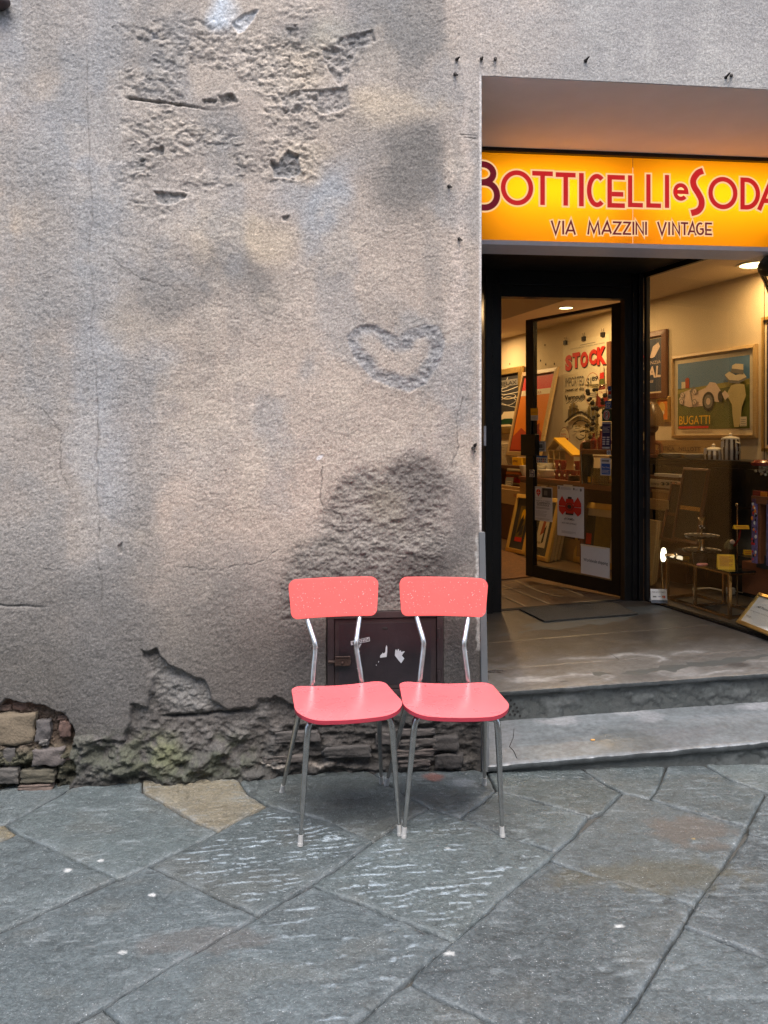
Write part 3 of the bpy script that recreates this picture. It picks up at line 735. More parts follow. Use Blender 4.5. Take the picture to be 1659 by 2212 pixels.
S([r1(-120, 440), r1(22, 432), r1(75, 468), r1(0, 500), r1(-120, 545)], (.12, .105, .07))
S([r1(-140, 548), r1(0, 502), r1(75, 470), r1(210, 527), r1(500, 662), r1(265, 770), r1(0, 885), r1(-140, 940)], (.068, .080, .080))
S([r1(22, 428), r1(197, 333), r1(262, 300), r1(332, 260), r1(600, 262), r1(615, 288), r1(720, 345), r1(830, 410), r1(945, 457), r1(800, 530), r1(650, 605), r1(530, 657), r1(500, 660), r1(210, 525), r1(75, 466)], (.070, .084, .080))
S([r1(600, 262), r1(1005, 240), r1(1075, 300), r1(1150, 347), r1(945, 457), r1(830, 408), r1(720, 344), r1(617, 288)], (.145, .13, .095))
S([r1(1005, 240), (700, 1655), (762, 1655), (800, 1690), r2(98, 308), r2(130, 325), r2(192, 357), r1(1612, 499), r1(1390, 402), r1(1152, 345), r1(1075, 298)], (.062, .073, .072))
S([(762, 1655), (1056, 1648), r2(450, 210), r2(483, 284), r2(330, 396), r2(195, 356), r2(130, 323), r2(98, 306), (800, 1688)], (.070, .080, .079))
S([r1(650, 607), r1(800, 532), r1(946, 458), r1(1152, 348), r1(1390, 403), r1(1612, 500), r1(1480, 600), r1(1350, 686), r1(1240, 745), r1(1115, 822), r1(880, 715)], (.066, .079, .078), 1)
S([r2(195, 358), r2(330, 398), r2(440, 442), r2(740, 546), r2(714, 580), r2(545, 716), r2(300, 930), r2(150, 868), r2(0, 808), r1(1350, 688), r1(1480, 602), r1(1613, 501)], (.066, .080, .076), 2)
S([r1(-150, 945), r1(0, 887), r1(265, 772), r1(502, 664), r1(530, 660), r1(648, 608), r1(880, 717), r1(1113, 824), r1(750, 1030), r1(440, 1218), r1(320, 1290), r1(120, 1400), r1(-150, 1400)], (.070, .084, .088), 0, 1)
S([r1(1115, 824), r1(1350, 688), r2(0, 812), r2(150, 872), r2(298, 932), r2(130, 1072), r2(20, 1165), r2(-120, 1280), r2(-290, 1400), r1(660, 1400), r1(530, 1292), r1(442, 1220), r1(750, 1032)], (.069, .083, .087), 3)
S([r1(320, 1292), r1(441, 1221), r1(530, 1294), r1(658, 1400), r1(130, 1402)], (.065, .075, .075))
S([r2(20, 1167), r2(115, 1116), r2(250, 1191), r2(490, 1292), r2(640, 1400), r2(-285, 1400), r2(-118, 1281)], (.072, .085, .084))
S([r2(302, 931), r2(545, 718), r2(714, 582), r2(850, 630), r2(1150, 712), r2(1338, 781), r2(1292, 868), r2(1180, 1040), r2(1090, 1190), r2(1020, 1292), r2(950, 1400), r2(642, 1400), r2(492, 1292), r2(252, 1190), r2(118, 1115), r2(132, 1073)], (.070, .083, .088), 0, 2)
S([r2(742, 546), r2(822, 481), r2(950, 371), r2(1030, 291), r2(1150, 319), r2(1400, 392), r2(1568, 440), r2(1450, 630), r2(1340, 779), r2(1150, 710), r2(850, 628), r2(716, 581)], (.075, .086, .086))
S([r2(332, 397), r2(485, 284), r2(600, 312), r2(880, 393), r2(820, 480), r2(741, 544), r2(440, 440)], (.070, .082, .079))
S([r2(486, 283), r2(452, 208), r2(470, 170), r2(850, 168), r2(862, 207), r2(950, 250), r2(1028, 290), r2(950, 368), r2(881, 391), r2(600, 310)], (.085, .100, .092))
S([r2(864, 206), r2(850, 165), r2(1262, 140), r2(1252, 186), r2(1190, 255), r2(1150, 316), r2(1032, 289), r2(952, 250)], (.090, .105, .10))
S([r2(1152, 317), r2(1190, 257), r2(1256, 184), r2(1265, 140), r2(1390, 135), r2(1382, 178), r2(1500, 240), r2(1648, 290), r2(1570, 438), r2(1400, 390)], (.080, .093, .09))
S([r2(1384, 177), r2(1392, 135), r2(2100, 100), r2(2100, 330), r2(1800, 330), r2(1650, 288), r2(1500, 238)], (.115, .13, .118))
S([r2(1572, 440), r2(1651, 291), r2(1800, 332), r2(2100, 420), r2(2050, 600), r2(1760, 520), r2(1575, 464)], (.076, .088, .088))
S([r2(1574, 466), r2(1760, 522), r2(2050, 604), r2(2000, 1130), r2(1760, 1040), r2(1656, 1004), r2(1392, 906), r2(1296, 868), r2(1342, 780), r2(1452, 632)], (.072, .083, .088), 0, 1)
S([r2(1294, 871), r2(1390, 908), r2(1655, 1006), r2(1760, 1043), r2(2000, 1135), r2(1960, 1400), r2(955, 1400), r2(1024, 1292), r2(1092, 1191), r2(1183, 1041)], (.074, .088, .092), 0, 1)
rs = random.Random(5)
def make_slab(P, col, ridge, speck, seed, g=.0068):
    rr = random.Random(seed); nr = np.random.RandomState(seed)
    cen = sum((p for p in P), V((0, 0))) / len(P)
    ar = sum(P[i].x * P[(i + 1) % len(P)].y - P[(i + 1) % len(P)].x * P[i].y for i in range(len(P)))
    if ar < 0: P = P[::-1]
    B = []
    for i in range(len(P)):
        a, b = P[i], P[(i + 1) % len(P)]; t = b - a; L_ = t.length
        if L_ < 1e-4: continue
        nrm = V((-t.y, t.x)) / L_
        k = max(1, int(L_ / .018))
        for j in range(k):
            q = a + t * (j / k); B.append(q + nrm * (.0026 + .0008 * float(vnoise(np.array([q.x * 31.0]), np.array([q.y * 31.0]), seed)[0])))
    bx = np.array([p.x for p in B]); by = np.array([p.y for p in B])
    gx, gy = np.meshgrid(np.arange(bx.min(), bx.max(), g), np.arange(by.min(), by.max(), g))
    gx = (gx + nr.uniform(-.2, .2, gx.shape) * g).ravel(); gy = (gy + nr.uniform(-.2, .2, gy.shape) * g).ravel()
    dd = sdf([(p.x, p.y) for p in B], gx, gy); k = dd < -g * .55
    gx, gy = gx[k], gy[k]
    pts = [V((x, y)) for x, y in zip(bx, by)] + [V((x, y)) for x, y in zip(gx, gy)]
    nb = len(B)
    vo, _, fo, ov, _, _ = delaunay_2d_cdt(pts, [], [list(range(nb))], 1, 1e-6)
    X = np.array([v.x for v in vo]); Y = np.array([v.y for v in vo])
    dist = np.maximum(0, -sdf([(p.x, p.y) for p in B], X, Y))
    n1 = fbm(X / .05, Y / .05, seed, 4); n2 = fbm(X / .016, Y / .012, seed + 5, 3); n0 = fbm(X / .3, Y / .3, seed + 9, 2)
    z = -.005 * np.exp(-dist / .0045) + .0016 * n1 + .0008 * n2 + .0012 * n0
    tn = fbm(X / .13, Y / .09, seed + 51, 4) * 3; tr = (np.floor(tn) + sst(.0, .12, tn - np.floor(tn))) / 3; z += .0026 * tr
    tx, ty = rr.uniform(-.002, .002), rr.uniform(-.002, .002)
    z += (X - cen.x) * tx + (Y - cen.y) * ty + rr.uniform(-.0015, .0015)
    z += np.array([gz(x) for x in X])
    c = np.ones((len(X), 3)) * np.array(col)
    c *= (1 + .10 * n0 + .10 * n1 + .12 * n2 + nr.uniform(-.20, .20, len(X)))[:, None]
    warm = sst(.1, .9, fbm(X / .18, Y / .12, seed + 21, 3))[:, None]; c = c * (1 - .22 * warm) + np.array((.125, .122, .105)) * .22 * warm
    ew = (np.exp(-dist / .02) * sst(-.2, .7, n1 + .2))[:, None] * .45; c = c * (1 - ew) + np.array((.15, .175, .185)) * ew
    wet = .30 + .25 * n0
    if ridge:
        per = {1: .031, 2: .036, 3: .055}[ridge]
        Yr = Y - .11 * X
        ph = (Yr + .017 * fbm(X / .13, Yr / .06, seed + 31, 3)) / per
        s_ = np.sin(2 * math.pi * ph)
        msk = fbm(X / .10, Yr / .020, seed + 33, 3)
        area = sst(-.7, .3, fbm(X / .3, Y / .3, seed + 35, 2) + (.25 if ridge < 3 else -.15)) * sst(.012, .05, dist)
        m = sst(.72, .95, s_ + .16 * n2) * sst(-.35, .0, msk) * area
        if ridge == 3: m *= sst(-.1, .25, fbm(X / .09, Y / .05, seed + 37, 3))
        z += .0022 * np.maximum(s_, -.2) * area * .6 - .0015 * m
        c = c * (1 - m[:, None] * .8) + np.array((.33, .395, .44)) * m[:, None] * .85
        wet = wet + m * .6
    cl = np.exp(-((tn - np.round(tn) - .06) / .06) ** 2)[:, None] * .22; c = c * (1 - cl) + np.array((.20, .225, .235)) * cl
    if speck:
        sp = nr.rand(len(X)) < (.02 if speck == 2 else .01); c[sp] = np.array((.13, .145, .155))
    else:
        sp = nr.rand(len(X)) < .004; c[sp] = np.array((.13, .145, .15))
    dk = sst(.70, .82, fbm(X / .09, Y / .02, seed + 61, 3)); c = c * (1 - .25 * dk[:, None]); z -= .0016 * dk
    if not ridge:        # chisel nicks
        nk = sst(.45, .75, fbm(X / .07, Y / .011, seed + 41, 3)) * sst(-.3, .4, fbm(X / .2, Y / .16, seed + 43, 2)); c = c * (1 - .40 * nk[:, None]) + np.array((.22, .255, .27)) * .40 * nk[:, None]; z -= .0012 * nk
    for sx, sy, rx, ry, cc, ss in STAINS:
        q = np.sqrt(((X - sx) / rx) ** 2 + ((Y - sy) / ry) ** 2) + .35 * n1
        mm = (1 - sst(.6, 1.15, q))[:, None] * ss; c = c * (1 - mm) + np.array(cc) * mm
    # skirt
    N0 = len(X); sk = np.stack([X, Y, z], -1)
    idx = {}
    for i, o_ in enumerate(ov):
        for w in o_:
            if w < nb: idx[w] = i
    ring = [idx[i] for i in range(nb) if i in idx]
    bot = sk[ring].copy(); bot[:, 2] -= .03
    verts = np.concatenate([sk, bot]); T = [tuple(f) for f in fo]
    nrg = len(ring)
    for i in range(nrg):
        j = (i + 1) % nrg; T.append((ring[i], N0 + j, ring[j])); T.append((ring[i], N0 + i, N0 + j))
    T = np.array(T)
    c = np.concatenate([c, np.full((nrg, 3), .05)]); wet = np.concatenate([wet, np.zeros(nrg)])
    ctr = np.array([cen.x, cen.y, 0]); 
    me = fast_mesh('paving_slab', verts - ctr, T, [M['slab']], np.clip(c, .01, .8), np.clip(wet, 0, 1), tri=True)
    place('paving_slab', me, V(ctr), pav)
def gp(p): q = onG(p); return q
ST = []
for (x, y, r_, ry_, cc, ss) in ((725, 1806, 14, 1, (0, 0, 0), 0),):
    pass
STAINS = []
def stain(p, rx, ry, cc, ss): q = onG(p); STAINS.append((q.x, q.y, rx, ry, cc, ss))
stain(r2(1330, 450), .16, .12, (.11, .097, .085), .7)
stain(r2(1170, 650), .30, .10, (.085, .078, .05), .5)
stain(r2(215, 225), .05, .035, (.19, .07, .05), .6)
stain(r2(330, 250), .07, .05, (.17, .19, .21), .6)
stain(r1(860, 930), .22, .06, (.11, .105, .10), .5)
for p in (r1(527, 985), r2(282, 985), r2(1018, 872), r1(655, 732), r1(290, 630), r1(434, 585), r2(275, 532)):
    stain(p, .011 if p[1] < 1950 else .015, .009, (.50, .52, .52), .9)
stain(r2(1338, 492), .008, .008, (.5, .35, .12), .9)
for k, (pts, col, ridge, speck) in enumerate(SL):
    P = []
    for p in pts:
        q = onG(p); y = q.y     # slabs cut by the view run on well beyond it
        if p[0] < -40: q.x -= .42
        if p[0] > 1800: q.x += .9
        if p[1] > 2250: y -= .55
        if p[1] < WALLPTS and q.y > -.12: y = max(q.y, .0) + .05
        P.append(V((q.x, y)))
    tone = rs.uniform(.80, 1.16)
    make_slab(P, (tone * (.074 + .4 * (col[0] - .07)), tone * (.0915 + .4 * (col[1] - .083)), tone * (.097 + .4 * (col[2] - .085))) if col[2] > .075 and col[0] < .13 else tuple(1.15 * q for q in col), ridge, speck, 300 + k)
# plain flags carrying the street on to either side of the view
def far_slab(x0, x1, y0, y1, seed):
    P = [V((x0, y0)), V((x1, y0)), V((x1, y1)), V((x0, y1))]
    make_slab(P, (.072 + .01 * rs.random(), .084, .086), 0, 0, seed, .05)
kk = 0
for x0 in (-4.1, -3.45, -2.8, -2.15):
    for y0 in (-2.6, -1.95, -1.3, -.65): far_slab(x0, x0 + .62, y0, y0 + .64, 500 + kk); kk += 1

# ------------------------------------------------------------------ steps and recess floor
M['step'] = pm('step_stone', (.165, .175, .20), .5, var=.3, scale=5, bump=.25, bscale=70)
M['stepedge'] = pm('step_edge', (.060, .068, .070), .45, var=.2, scale=12, bump=.15)
M['riser'] = pm('riser_slate', (.075, .082, .080), .7, var=.3, scale=10, bump=.9, bscale=35)
M['floor'] = pm('recess_floor', (.135, .125, .115), .38, var=.35, scale=3.5, bump=.12, bscale=60)
M['limestain'] = pm('lime_stain', (.30, .30, .30), .6, var=.3, scale=25)
M['dampstain'] = pm('damp_stain', (.075, .08, .078), .3, var=.3, scale=12)
st = thing('lower_step', 'wide pale grey stone step at street level, wet and worn', 'step', (1.7, 0, 0))
FL, FR = onY(z7(140, 900), -.012), onY(z7(1659, 768), -.012)
sl_ = (FR.z - FL.z) / (FR.x - FL.x)
XL, XR = .772, 2.95
def lz(x): return FL.z + sl_ * (x - FL.x)
YB = .375
def backz(x): return .055 + (.100 - .055) / (2.21 - .92) * (x - .92)
mb = MB(); th = .026
M['steptop'] = vc_mat('worn_step_stone', .46, 40, 90, .002, .12, .2, .5, .5)
def pxy(X, Y, Z):
    Yp = Y + DW; a = X * cT - Yp * sT; d = X * sT + Yp * cT
    return CX + F * a / d, YH - F * (Z - EYE) / d
def stone_top(name, parent, x0, x1, yf, yb, zf, zb, th, colf, edge=(.062, .070, .073), seed=1, g=.011):  # edge: same stone, shade of the upright front put into a darker colour
    nx = int((x1 - x0) / g) + 2; ny = int((yb - yf) / g) + 2
    X, Y = np.meshgrid(np.linspace(x0, x1, nx), np.linspace(yf, yb, ny)); fr = (Y - yf) / (yb - yf)
    Z0 = np.array([[zf(x) for x in X[0]]]); Z1 = np.array([[zb(x) for x in X[0]]])
    Z = Z0 * (1 - fr) + Z1 * fr
    col, wet = colf(*pxy(X, Y, Z), X, Y)
    n = fbm(X / .09, Y / .09, seed, 4); Z = Z + .0008 * n - .004 * np.exp(-(Y - yf) / .006) * (1 + .5 * fbm(X / .05, Y, seed + 3, 3))
    rows = [np.stack([X, Y, Z], -1)]; cols = [col]
    for dy, dz in ((-.0005, .006), (0, th - .004), (.004, th), (.06, th)):
        f = rows[0][0].copy() if len(rows) else None
        f = np.stack([X[0], np.full(nx, yf) + dy + .0006 * fbm(X[0] / .03, X[0] * 0 + dz * 90, seed + 7, 3), Z[0] + .004 - dz], -1)[None]
        rows.insert(0, f); cols.insert(0, np.broadcast_to(np.array(edge), (1, nx, 3)) * (1 + .3 * fbm(X[:1] / .08, X[:1] * 0 + dz * 50, seed + 5, 3))[..., None])
    Vv = np.concatenate(rows, 0); C = np.concatenate(cols, 0); R_ = Vv.shape[0]
    w = np.concatenate([np.full((4, nx), .3), wet], 0)
    i, j = np.meshgrid(np.arange(R_ - 1), np.arange(nx - 1), indexing='ij'); q = np.stack([i * nx + j, i * nx + j + 1, (i + 1) * nx + j + 1, (i + 1) * nx + j], -1).reshape(-1, 4)
    ctr = np.array([(x0 + x1) / 2, (yf + yb) / 2, zf((x0 + x1) / 2) - th])
    me = fast_mesh(name, Vv.reshape(-1, 3) - ctr, q, [M['steptop']], np.clip(C.reshape(-1, 3), .01, .8), np.clip(w.ravel(), 0, 1))
    me.set_sharp_from_angle(angle=math.radians(50))
    o = place(name, me, V(ctr), parent)
    mb = MB(); mb.hexa([(x0 + .001, yf + .02, zf(x0) - th - .002), (x1, yf + .02, zf(x1) - th - .002), (x1, yb, zb(x1) - th - .002), (x0 + .001, yb, zb(x0) - th - .002), (x0 + .001, yf + .01, zf(x0) - .003), (x1, yf + .01, zf(x1) - .003), (x1, yb - .002, zb(x1) - .003), (x0 + .001, yb - .002, zb(x0) - .003)])
    mb.put('slab_core', M['stepedge'], parent)
    return o
def blend(c, m, k, s=1.0):
    m = (np.clip(m, 0, 1) * s)[..., None]; return c * (1 - m) + np.array(k) * m
def pl_dist(P, x, y):
    d = np.full(x.shape, 1e18)
    for a, b in zip(P[:-1], P[1:]):
        ex, ey = b[0] - a[0], b[1] - a[1]; t = np.clip(((x - a[0]) * ex + (y - a[1]) * ey) / (ex * ex + ey * ey), 0, 1)
        d = np.minimum(d, (x - a[0] - ex * t) ** 2 + ((y - a[1] - ey * t) * 2.2) ** 2)
    return np.sqrt(d)
def tread_col(px, py, X, Y):
    n = fbm(X / .22, Y / .12, 5, 4); n2 = fbm(X / .05, Y / .04, 6, 4) + np.random.RandomState(6).uniform(-.5, .5, X.shape)
    c = np.ones(X.shape + (3,)) * np.array((.125, .142, .152)); c = c * (1 + .16 * n + .10 * n2)[..., None]
    c = blend(c, sst(.1, .8, n), (.155, .173, .187), .7); c = blend(c, sst(.1, .8, -n), (.125, .135, .145), .6)
    wx, wy = px + 9 * n2 + 22 * n, py + 3 * n2 + 7 * n
    def e(p, rx, ry, s=.5): return 1 - sst(1 - s, 1 + s, np.sqrt(((wx - p[0]) / rx) ** 2 + ((wy - p[1]) / ry) ** 2))
    d = np.maximum(e(z7(880, 757), 62, 23, .25), e(z7(1010, 780), 40, 12, .5)); c = blend(c, d, (.085, .095, .098), .75)
    c = blend(c, e(z7(1190, 745), 50, 22, .7), (.11, .12, .13), .45)
    c = blend(c, e(z7(540, 660), 55, 8, .3), (.24, .25, .265), .8); c = blend(c, e(z7(980, 625), 45, 8, .3), (.235, .245, .26), .7); c = blend(c, e(z7(1600, 575), 50, 8, .4), (.26, .27, .29), .7)
    c = blend(c, e(z7(220, 760), 34, 50, .6), (.16, .165, .175), .6); c = blend(c, sst(.012, .0, np.abs(Y + .010)), (.24, .26, .28), .5)
    return c, .35 + .3 * d + .15 * n
stone_top('tread', st, XL, XR, -.014, YB + .03, lz, backz, th, tread_col, seed=21)
mb = MB(); mb.box((XL + .005, .004, -.10), (XR, .05, -.03)); 
mb.hexa([(XL + .004, .006, -.1), (XR, .006, -.1), (XR, .3, -.1), (XL + .004, .3, -.1), (XL + .004, .006, lz(XL) - th - .001), (XR, .006, lz(XR) - th - .001), (XR, .3, lz(XR) - th - .001), (XL + .004, .3, lz(XL) - th - .001)])
mb.put('riser', M['riser'], st)
def on_tread(p): # lower tread: between front edge and back
    r = ray(*p); best = None
    for i in range(60):
        Y = -.014 + (YB + .02) * i / 59; q = onY(p, Y); f_ = (Y + .014) / (YB + .044); zt = lz(q.x) * (1 - f_) + backz(q.x) * f_
        if best is None or abs(q.z - zt) < best[0]: best = (abs(q.z - zt), V((q.x, Y, zt)))
    return best[1]
crk = [z7(280, 700), z7(275, 750), z7(255, 795), z7(278, 820), z7(296, 860)]
mb = MB(); mb.tube([on_tread(p) + V((0, 0, .0005)) for p in crk], .0015, 5); mb.put('crack', M['ink'], st)
UL, UR = onY(z7(160, 495), YB), onY(z7(1659, 390), YB)
us = (UR.z - UL.z) / (UR.x - UL.x)
def uz(x): return UL.z + us * (x - UL.x)
up = thing('upper_step', 'dark grey stone step with rough riser below the shop doorway', 'step', (1.8, YB, 0))
mb = MB(); X0 = .80
mb.hexa([(X0, YB + .012, .0), (XR, YB + .012, .0), (XR, YB + .3, .0), (X0, YB + .3, .0), (X0, YB + .012, uz(X0) - .0235), (XR, YB + .012, uz(XR) - .0235), (XR, YB + .3, uz(XR) - .0235), (X0, YB + .3, uz(X0) - .0235)])
mb.put('riser_core', M['riser'], up)
def split_riser(parent, x0, x1, y, zlo, zhi, rough_at, seed):
    nx, nz = int((x1 - x0) / .007), 22
    X, T = np.meshgrid(np.linspace(x0, x1, nx), np.linspace(0, 1, nz)); zh_ = np.array([zhi(x) for x in X[0]])[None]; Z = zlo + (zh_ - zlo) * T
    r = rough_at(X, T); n = fbm(X / .09, Z / .045, seed, 4); n2 = fbm(X / .02, Z / .014, seed + 3, 3)
    Yd = y + .004 - r * (.0075 * sst(-.4, .5, n) + .0018 * n2) - .0006 * n2
    Yd = np.maximum(Yd, y - .011)
    c = np.ones(X.shape + (3,)) * np.array((.068, .076, .075)); c = c * (1 + .18 * n + .16 * n2)[..., None]; c = blend(c, r * sst(.0, .8, n), (.115, .125, .125), .6); c = blend(c, r * np.exp(-((n + .05) / .06) ** 2), (.03, .033, .033), .6)
    i, j = np.meshgrid(np.arange(nz - 1), np.arange(nx - 1), indexing='ij'); q = np.stack([i * nx + j, i * nx + j + 1, (i + 1) * nx + j + 1, (i + 1) * nx + j], -1).reshape(-1, 4)
    ctr = np.array([(x0 + x1) / 2, y, zlo]); me = fast_mesh('riser', np.stack([X, Yd, Z], -1).reshape(-1, 3) - ctr, q, [M['steptop']], np.clip(c.reshape(-1, 3), .01, .6), np.full(X.size, .1)); place('riser', me, V(ctr), parent)
split_riser(up, X0, XR, YB + .008, .02, lambda x: uz(x) - .0245, lambda X, T: sst(.98, 1.16, X + .18 * (1 - T)) * sst(-.5, .1, fbm(X / .28, T * .6, 61, 3) + .35), 71)
split_riser(st, XL + .004, XR, .002, -.10, lambda x: lz(x) - th - .001, lambda X, T: sst(1.5, 1.9, X), 81)
# little drilled holes in the riser
hm = MB()
for (x, y) in ((262, 545), (242, 560), (282, 565), (235, 580), (262, 578), (295, 585), (250, 600), (275, 602), (300, 605), (230, 610), (258, 622), (285, 622), (312, 630), (225, 632)):
    p = onY(z7(x, y), YB + .009); n = 10; hm.poly([p + V((.0058 * math.cos(2 * math.pi * i / n), -.0012, .0058 * math.sin(2 * math.pi * i / n))) for i in range(n)])
hm.put('drain_holes', M['ink'], up)
# floor slabs of the recess, laid in three courses
RINGS = [[z7(525, 322), z7(640, 318), z7(780, 312), z7(900, 300), z7(960, 297), z7(1050, 305), z7(1100, 322), z7(1060, 332)],
         [z7(285, 440), z7(380, 432), z7(520, 420), z7(600, 410), z7(700, 405), z7(790, 408), z7(820, 420), z7(780, 430)],
         [z7(1700, 328), z7(1500, 334), z7(1350, 340), z7(1200, 355), z7(1110, 380), z7(1075, 402), z7(1120, 412), z7(1300, 402), z7(1500, 380)], [z7(1130, 292), z7(1210, 284), z7(1290, 282)]]
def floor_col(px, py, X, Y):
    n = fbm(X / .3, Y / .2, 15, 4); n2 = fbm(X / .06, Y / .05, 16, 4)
    c = np.ones(X.shape + (3,)) * np.array((.045, .040, .035)); c = c * (1 + .22 * n + .14 * n2)[..., None]  # dim brown light near the door put into the colour; front paler with lime
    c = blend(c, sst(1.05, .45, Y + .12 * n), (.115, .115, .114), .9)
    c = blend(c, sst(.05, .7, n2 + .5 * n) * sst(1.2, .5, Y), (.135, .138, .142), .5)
    wx, wy = px + 7 * n2 + 8 * n, py + 2.5 * n2
    def e(p, rx, ry, s=.5): return 1 - sst(1 - s, 1 + s, np.sqrt(((wx - p[0]) / rx) ** 2 + ((wy - p[1]) / ry) ** 2))
    for R_ in RINGS:
        d = pl_dist(R_, wx, wy); c = blend(c, np.exp(-(d / 3.2) ** 2) * sst(-1.0, .1, n2), (.33, .335, .34), .75); c = blend(c, np.exp(-(d / 9) ** 2), (.20, .205, .21), .45)
    c = blend(c, e(z7(390, 435), 50, 4, .5), (.30, .305, .31), .7); c = blend(c, e(z7(1180, 385), 34, 8, .6), (.22, .22, .22), .6)
    d = np.maximum(e(z7(190, 388), 26, 5, .3), e(z7(1480, 345), 26, 7, .5)); c = blend(c, d, (.045, .045, .046), .8)
    d2 = np.maximum(e(z7(470, 330), 50, 14, .8), e(z7(980, 420), 60, 14, .8)); c = blend(c, d2, (.075, .076, .078), .6)
    return c, .25 + .4 * d + .2 * n
def mixz(f_, x): return uz(x) * (1 - f_) + zfl(x) * f_
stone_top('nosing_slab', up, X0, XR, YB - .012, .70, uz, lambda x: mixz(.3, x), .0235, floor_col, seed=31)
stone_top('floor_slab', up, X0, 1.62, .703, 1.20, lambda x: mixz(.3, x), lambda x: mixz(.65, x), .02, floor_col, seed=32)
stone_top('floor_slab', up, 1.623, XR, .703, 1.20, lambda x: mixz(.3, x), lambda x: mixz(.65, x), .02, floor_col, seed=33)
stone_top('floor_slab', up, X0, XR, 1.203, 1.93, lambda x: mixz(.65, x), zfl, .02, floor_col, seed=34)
def on_recess(p):
    best = None
    for i in range(120):
        Y = YB - .01 + 1.56 * i / 119; q = onY(p, Y)
        f_ = (.3 * (Y - YB) / (.70 - YB)) if Y < .7 else (.3 + .35 * (Y - .704) / .496 if Y < 1.2 else .65 + .35 * (Y - 1.2) / .73)
        zt = mixz(f_, q.x)
        if best is None or abs(q.z - zt) < best[0]: best = (abs(q.z - zt), V((q.x, Y, zt)))
    return best[1]
# door mat
MT = [onFl(z2(*p)) for p in ((365, 1535), (575, 1637), (1355, 1573), (1130, 1480))]
mb = MB(); mb.prism([p + V((0, 0, .0015)) for p in MT], (0, 0, .009)); mt = mb.put('door_mat', pm('mat_fibre', (.045, .042, .036), .95, var=.4, scale=200, bump=.8, bscale=400), bevel=.002)
tag(mt, 'dark thin door mat lying in front of the open shop door', 'mat')

# ------------------------------------------------------------------ shop shell
sh = MB(); sh.quad((.3, 1.93, zfl(.3)), (4.1, 1.93, zfl(4.1)), (4.1, 9.6, zfl(4.1)), (.3, 9.6, zfl(.3)))
M['shopfloor'] = pm('brown_stone_floor', (.15, .095, .055), .3, var=.35, scale=5, bump=.15)
M['grout'] = pm('pale_grout', (.40, .30, .17), .8)
sfl = sh.put('shop_floor', M['shopfloor']); tag(sfl, kind='structure')
mb = MB()
for L_ in ([(225, 1330), (400, 1400), (620, 1488)], [(225, 1420), (330, 1465), (420, 1508)], [(330, 1290), (440, 1345), (570, 1395), (720, 1432)], [(225, 1365), (330, 1355), (440, 1345), (510, 1340)], [(700, 1345), (900, 1420)], [(810, 1475), (1210, 1448)]):
    P = [onFl(z2(*p)) + V((0, 0, .003)) for p in L_]
    for i in range(len(P) - 1):
        t = P[i + 1] - P[i]; q = V((-t.y, t.x, 0)).normalized() * .008
        mb.quad(P[i] - q, P[i + 1] - q, P[i + 1] + q, P[i] + q)
mb.put('grout_line', M['grout'], sfl)
mb = MB(); mb.hexa([(2.2, .3, zfl(2.2) - .03), (4.0, .3, zfl(4) - .03), (4.0, 1.928, zfl(4) - .03), (2.2, 1.928, zfl(2.2) - .03), (2.2, .3, zfl(2.2) + .012), (4.0, .3, zfl(4) + .012), (4.0, 1.928, zfl(4) + .012), (2.2, 1.928, zfl(2.2) + .012)])
# only right of the glass line
def gX(Y, c=3.426): return (c - .2084 * (Y + DW)) / 1.0282
mb = MB()
for (ya, yb) in ((.3, 1.93),):
    P = [(gX(ya) + .012, ya), (4.0, ya), (4.0, yb), (gX(yb) + .012, yb)]
    mb.hexa([(x, y, zfl(x) - .02) for x, y in P] + [(x, y, zfl(x) + .010) for x, y in P])
wf = mb.put('window_floor', pm('window_floor_boards', (.10, .075, .05), .45, var=.3, scale=6)); tag(wf, kind='structure')
mb = MB()
W0, W1 = V((gX(.2, 4.4), .2, 0)), V((gX(9.6, 4.4), 9.6, 0)); wn_ = V((1.0282, .2084, 0)).normalized()
mb.hexa([(W0.x, W0.y, 0), (W0.x + .2, W0.y, 0), (W1.x + .2, W1.y, 0), (W1.x, W1.y, 0), (W0.x, W0.y, 3), (W0.x + .2, W0.y, 3), (W1.x + .2, W1.y, 3), (W1.x, W1.y, 3)])
tag(mb.put('shop_wall', M['shopwall']), kind='structure')
mb = MB(); mb.box((.1, 9.6, 0), (4.2, 9.8, 3)); mb.box((.1, 1.0, 0), (.3, 9.6, 3)); tag(mb.put('shop_back_wall', M['shopwall']), kind='structure')
mb = MB(); mb.box((.0, .36, 3.0), (4.6, 9.8, 3.1))
# dropped ceiling strip along the picture wall
a, b = 3.66, 4.5
P = [(gX(.9, a), .9), (gX(.9, b), .9), (gX(9.6, b), 9.6), (gX(9.6, a), 9.6)]
P = [(gX(1.93, 3.43) + .03, 1.97), (gX(1.09, 3.43) + .03, 1.09), (OPX1 + .03, 1.09), (OPX1 + .03, .56), (gX(.5, b), .56), (gX(9.6, b), 9.6), (gX(9.6, a), 9.6), (gX(1.93, a), 1.99), (gX(1.93, 3.43) + .03, 1.99)]
mb.prism([(x, y, 2.5) for x, y in P], (0, 0, .45))
tag(mb.put('shop_ceiling', M['shopceil']), kind='structure')
mb = MB(); mb.box((gX(.36) + .03, .345, 0), (4.2, .55, 3)); mb.box((OPX1, .345, 0), (4.2, .55, 3)); tag(mb.put('shop_front_wall', M['shopwall']), kind='structure')

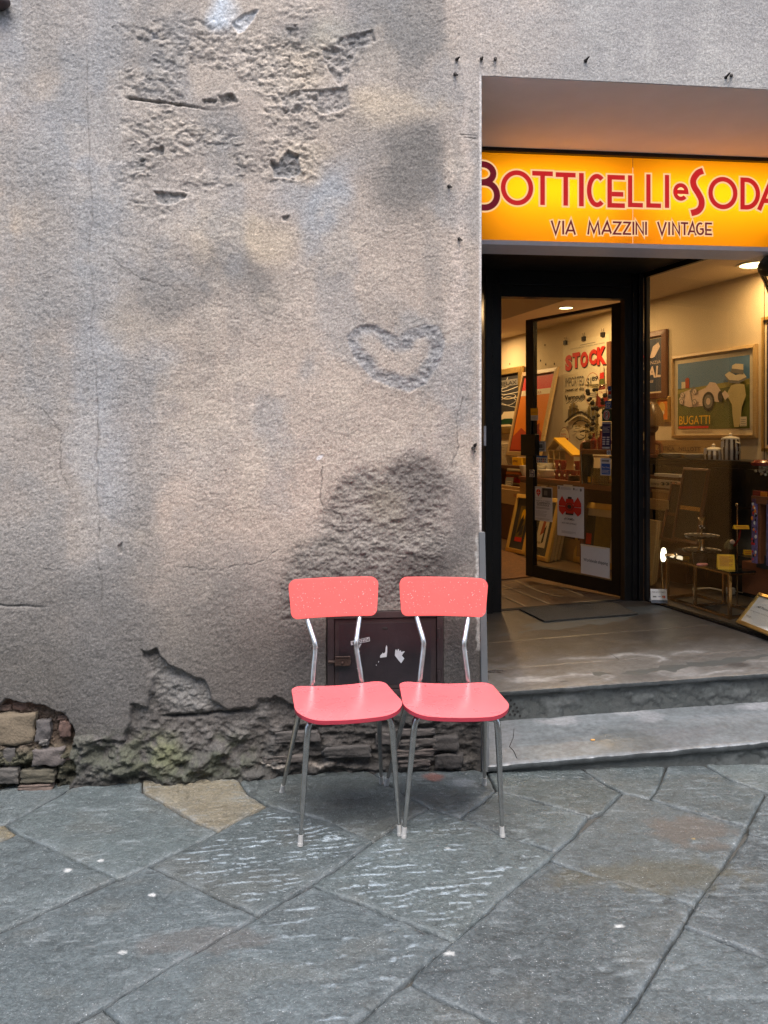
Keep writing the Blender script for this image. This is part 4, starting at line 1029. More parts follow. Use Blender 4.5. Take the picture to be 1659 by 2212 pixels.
# recess ceiling, side panel
en = thing('shop_entrance', 'black framed shop entrance recess around the open glass door', 'doorway', (1.75, 1.92, .24))
mb = MB(); mb.prism([(.70, 1.085, 2.44), (gX(1.085) - .012, 1.085, 2.44), (gX(1.90) - .012, 1.90, 2.44), (gX(1.90) - .012, 1.98, 2.44), (1.0, 1.98, 2.44)], (0, 0, .055)); mb.put('ceiling_panel', M['ceilblack'], en)
mb = MB(); mb.prism([(.72, 1.09, 2.496), (gX(1.09) + .02, 1.09, 2.496), (gX(1.9) + .02, 1.9, 2.496), (gX(1.9) + .02, 1.96, 2.496), (.72, 1.96, 2.496)], (0, 0, .5)); mb.put('ceiling_deck', M['ceilblack'], en)
mb = MB(); mb.hexa([(.70, .34, 0), (.782, .34, 0), (1.222, 1.93, 0), (1.1, 1.93, 0), (.70, .34, 3), (.782, .34, 3), (1.222, 1.93, 3), (1.1, 1.93, 3)]); mb.put('side_panel', M['black'], en)
DY = 1.92
pL0, pL1 = onY(z2(85, 800), DY).x, onY(z2(221, 800), DY).x
pR0, pR1 = onY(z2(1248, 800), DY).x, onY(z2(1390, 800), DY).x
zh0, zh1 = 2.268, 2.44
def fbox(x0, x1, z0f, z1_, y0, y1):
    return [(x0, y0, z0f(x0)), (x1, y0, z0f(x1)), (x1, y1, z0f(x1)), (x0, y1, z0f(x0)), (x0, y0, z1_), (x1, y0, z1_), (x1, y1, z1_), (x0, y1, z1_)]
for (x0, x1, d0) in ((pL0 - .02, pL0 + .045, -.02), (pL0 + .045, pL1, .0), (pR0, pR0 + .05, .012), (pR0 + .05, pR0 + .085, .0), (pR0 + .085, pR1, -.02)):
    mb = MB(); mb.hexa(fbox(x0, x1, lambda x: zfl(x) - .01, zh1, DY + d0, DY + .09)); mb.put('frame_post', M['black'], en, bevel=.003)
mb = MB(); mb.box((pL1, DY + .004, zh0), (pR0, DY + .088, 2.345)); mb.put('frame_header', M['black'], en, bevel=.003)
mb = MB(); mb.box((pL1 - .02, DY - .012, 2.345), (pR0 + .03, DY + .086, 2.4395)); mb.put('frame_header', M['black'], en, bevel=.003)
mb = MB(); mb.box((pL1 + .001, DY + .01, zfl(1.33) - .002), (pR0 - .001, DY + .08, zfl(1.33) + .001))
mb = MB(); mb.hexa([(pL1, DY + .02, zfl(pL1) - .005), (pR0, DY + .02, zfl(pR0) - .005), (pR0, DY + .07, zfl(pR0) - .005), (pL1, DY + .07, zfl(pL1) - .005), (pL1, DY + .02, zfl(pL1) + .004), (pR0, DY + .02, zfl(pR0) + .004), (pR0, DY + .07, zfl(pR0) + .004), (pL1, DY + .07, zfl(pL1) + .004)])
mb.put('threshold', M['blackmat'], en)
s_ = onY((1047, 965), 1.6)
mb = MB(); mb.box((1.135, 1.615, 1.30), (1.148, 1.625, 1.42)); mb.put('side_sticker', M['stickerw'], en)

# the splayed display window
win = thing('display_window', 'large splayed shop window pane running from the door to the street', 'window', (2.4, 1.1, .28))
g0, g1 = V((gX(1.905), 1.905, 0)), V((gX(.36), .36, 0)); gd = (g1 - g0).normalized(); gn = V((-wn_.x, -wn_.y, 0))
mb = MB(); mb.hexa([g0 + V((0, 0, .275)), g1 + V((0, 0, .275)), g1 - gn * .01 + V((0, 0, .275)), g0 - gn * .01 + V((0, 0, .275)), g0 + V((0, 0, 2.415)), g1 + V((0, 0, 2.415)), g1 - gn * .01 + V((0, 0, 2.415)), g0 - gn * .01 + V((0, 0, 2.415))])
mb.put('pane', M['pane'], win)
for (za, zb, t) in ((2.405, 2.4395, .012), (.255, .281, .008)):
    mb = MB(); mb.hexa([g0 + gn * t + V((0, 0, za)), g1 + gn * t + V((0, 0, za)), g1 - gn * (.014) + V((0, 0, za)), g0 - gn * (.014) + V((0, 0, za)), g0 + gn * t + V((0, 0, zb)), g1 + gn * t + V((0, 0, zb)), g1 - gn * .014 + V((0, 0, zb)), g0 - gn * .014 + V((0, 0, zb))]); mb.put('glazing_bead', M['black'], win)
mb = MB(); mb.hexa([g0 + gn * .01 + V((0, 0, .281)), g0 + gd * .03 + gn * .01 + V((0, 0, .281)), g0 + gd * .03 - gn * .016 + V((0, 0, .281)), g0 - gn * .016 + V((0, 0, .281)), g0 + gn * .01 + V((0, 0, 2.405)), g0 + gd * .03 + gn * .01 + V((0, 0, 2.405)), g0 + gd * .03 - gn * .016 + V((0, 0, 2.405)), g0 - gn * .016 + V((0, 0, 2.405))]); mb.put('edge_post', M['blackmat'], win)

# ------------------------------------------------------------------ lit shop sign
SY = .82
SIGNW = .84
sgn = thing('shop_sign', 'long glowing yellow shop sign with red lettering above the entrance', 'sign', (1.74, SY, 2.35))
def lightbox(name, col):      # backlit acrylic: lets the tubes behind it shine through
    m, nt, b = new_mat(name); N, L = nt.nodes, nt.links
    b.inputs['Base Color'].default_value = (*[c * .7 for c in col], 1); b.inputs['Roughness'].default_value = .3
    nz = N.new('ShaderNodeTexNoise'); nz.inputs['Scale'].default_value = 6; tc = N.new('ShaderNodeTexCoord'); L.new(tc.outputs['Object'], nz.inputs['Vector'])
    mx = N.new('ShaderNodeMix'); mx.data_type = 'RGBA'; mx.inputs[6].default_value = (*[c * .95 for c in col], 1); mx.inputs[7].default_value = (*col, 1); L.new(nz.outputs['Fac'], mx.inputs[0])
    t = N.new('ShaderNodeBsdfTranslucent'); L.new(mx.outputs[2], t.inputs['Color'])
    ad = N.new('ShaderNodeMixShader'); ad.inputs[0].default_value = .7; L.new(b.outputs[0], ad.inputs[1]); L.new(t.outputs[0], ad.inputs[2])
    L.new(ad.outputs[0], N['Material Output'].inputs['Surface']); return m
M['signy'] = lightbox('sign_yellow', (1.0, .385, .004))
M['signr'] = emis('sign_red', lin(216, 38, 40), .24)
M['signm'] = emis('sign_maroon', lin(128, 22, 44), .19)
M['signc'] = emis('sign_cream', lin(255, 208, 150), .30)
def sp(x, y): q = onY(z5(x, y), SY); return (q.x, q.z)
zt, zb_ = 2.806, 2.358
sx0, sx1, sj = .765, 2.745, sp(925, 700)[0]
for xa_, xb_ in ((sx0, sj - .0012), (sj + .0012, sx1)):
    mb = MB(); mb.quad((xa_, SY, zb_), (xb_, SY, zb_), (xb_, SY, zt), (xa_, SY, zt)); mb.put('sign_panel', M['signy'], sgn)
    for zz, e_ in ((.62, 1.0), (.22, .24)):
        ld = bpy.data.lights.new('sign_tube', 'AREA'); ld.shape = 'RECTANGLE'; ld.size = (xb_ - xa_) * .86; ld.size_y = .11; ld.energy = SIGNW * e_; ld.color = (1, .95, .85)
        lo = bpy.data.objects.new('sign_tube', ld); COL.objects.link(lo); lo.parent = sgn; lo.location = V(((xa_ + xb_) / 2, SY + .148, zb_ + (zt - zb_) * zz)) - WP[sgn.name]; lo.rotation_euler = (math.radians(-90), 0, 0)
mb = MB(); mb.box((sj - .0014, SY - .0015, zb_), (sj + .0014, SY + .002, zt - .05)); mb.put('panel_joint', M['signc'], sgn)
mb = MB(); mb.box((sx0 - .01, SY - .03, zt), (sx1 + .01, SY + .2, OPZ + .004)); mb.put('sign_cap', M['black'], sgn, bevel=.003)
mb = MB(); mb.box((sx0 - .01, SY - .014, zb_ - .024), (sx1 + .01, SY + .2, zb_)); mb.put('sign_trim', M['grey_trim'], sgn, bevel=.003)
mb = MB(); mb.box((sx0 - .002, SY + .17, zb_ + .001), (sx1 + .002, SY + .19, zt - .001)); mb.box((sx0 - .012, SY + .002, zb_ + .001), (sx0 - .002, SY + .19, zt - .001)); mb.box((sx1 + .002, SY + .002, zb_ + .001), (sx1 + .012, SY + .19, zt - .001)); mb.put('sign_box', M['porcelain'], sgn)
mb = MB(); mb.box((sx0 - .05, SY + .2, zb_ + .06), (sx1 + .05, SY + .26, 2.87)); mb.put('sign_backing', M['ceilblack'], sgn)
def arc(cx, cy, rx, ry, a0, a1, n=22): return [(cx + rx * math.cos(math.radians(a0 + (a1 - a0) * i / n)), cy + ry * math.sin(math.radians(a0 + (a1 - a0) * i / n))) for i in range(n + 1)]
def spline(P, n=6):
    out = []
    for i in range(len(P) - 1):
        p0, a, b, p3 = P[max(0, i - 1)], P[i], P[i + 1], P[min(len(P) - 1, i + 2)]
        for j in range(n):
            t = j / n; out.append(tuple(.5 * (2 * a[k] + (b[k] - p0[k]) * t + (2 * p0[k] - 5 * a[k] + 4 * b[k] - p3[k]) * t * t + (-p0[k] + 3 * a[k] - 3 * b[k] + p3[k]) * t ** 3) for k in (0, 1)))
    return out + [P[-1]]
def glyph(ch, x0, x1, z0, z1_, w):
    h = w / 2; a, b, c, d = x0 + h, x1 - h, z0 + h, z1_ - h; W, Hh = b - a, d - c; mx, mz = (a + b) / 2, (c + d) / 2
    if ch == 'O': return [(arc(mx, mz, W / 2, Hh / 2, 0, 360, 40), True)]
    if ch == 'T': return [([(x0, d), (x1, d)], False), ([(mx, z0), (mx, d - h)], False)]
    if ch == 'I': return [([(mx, z0), (mx, z1_)], False)]
    if ch == 'L': return [([(a, z1_), (a, c), (x1, c)], False)]
    if ch == 'E': return [([(x1, d), (a, d), (a, c), (x1, c)], False), ([(a + h, c + Hh * .40), (x1 - .12 * W, c + Hh * .40)], False)]
    if ch == 'C': return [(arc(mx + W * .12, mz, W * .62, Hh / 2, 52, 308, 26), False)]
    if ch == 'D': return [([(a, c)] + arc(a + W * .25, mz, W * .75, Hh / 2, -90, 90, 22) + [(a, d)], True)]
    if ch == 'B': return [([(a, c)] + arc(a + W * .45, c + Hh * .29, W * .55, Hh * .29, -90, 90, 14) + [(a, c + Hh * .58)], True), ([(a, c + Hh * .58)] + arc(a + W * .35, c + Hh * .79, W * .48, Hh * .21, -90, 90, 12) + [(a, d)], True)]
    if ch == 'A': return [([(x0 + h * .6, z0), (mx + W * .06, z1_ - h * .5), (x1 - h * .6, z0)], False), ([(a + W * .16, c + Hh * .26), (b - W * .14, c + Hh * .26)], False)]
    if ch == 'V': return [([(x0 + h * .6, z1_), (mx, z0 + h * .5), (x1 - h * .6, z1_)], False)]
    if ch == 'M': return [([(x0 + h, z0), (a + W * .14, z1_ - h), (mx, c + Hh * .1), (b - W * .14, z1_ - h), (x1 - h, z0)], False)]
    if ch == 'N': return [([(a, z0), (a, d), (b, c), (b, z1_)], False)]
    if ch == 'Z': return [([(x0, d), (b, d), (a, c), (x1, c)], False)]
    if ch == 'G': return [(arc(mx + W * .08, mz, W * .58, Hh / 2, 60, 330, 26) + [(b, mz - Hh * .02), (mx + W * .05, mz - Hh * .02)], False)]
    if ch == 'S': return [(spline([(x0 + W * v_[0] + h, z0 + (z1_ - z0) * v_[1]) for v_ in ((.86, .955), (.48, .90), (.18, .76), (.22, .62), (.52, .47), (.74, .33), (.72, .19), (.46, .09), (.02, .045))]), False)]
    if ch == 'e': return [([(a, mz), (b, mz)] + arc(mx, mz, W / 2, Hh / 2, 0, 318, 26)[1:], False)]
def ribbon(mb, pts, closed, w, y, ext=0.0, mi=0):
    P = [V((p[0], p[1])) for p in pts]
    if closed and (P[0] - P[-1]).length < 1e-6: P = P[:-1]
    n = len(P)
    if not closed and ext:
        P[0] = P[0] + (P[0] - P[1]).normalized() * ext; P[-1] = P[-1] + (P[-1] - P[-2]).normalized() * ext
    Ls, Rs = [], []
    for i in range(n):
        p = P[i]; a = P[i - 1] if (closed or i) else None; b = P[(i + 1) % n] if (closed or i < n - 1) else None
        d1 = (p - a).normalized() if a is not None else None; d2 = (b - p).normalized() if b is not None else None
        if d1 is None: d1 = d2
        if d2 is None: d2 = d1
        n1, n2 = V((-d1.y, d1.x)), V((-d2.y, d2.x)); m = (n1 + n2)
        m = n1 if m.length < 1e-3 else m.normalized(); k = min(1 / max(.2, m.dot(n1)), 2.6)
        Ls.append(p + m * (w / 2) * k); Rs.append(p - m * (w / 2) * k)
    for i in range(n if closed else n - 1):
        j = (i + 1) % n
        mb.quad((Rs[i].x, y, Rs[i].y), (Rs[j].x, y, Rs[j].y), (Ls[j].x, y, Ls[j].y), (Ls[i].x, y, Ls[i].y), mi)
def sign_letter(ch, xl, xr, yt, yb, w, m, ol, lv):
    x0, z1_ = sp(xl, yt); x1, z0 = sp(xr, yb); z0 = (sp(xl, yb)[1] + z0) / 2; z1_ = (sp(xr, yt)[1] + z1_) / 2
    wpx = (sp(500, 700)[0] - sp(400, 700)[0]) / 100; w *= wpx; ol *= wpx
    st_ = glyph(ch, x0, x1, z0, z1_, w); y = SY - .0022 - lv * .0016
    mb = MB()
    for k, (p, c) in enumerate(st_): ribbon(mb, p, c, w, y - .0006 * (k + 1))
    o = mb.put('letter', m, sgn)
    mo = MB()
    for k, (p, c) in enumerate(st_): ribbon(mo, p, c, w + 2 * ol, y + .0006 * (k + 1) - .0006, ol)
    mo.put('letter_outline', M['signc'], o)
BIG = [('B', 48, 204, 605, 874, 33, 'm'), ('O', 207, 383, 655, 845, 25, 'r'), ('T', 378, 490, 659, 843, 25, 'r'), ('T', 505, 613, 667, 847, 25, 'r'), ('I', 632, 658, 669, 850, 26, 'r'), ('C', 674, 768, 674, 855, 25, 'r'),
       ('E', 786, 881, 680, 858, 25, 'r'), ('L', 897, 978, 683, 856, 24, 'r'), ('L', 997, 1077, 677, 858, 24, 'r'), ('I', 1097, 1121, 680, 859, 24, 'r'), ('e', 1143, 1226, 724, 820, 22, 'r'), ('S', 1222, 1332, 645, 900, 34, 'r'),
       ('O', 1334, 1492, 690, 866, 25, 'r'), ('D', 1507, 1614, 695, 869, 25, 'r'), ('A', 1602, 1738, 698, 872, 25, 'r')]
for i, (ch, a, b, c, d, w, k) in enumerate(BIG): sign_letter(ch, a, b, c, d, w, M['signm' if k == 'm' else 'signr'], 9, i % 2)
SM = [('V', 480, 531), ('I', 540, 551), ('A', 557, 614), ('M', 676, 748), ('A', 752, 812), ('Z', 815, 862), ('Z', 868, 915), ('I', 921, 932), ('N', 938, 986), ('I', 990, 1000), ('V', 1057, 1108), ('I', 1115, 1126), ('N', 1137, 1181), ('T', 1184, 1224), ('A', 1222, 1270), ('G', 1266, 1308), ('E', 1316, 1354)]
for i, (ch, a, b) in enumerate(SM): sign_letter(ch, a, b, 928 + (a - 480) * .012, 1003 + (a - 480) * .005, 10, M['signm'], 7, i % 2)

# ------------------------------------------------------------------ door leaf
q0 = onFl(z2(437, 1290)); q1 = onFl(z2(1222, 1440))
q1.z = zfl(q1.x); q0.z = zfl(q0.x)
du = (q1 - q0); du.z = 0; DL = du.length; du.normalize()
leaf = thing('glass_door', 'black framed glass shop door standing open, covered with stickers and notices', 'door', q1)
zB, zT = .282, 2.258
dsh = Sheet(V((q0.x, q0.y, zB)), du, (0, 0, 1), DL, zT - zB)
def dbox(a0, a1, b0, b1, d0, d1, nm, m, par=leaf, bev=.0025):
    mb = MB(); mb.prism([dsh.p(a0, b0, d0), dsh.p(a1, b0, d0), dsh.p(a1, b1, d0), dsh.p(a0, b1, d0)], dsh.n * (d1 - d0)); return mb.put(nm, m, par, bevel=bev)
def dpx(p):  # sight line meets the door plane
    r = V(ray(*p)); o = V((0, -DW, EYE)); t = (dsh.o - o).dot(dsh.n) / r.dot(dsh.n); w = o + r * t - dsh.o
    return (w.dot(dsh.u) / dsh.w, w.z / dsh.h)
aL = dpx(z1(500, 1200))[0]; aR = dpx(z1(1148, 1200))[0]; bB = dpx(z2(1120, 1285))[1]; bT = dpx(z1(1148, 560))[1]
dbox(0, aL, 0, 1, -.02, .02, 'stile', M['black']); dbox(aR, 1, 0, 1, -.02, .02, 'stile', M['black'])
dbox(aL, aR, 0, bB, -.019, .019, 'bottom_rail', M['black']); dbox(aL, aR, bT, 1, -.019, .019, 'top_rail', M['black'])
dbox(aL - .002, aR + .002, bB - .002, bT + .002, -.004, .004, 'pane', M['clear'], leaf, 0)
a0, b1 = dpx(z1(432, 1612)); a1, b0 = dpx(z1(552, 1790)); dbox(a0, a1, b0, b1, .02, .065, 'lock_case', M['black'], leaf, .004)
a0, b1 = dpx(z1(478, 1500)); dbox(a0, a0 + .018, b1 - .06, b1, .02, .04, 'pull_handle', M['blackmat'])
for zz in (.12, .5, .86):
    mb = MB(); c = dsh.p(1.012, zz, .0); mb.lathe([(.011, -.05), (.011, .05)], c, 10); mb.put('hinge', M['chrome_dull'], leaf, smooth=True)
def dsheet(pa, pb, off=.0062):
    a0, b1 = dpx(pa); a1, b0 = dpx(pb)
    return Sheet(dsh.p(a0, b0, off), dsh.u, dsh.v, (a1 - a0) * dsh.w, (b1 - b0) * dsh.h)
def sticker(pa, pb, m, fn=None, nm='sticker', off=.0062):
    s = dsheet(pa, pb, off); mb = MB(); mb.prism([s.p(0, 0, -.001), s.p(1, 0, -.001), s.p(1, 1, -.001), s.p(0, 1, -.001)], s.n * .001)
    o = mb.put(nm, m, leaf)
    if fn: fn(s); s.done(o)
sticker(z1(482, 1398), z1(542, 1496), M['paper'], lambda s: (s.rect(0, .42, 1, 1, M['yellow']), s.lines(.1, .9, .1, .38, 3, M['greyink'], .3), s.lines(.1, .8, .6, .75, 2, M['amber'], .3)), off=.0225)
sticker(z1(517, 1668), z1(592, 1755), M['paper'], lambda s: (s.rect(.16, .16, .84, .86, M['ink']), s.rect(.20, .20, .80, .82, M['paper']), s.rect(.32, .34, .68, .7, M['greyink'])))
sticker(z1(516, 1787), z1(604, 1852), M['paper'], lambda s: (s.rect(0, .74, 1, 1, M['blue']), [s.rect(.08 + .18 * i, .42, .19 + .18 * i, .6, M[('redink', 'greyink', 'navy', 'amber', 'greyink')[i]]) for i in range(5)], [s.rect(.08 + .18 * i, .14, .19 + .18 * i, .32, M[('greyink', 'navy', 'greyink', 'redink', 'greyink')[i]]) for i in range(5)]))
sticker(z1(470, 1906), z1(511, 1966), M['paper'], lambda s: (s.rect(.07, .05, .93, .95, M['navy']), s.text('AM', .18, .55, .82, .85, M['paper'], .02), s.text('EX', .18, .14, .82, .45, M['paper'], .02)), off=.0225)
sticker(z1(1108, 1213), z1(1137, 1320), M['paper'], lambda s: (s.rect(.1, .66, .95, .97, M['blue']), s.rect(.1, .35, .95, .62, M['redink']), s.text('VISA', .1, .08, .9, .26, M['navy'], .02)))
sticker(z1(1086, 1335), z1(1138, 1400), M['blue'], lambda s: (s.text('AM', .14, .54, .86, .88, M['paper'], .02), s.text('EX', .14, .12, .86, .46, M['paper'], .02)))
sticker(z1(1060, 1404), z1(1138, 1503), M['greenink'], lambda s: (s.ell(.5, .5, .36, .40, M['paper']), s.ell(.5, .5, .31, .35, M['redink']), s.ell(.5, .5, .19, .33, M['paper']), s.line([(.42, .3), (.42, .7), (.58, .7), (.58, .5), (.42, .5)], .006, M['ink'])))
sticker(z1(1060, 1510), z1(1134, 1740), M['navy'], lambda s: (s.rect(0, .93, 1, .985, M['stickerw']), s.text('CARD', .1, .945, .9, .975, M['navy']), s.lines(.1, .9, .62, .85, 5, M['stickerw'], .3, 3), [s.rect(.1 + .45 * (i % 2), .42 - .08 * (i // 2), .42 + .45 * (i % 2), .465 - .08 * (i // 2), M['stickerw']) for i in range(8)], s.rect(.08, .04, .92, .1, M['stickerw'])))
sticker(z1(1099, 1745), z1(1131, 1782), M['stickerw'], lambda s: (s.line([(.25, .5), (.6, .8), (.6, .2), (.25, .5)], .003, M['ink']), s.line([(.75, .25), (.85, .5), (.75, .75)], .003, M['ink'])))
sticker(z1(1046, 1808), z1(1131, 1955), M['paper'], lambda s: (s.rect(.12, .05, .95, .68, M['blue']), s.text('Tax Free', .16, .42, .9, .52, M['paper']), s.lines(.16, .9, .14, .36, 3, M['paper'], .3, 4), s.rect(.15, .8, .75, .88, M['greyink']), s.ell(.78, .84, .08, .06, M['greyink'])))
# notices taped to the door
def notice(nm, label, pa, pb, m, fn, tape=None):
    s = dsheet(pa, pb, .0075); root = paper(s, nm, label, 'notice', m, .001)
    fn(s); s.done(root)
    for (a, b, w, h) in (tape or ()):
        mb = MB(); mb.quad(s.p(a, b, .0035), s.p(a + w, b + .01, .0035), s.p(a + w, b + h, .0035), s.p(a, b + h, .0035)); mb.put('tape', M['cream'], root)
    return root
def n1(s):
    s.rect(.03, .66, .42, .97, M['ink']); s.rect(.04, .665, .41, .965, M['paper'])
    s.ell(.22, .84, .13, .085, M['redink']); s.poly([(.12, .80), (.32, .80), (.22, .70)], M['redink']); s.line([(.10, .83), (.34, .83)], .003, M['paper']); s.line([(.22, .76), (.22, .92)], .003, M['paper'])
    s.rect(.45, .70, .98, .97, M['leafdark']); s.rect(.55, .76, .75, .9, M['greyink'])
    s.text('SABATO 27 APRILE', .08, .57, .92, .61, M['greyink']); s.text('SCARPINATA', .14, .50, .9, .555, M['ink'], .01); s.text('ECOLOGICA', .18, .44, .86, .49, M['ink'], .01)
    s.lines(.12, .88, .36, .42, 2, M['greyink'], .35, 2); s.lines(.07, .75, .14, .32, 6, M['greyink'], .2, 5); s.lines(.07, .93, .04, .10, 2, M['greyink'], .25, 7)
notice('leaflet', 'small printed leaflet with a red balloon taped to the open glass door', z2(503, 508), z2(648, 806), M['paper'], n1, [(.38, .97, .3, .06)])
def n2(s):
    s.rect(.04, .93, .09, .985, M['greyink']); s.lines(.13, .55, .93, .98, 3, M['greyink'], .25, 3); s.rect(.62, .93, .66, .975, M['ink']); s.lines(.68, .78, .93, .96, 2, M['greyink'], .3); s.ell(.9, .94, .035, .03, M['greyink'])
    s.poly([(.42, .79), (.56, .79), (.57, .75), (.61, .74), (.62, .68), (.40, .68), (.36, .74), (.41, .75)], M['ink'])
    s.poly([(.36, .75), (.62, .75), (.66, .66), (.60, .64), (.66, .60), (.64, .46), (.34, .46), (.32, .60), (.38, .64), (.33, .67)], M['redink'])
    s.poly([(.08, .68), (.20, .80), (.36, .66), (.36, .60), (.07, .60)], M['redink']); s.poly([(.07, .59), (.36, .59), (.36, .52), (.22, .42), (.09, .50)], M['redink'])
    s.poly([(.63, .66), (.80, .80), (.92, .68), (.93, .60), (.63, .60)], M['redink']); s.poly([(.63, .59), (.93, .59), (.92, .48), (.80, .42), (.63, .52)], M['redink'])
    s.ell(.49, .595, .15, .075, M['darkred']); s.ell(.49, .595, .12, .06, M['redink']); s.ell(.49, .595, .085, .042, M['ink']); s.rect(.35, .435, .64, .465, M['ink'])
    s.text('\u00abFORME\u00bb', .29, .33, .68, .375, M['ink'], .01); s.text('ARTE INDUSTRIALE', .20, .25, .76, .282, M['ink'], .005)
    s.lines(.2, .8, .07, .12, 3, M['greyink'], .25, 9)
notice('exhibition_poster', 'white exhibition poster with a red camera shape taped to the glass door', z2(690, 500), z2(910, 945), M['paper'], n2, [(.25, .985, .35, .04)])
def n3(s):
    s.text('Worldwide shipping', .10, .40, .94, .54, M['ink'])
notice('shipping_notice', 'white sheet reading Worldwide shipping low on the glass door', z2(885, 985), z2(1124, 1275), M['paper'], n3, [(.0, .95, .9, .05)])

# ------------------------------------------------------------------ lamps of the shop
WARM = (1.0, .62, .28)
M['lampglow'] = emis('downlight_glow', (1.0, .84, .42), 3.0)
def downlight(c, power, label, k=1.0):
    t = thing('ceiling_light', label, 'ceiling light', c, 'round downlights in the shop ceiling')
    mb = MB(); mb.lathe([(.125 * k, -.008), (.125 * k, .0), (.105 * k, .0), (.105 * k, -.006), (.125 * k, -.008)], c, 28, cap=False); mb.put('rim', M['porcelain'], t, smooth=True)
    mb = MB(); mb.lathe([(.001, -.003), (.104 * k, -.003)], c, 28, cap=False); mb.put('diffuser', M['lampglow'], t)
    ld = bpy.data.lights.new('ceiling_lamp', 'AREA'); ld.shape = 'DISK'; ld.size = .16; ld.energy = power; ld.color = WARM
    lo = bpy.data.objects.new('ceiling_lamp', ld); COL.objects.link(lo); lo.parent = t; lo.location = (0, 0, -.02)
D1 = onZ((1634, 571), 2.5); D2 = onZ(z1(755, 560), 2.5)
LP = 5.0
downlight(D1 + V((0, 0, -.001)), LP * .8, 'bright round downlight in the ceiling just behind the display window')
downlight(D2 + V((0, 0, -.001)), LP * 1.2, 'small round downlight seen through the open door above the leaf', .55)
dd_ = V((-.2027, 1, 0)).normalized()
downlight(D1 + dd_ * 1.25 - V((.35, 0, .001)), LP * .35, 'added unseen downlight behind the black door post, there to even the light')  # extra lamp out of view, put in to even the shop light
downlight(D2 + dd_ * 2.0 + V((0, 0, -.001)), LP * 1.2, 'added unseen downlight deep in the shop ceiling, there to even the light')  # another unseen lamp added for even light
wl = V((-.2027, 1, 0)).normalized(); ww = -wl   # along the picture wall: away from / towards the street
wall_n = V((-wn_.x, -wn_.y, 0))

# ------------------------------------------------------------------ pictures on the long wall
def wall_sheet(tl, tr, zlow, lift=.004):
    A, B = onW(tl), onW(tr); w = (B - A).length if abs(B.z - A.z) < 1e-6 else V((B.x - A.x, B.y - A.y, 0)).length
    zt_ = (A.z + B.z) / 2
    return Sheet(V((A.x, A.y, zlow)) + wall_n * lift, ww, (0, 0, 1), w, zt_ - zlow)
# black picture in a gold frame
s = wall_sheet(z1(60, 1118), z1(415, 1030), onW(z1(415, 1605)).z)
rt, p = framed(s, 'gold_framed_picture', 'black picture with white swirls and a small car in a gold frame', 'picture', .07, .05, M['gold'], M['leafdark'])
for k in range(4):
    p.line(spline([(.1 + .2 * k, .95), (.5, .75 - .05 * k), (.95, .85 - .1 * k)], 5), .008, M['porcelain'])
p.ell(.72, .58, .18, .05, M['cream']); p.ell(.72, .585, .165, .04, M['leafdark'])
p.line(spline([(.3, .5), (.7, .42), (.9, .5), (.7, .58), (.5, .5), (.75, .40), (.98, .36)], 6), .006, M['porcelain'])
p.rect(.3, .78, .95, .9, M['greyink']); p.text('RELAX', .5, .80, .92, .87, M['ink'], .02)
p.poly([(.3, .02), (1, .02), (1, .20), (.93, .30), (.6, .30), (.5, .20), (.3, .20)], M['cream']); p.poly([(.3, .06), (.95, .06), (.9, .12), (.8, .17), (.6, .17), (.4, .11)], M['greenink']); p.ell(.45, .07, .05, .02, M['ink']); p.ell(.8, .07, .05, .02, M['ink'])
p.done(rt)
# orange poster, oak frame, leaning
A, B = onW(z1(405, 1100), 4.32), onW(z1(705, 1055), 4.32); A2 = onW(z1(370, 1800), 4.02); 
w_ = V((B.x - A.x, B.y - A.y, 0)).length; ztop = (A.z + B.z) / 2; zlow = A2.z
low = A + wall_n * .20; low.z = zlow
up_v = (V((A.x, A.y, ztop)) - V((low.x, low.y, zlow)))
s = Sheet(V((low.x, low.y, zlow)), ww, up_v, w_, up_v.length)
rt, p = framed(s, 'orange_poster', 'tall orange and red poster in a pale wood frame leaning on the wall', 'picture', .05, .03, M['paleoak'], M['darkred'], .02, M['orange'])
p.rect(0, .82, 1, 1, M['redink']); p.rect(0, .745, 1, .82, M['cream']); p.text('veritas', .25, .76, .7, .80, M['amber'], .0); p.poly([(0, .0), (1, .0), (1, .22), (.75, .34), (.5, .22), (.25, .30), (0, .18)], M['amber']); p.poly([(.62, .28), (.85, .36), (.9, .2), (.62, .16)], M['darkred'])
p.done(rt)
# vermouth poster
s = wall_sheet(z1(735, 868), z1(1115, 765), onW(z1(740, 1780)).z, .006)
rt = paper(s, 'vermouth_poster', 'large cream STOCK vermouth poster pinned with clips on the shop wall', 'poster', M['cream'])
s.text('IMPORTED BRANDY, CORDIALS AND GINGER', .18, .925, .92, .938, M['greyink']); s.lines(.4, .75, .95, .955, 1, M['greyink'], .8)
for ch, a, b, c, d in (('S', .06, .22, .745, .885), ('T', .23, .40, .76, .895), ('O', .41, .58, .755, .89), ('C', .60, .76, .765, .895), ('K', .77, .96, .755, .905)):
    s.text(ch, a + .008, c - .010, b + .008, d - .010, M['ink'], .065); 
for ch, a, b, c, d in (('S', .06, .22, .745, .885), ('T', .23, .40, .76, .895), ('O', .41, .58, .755, .89), ('C', .60, .76, .765, .895), ('K', .77, .96, .755, .905)):
    s.text(ch, a, c, b, d, M['redink'], .065)
s.text('IMPORTED', .07, .605, .50, .685, M['greyink'], .0); s.text('sweet or dry', .07, .555, .50, .59, M['ink'], .02); s.text('Vermouth', .06, .485, .52, .53, M['ink'], .03)
s.ell(.68, .56, .165, .14, M['amber'], 40); s.ell(.68, .56, .157, .135, M['cream'], 40)
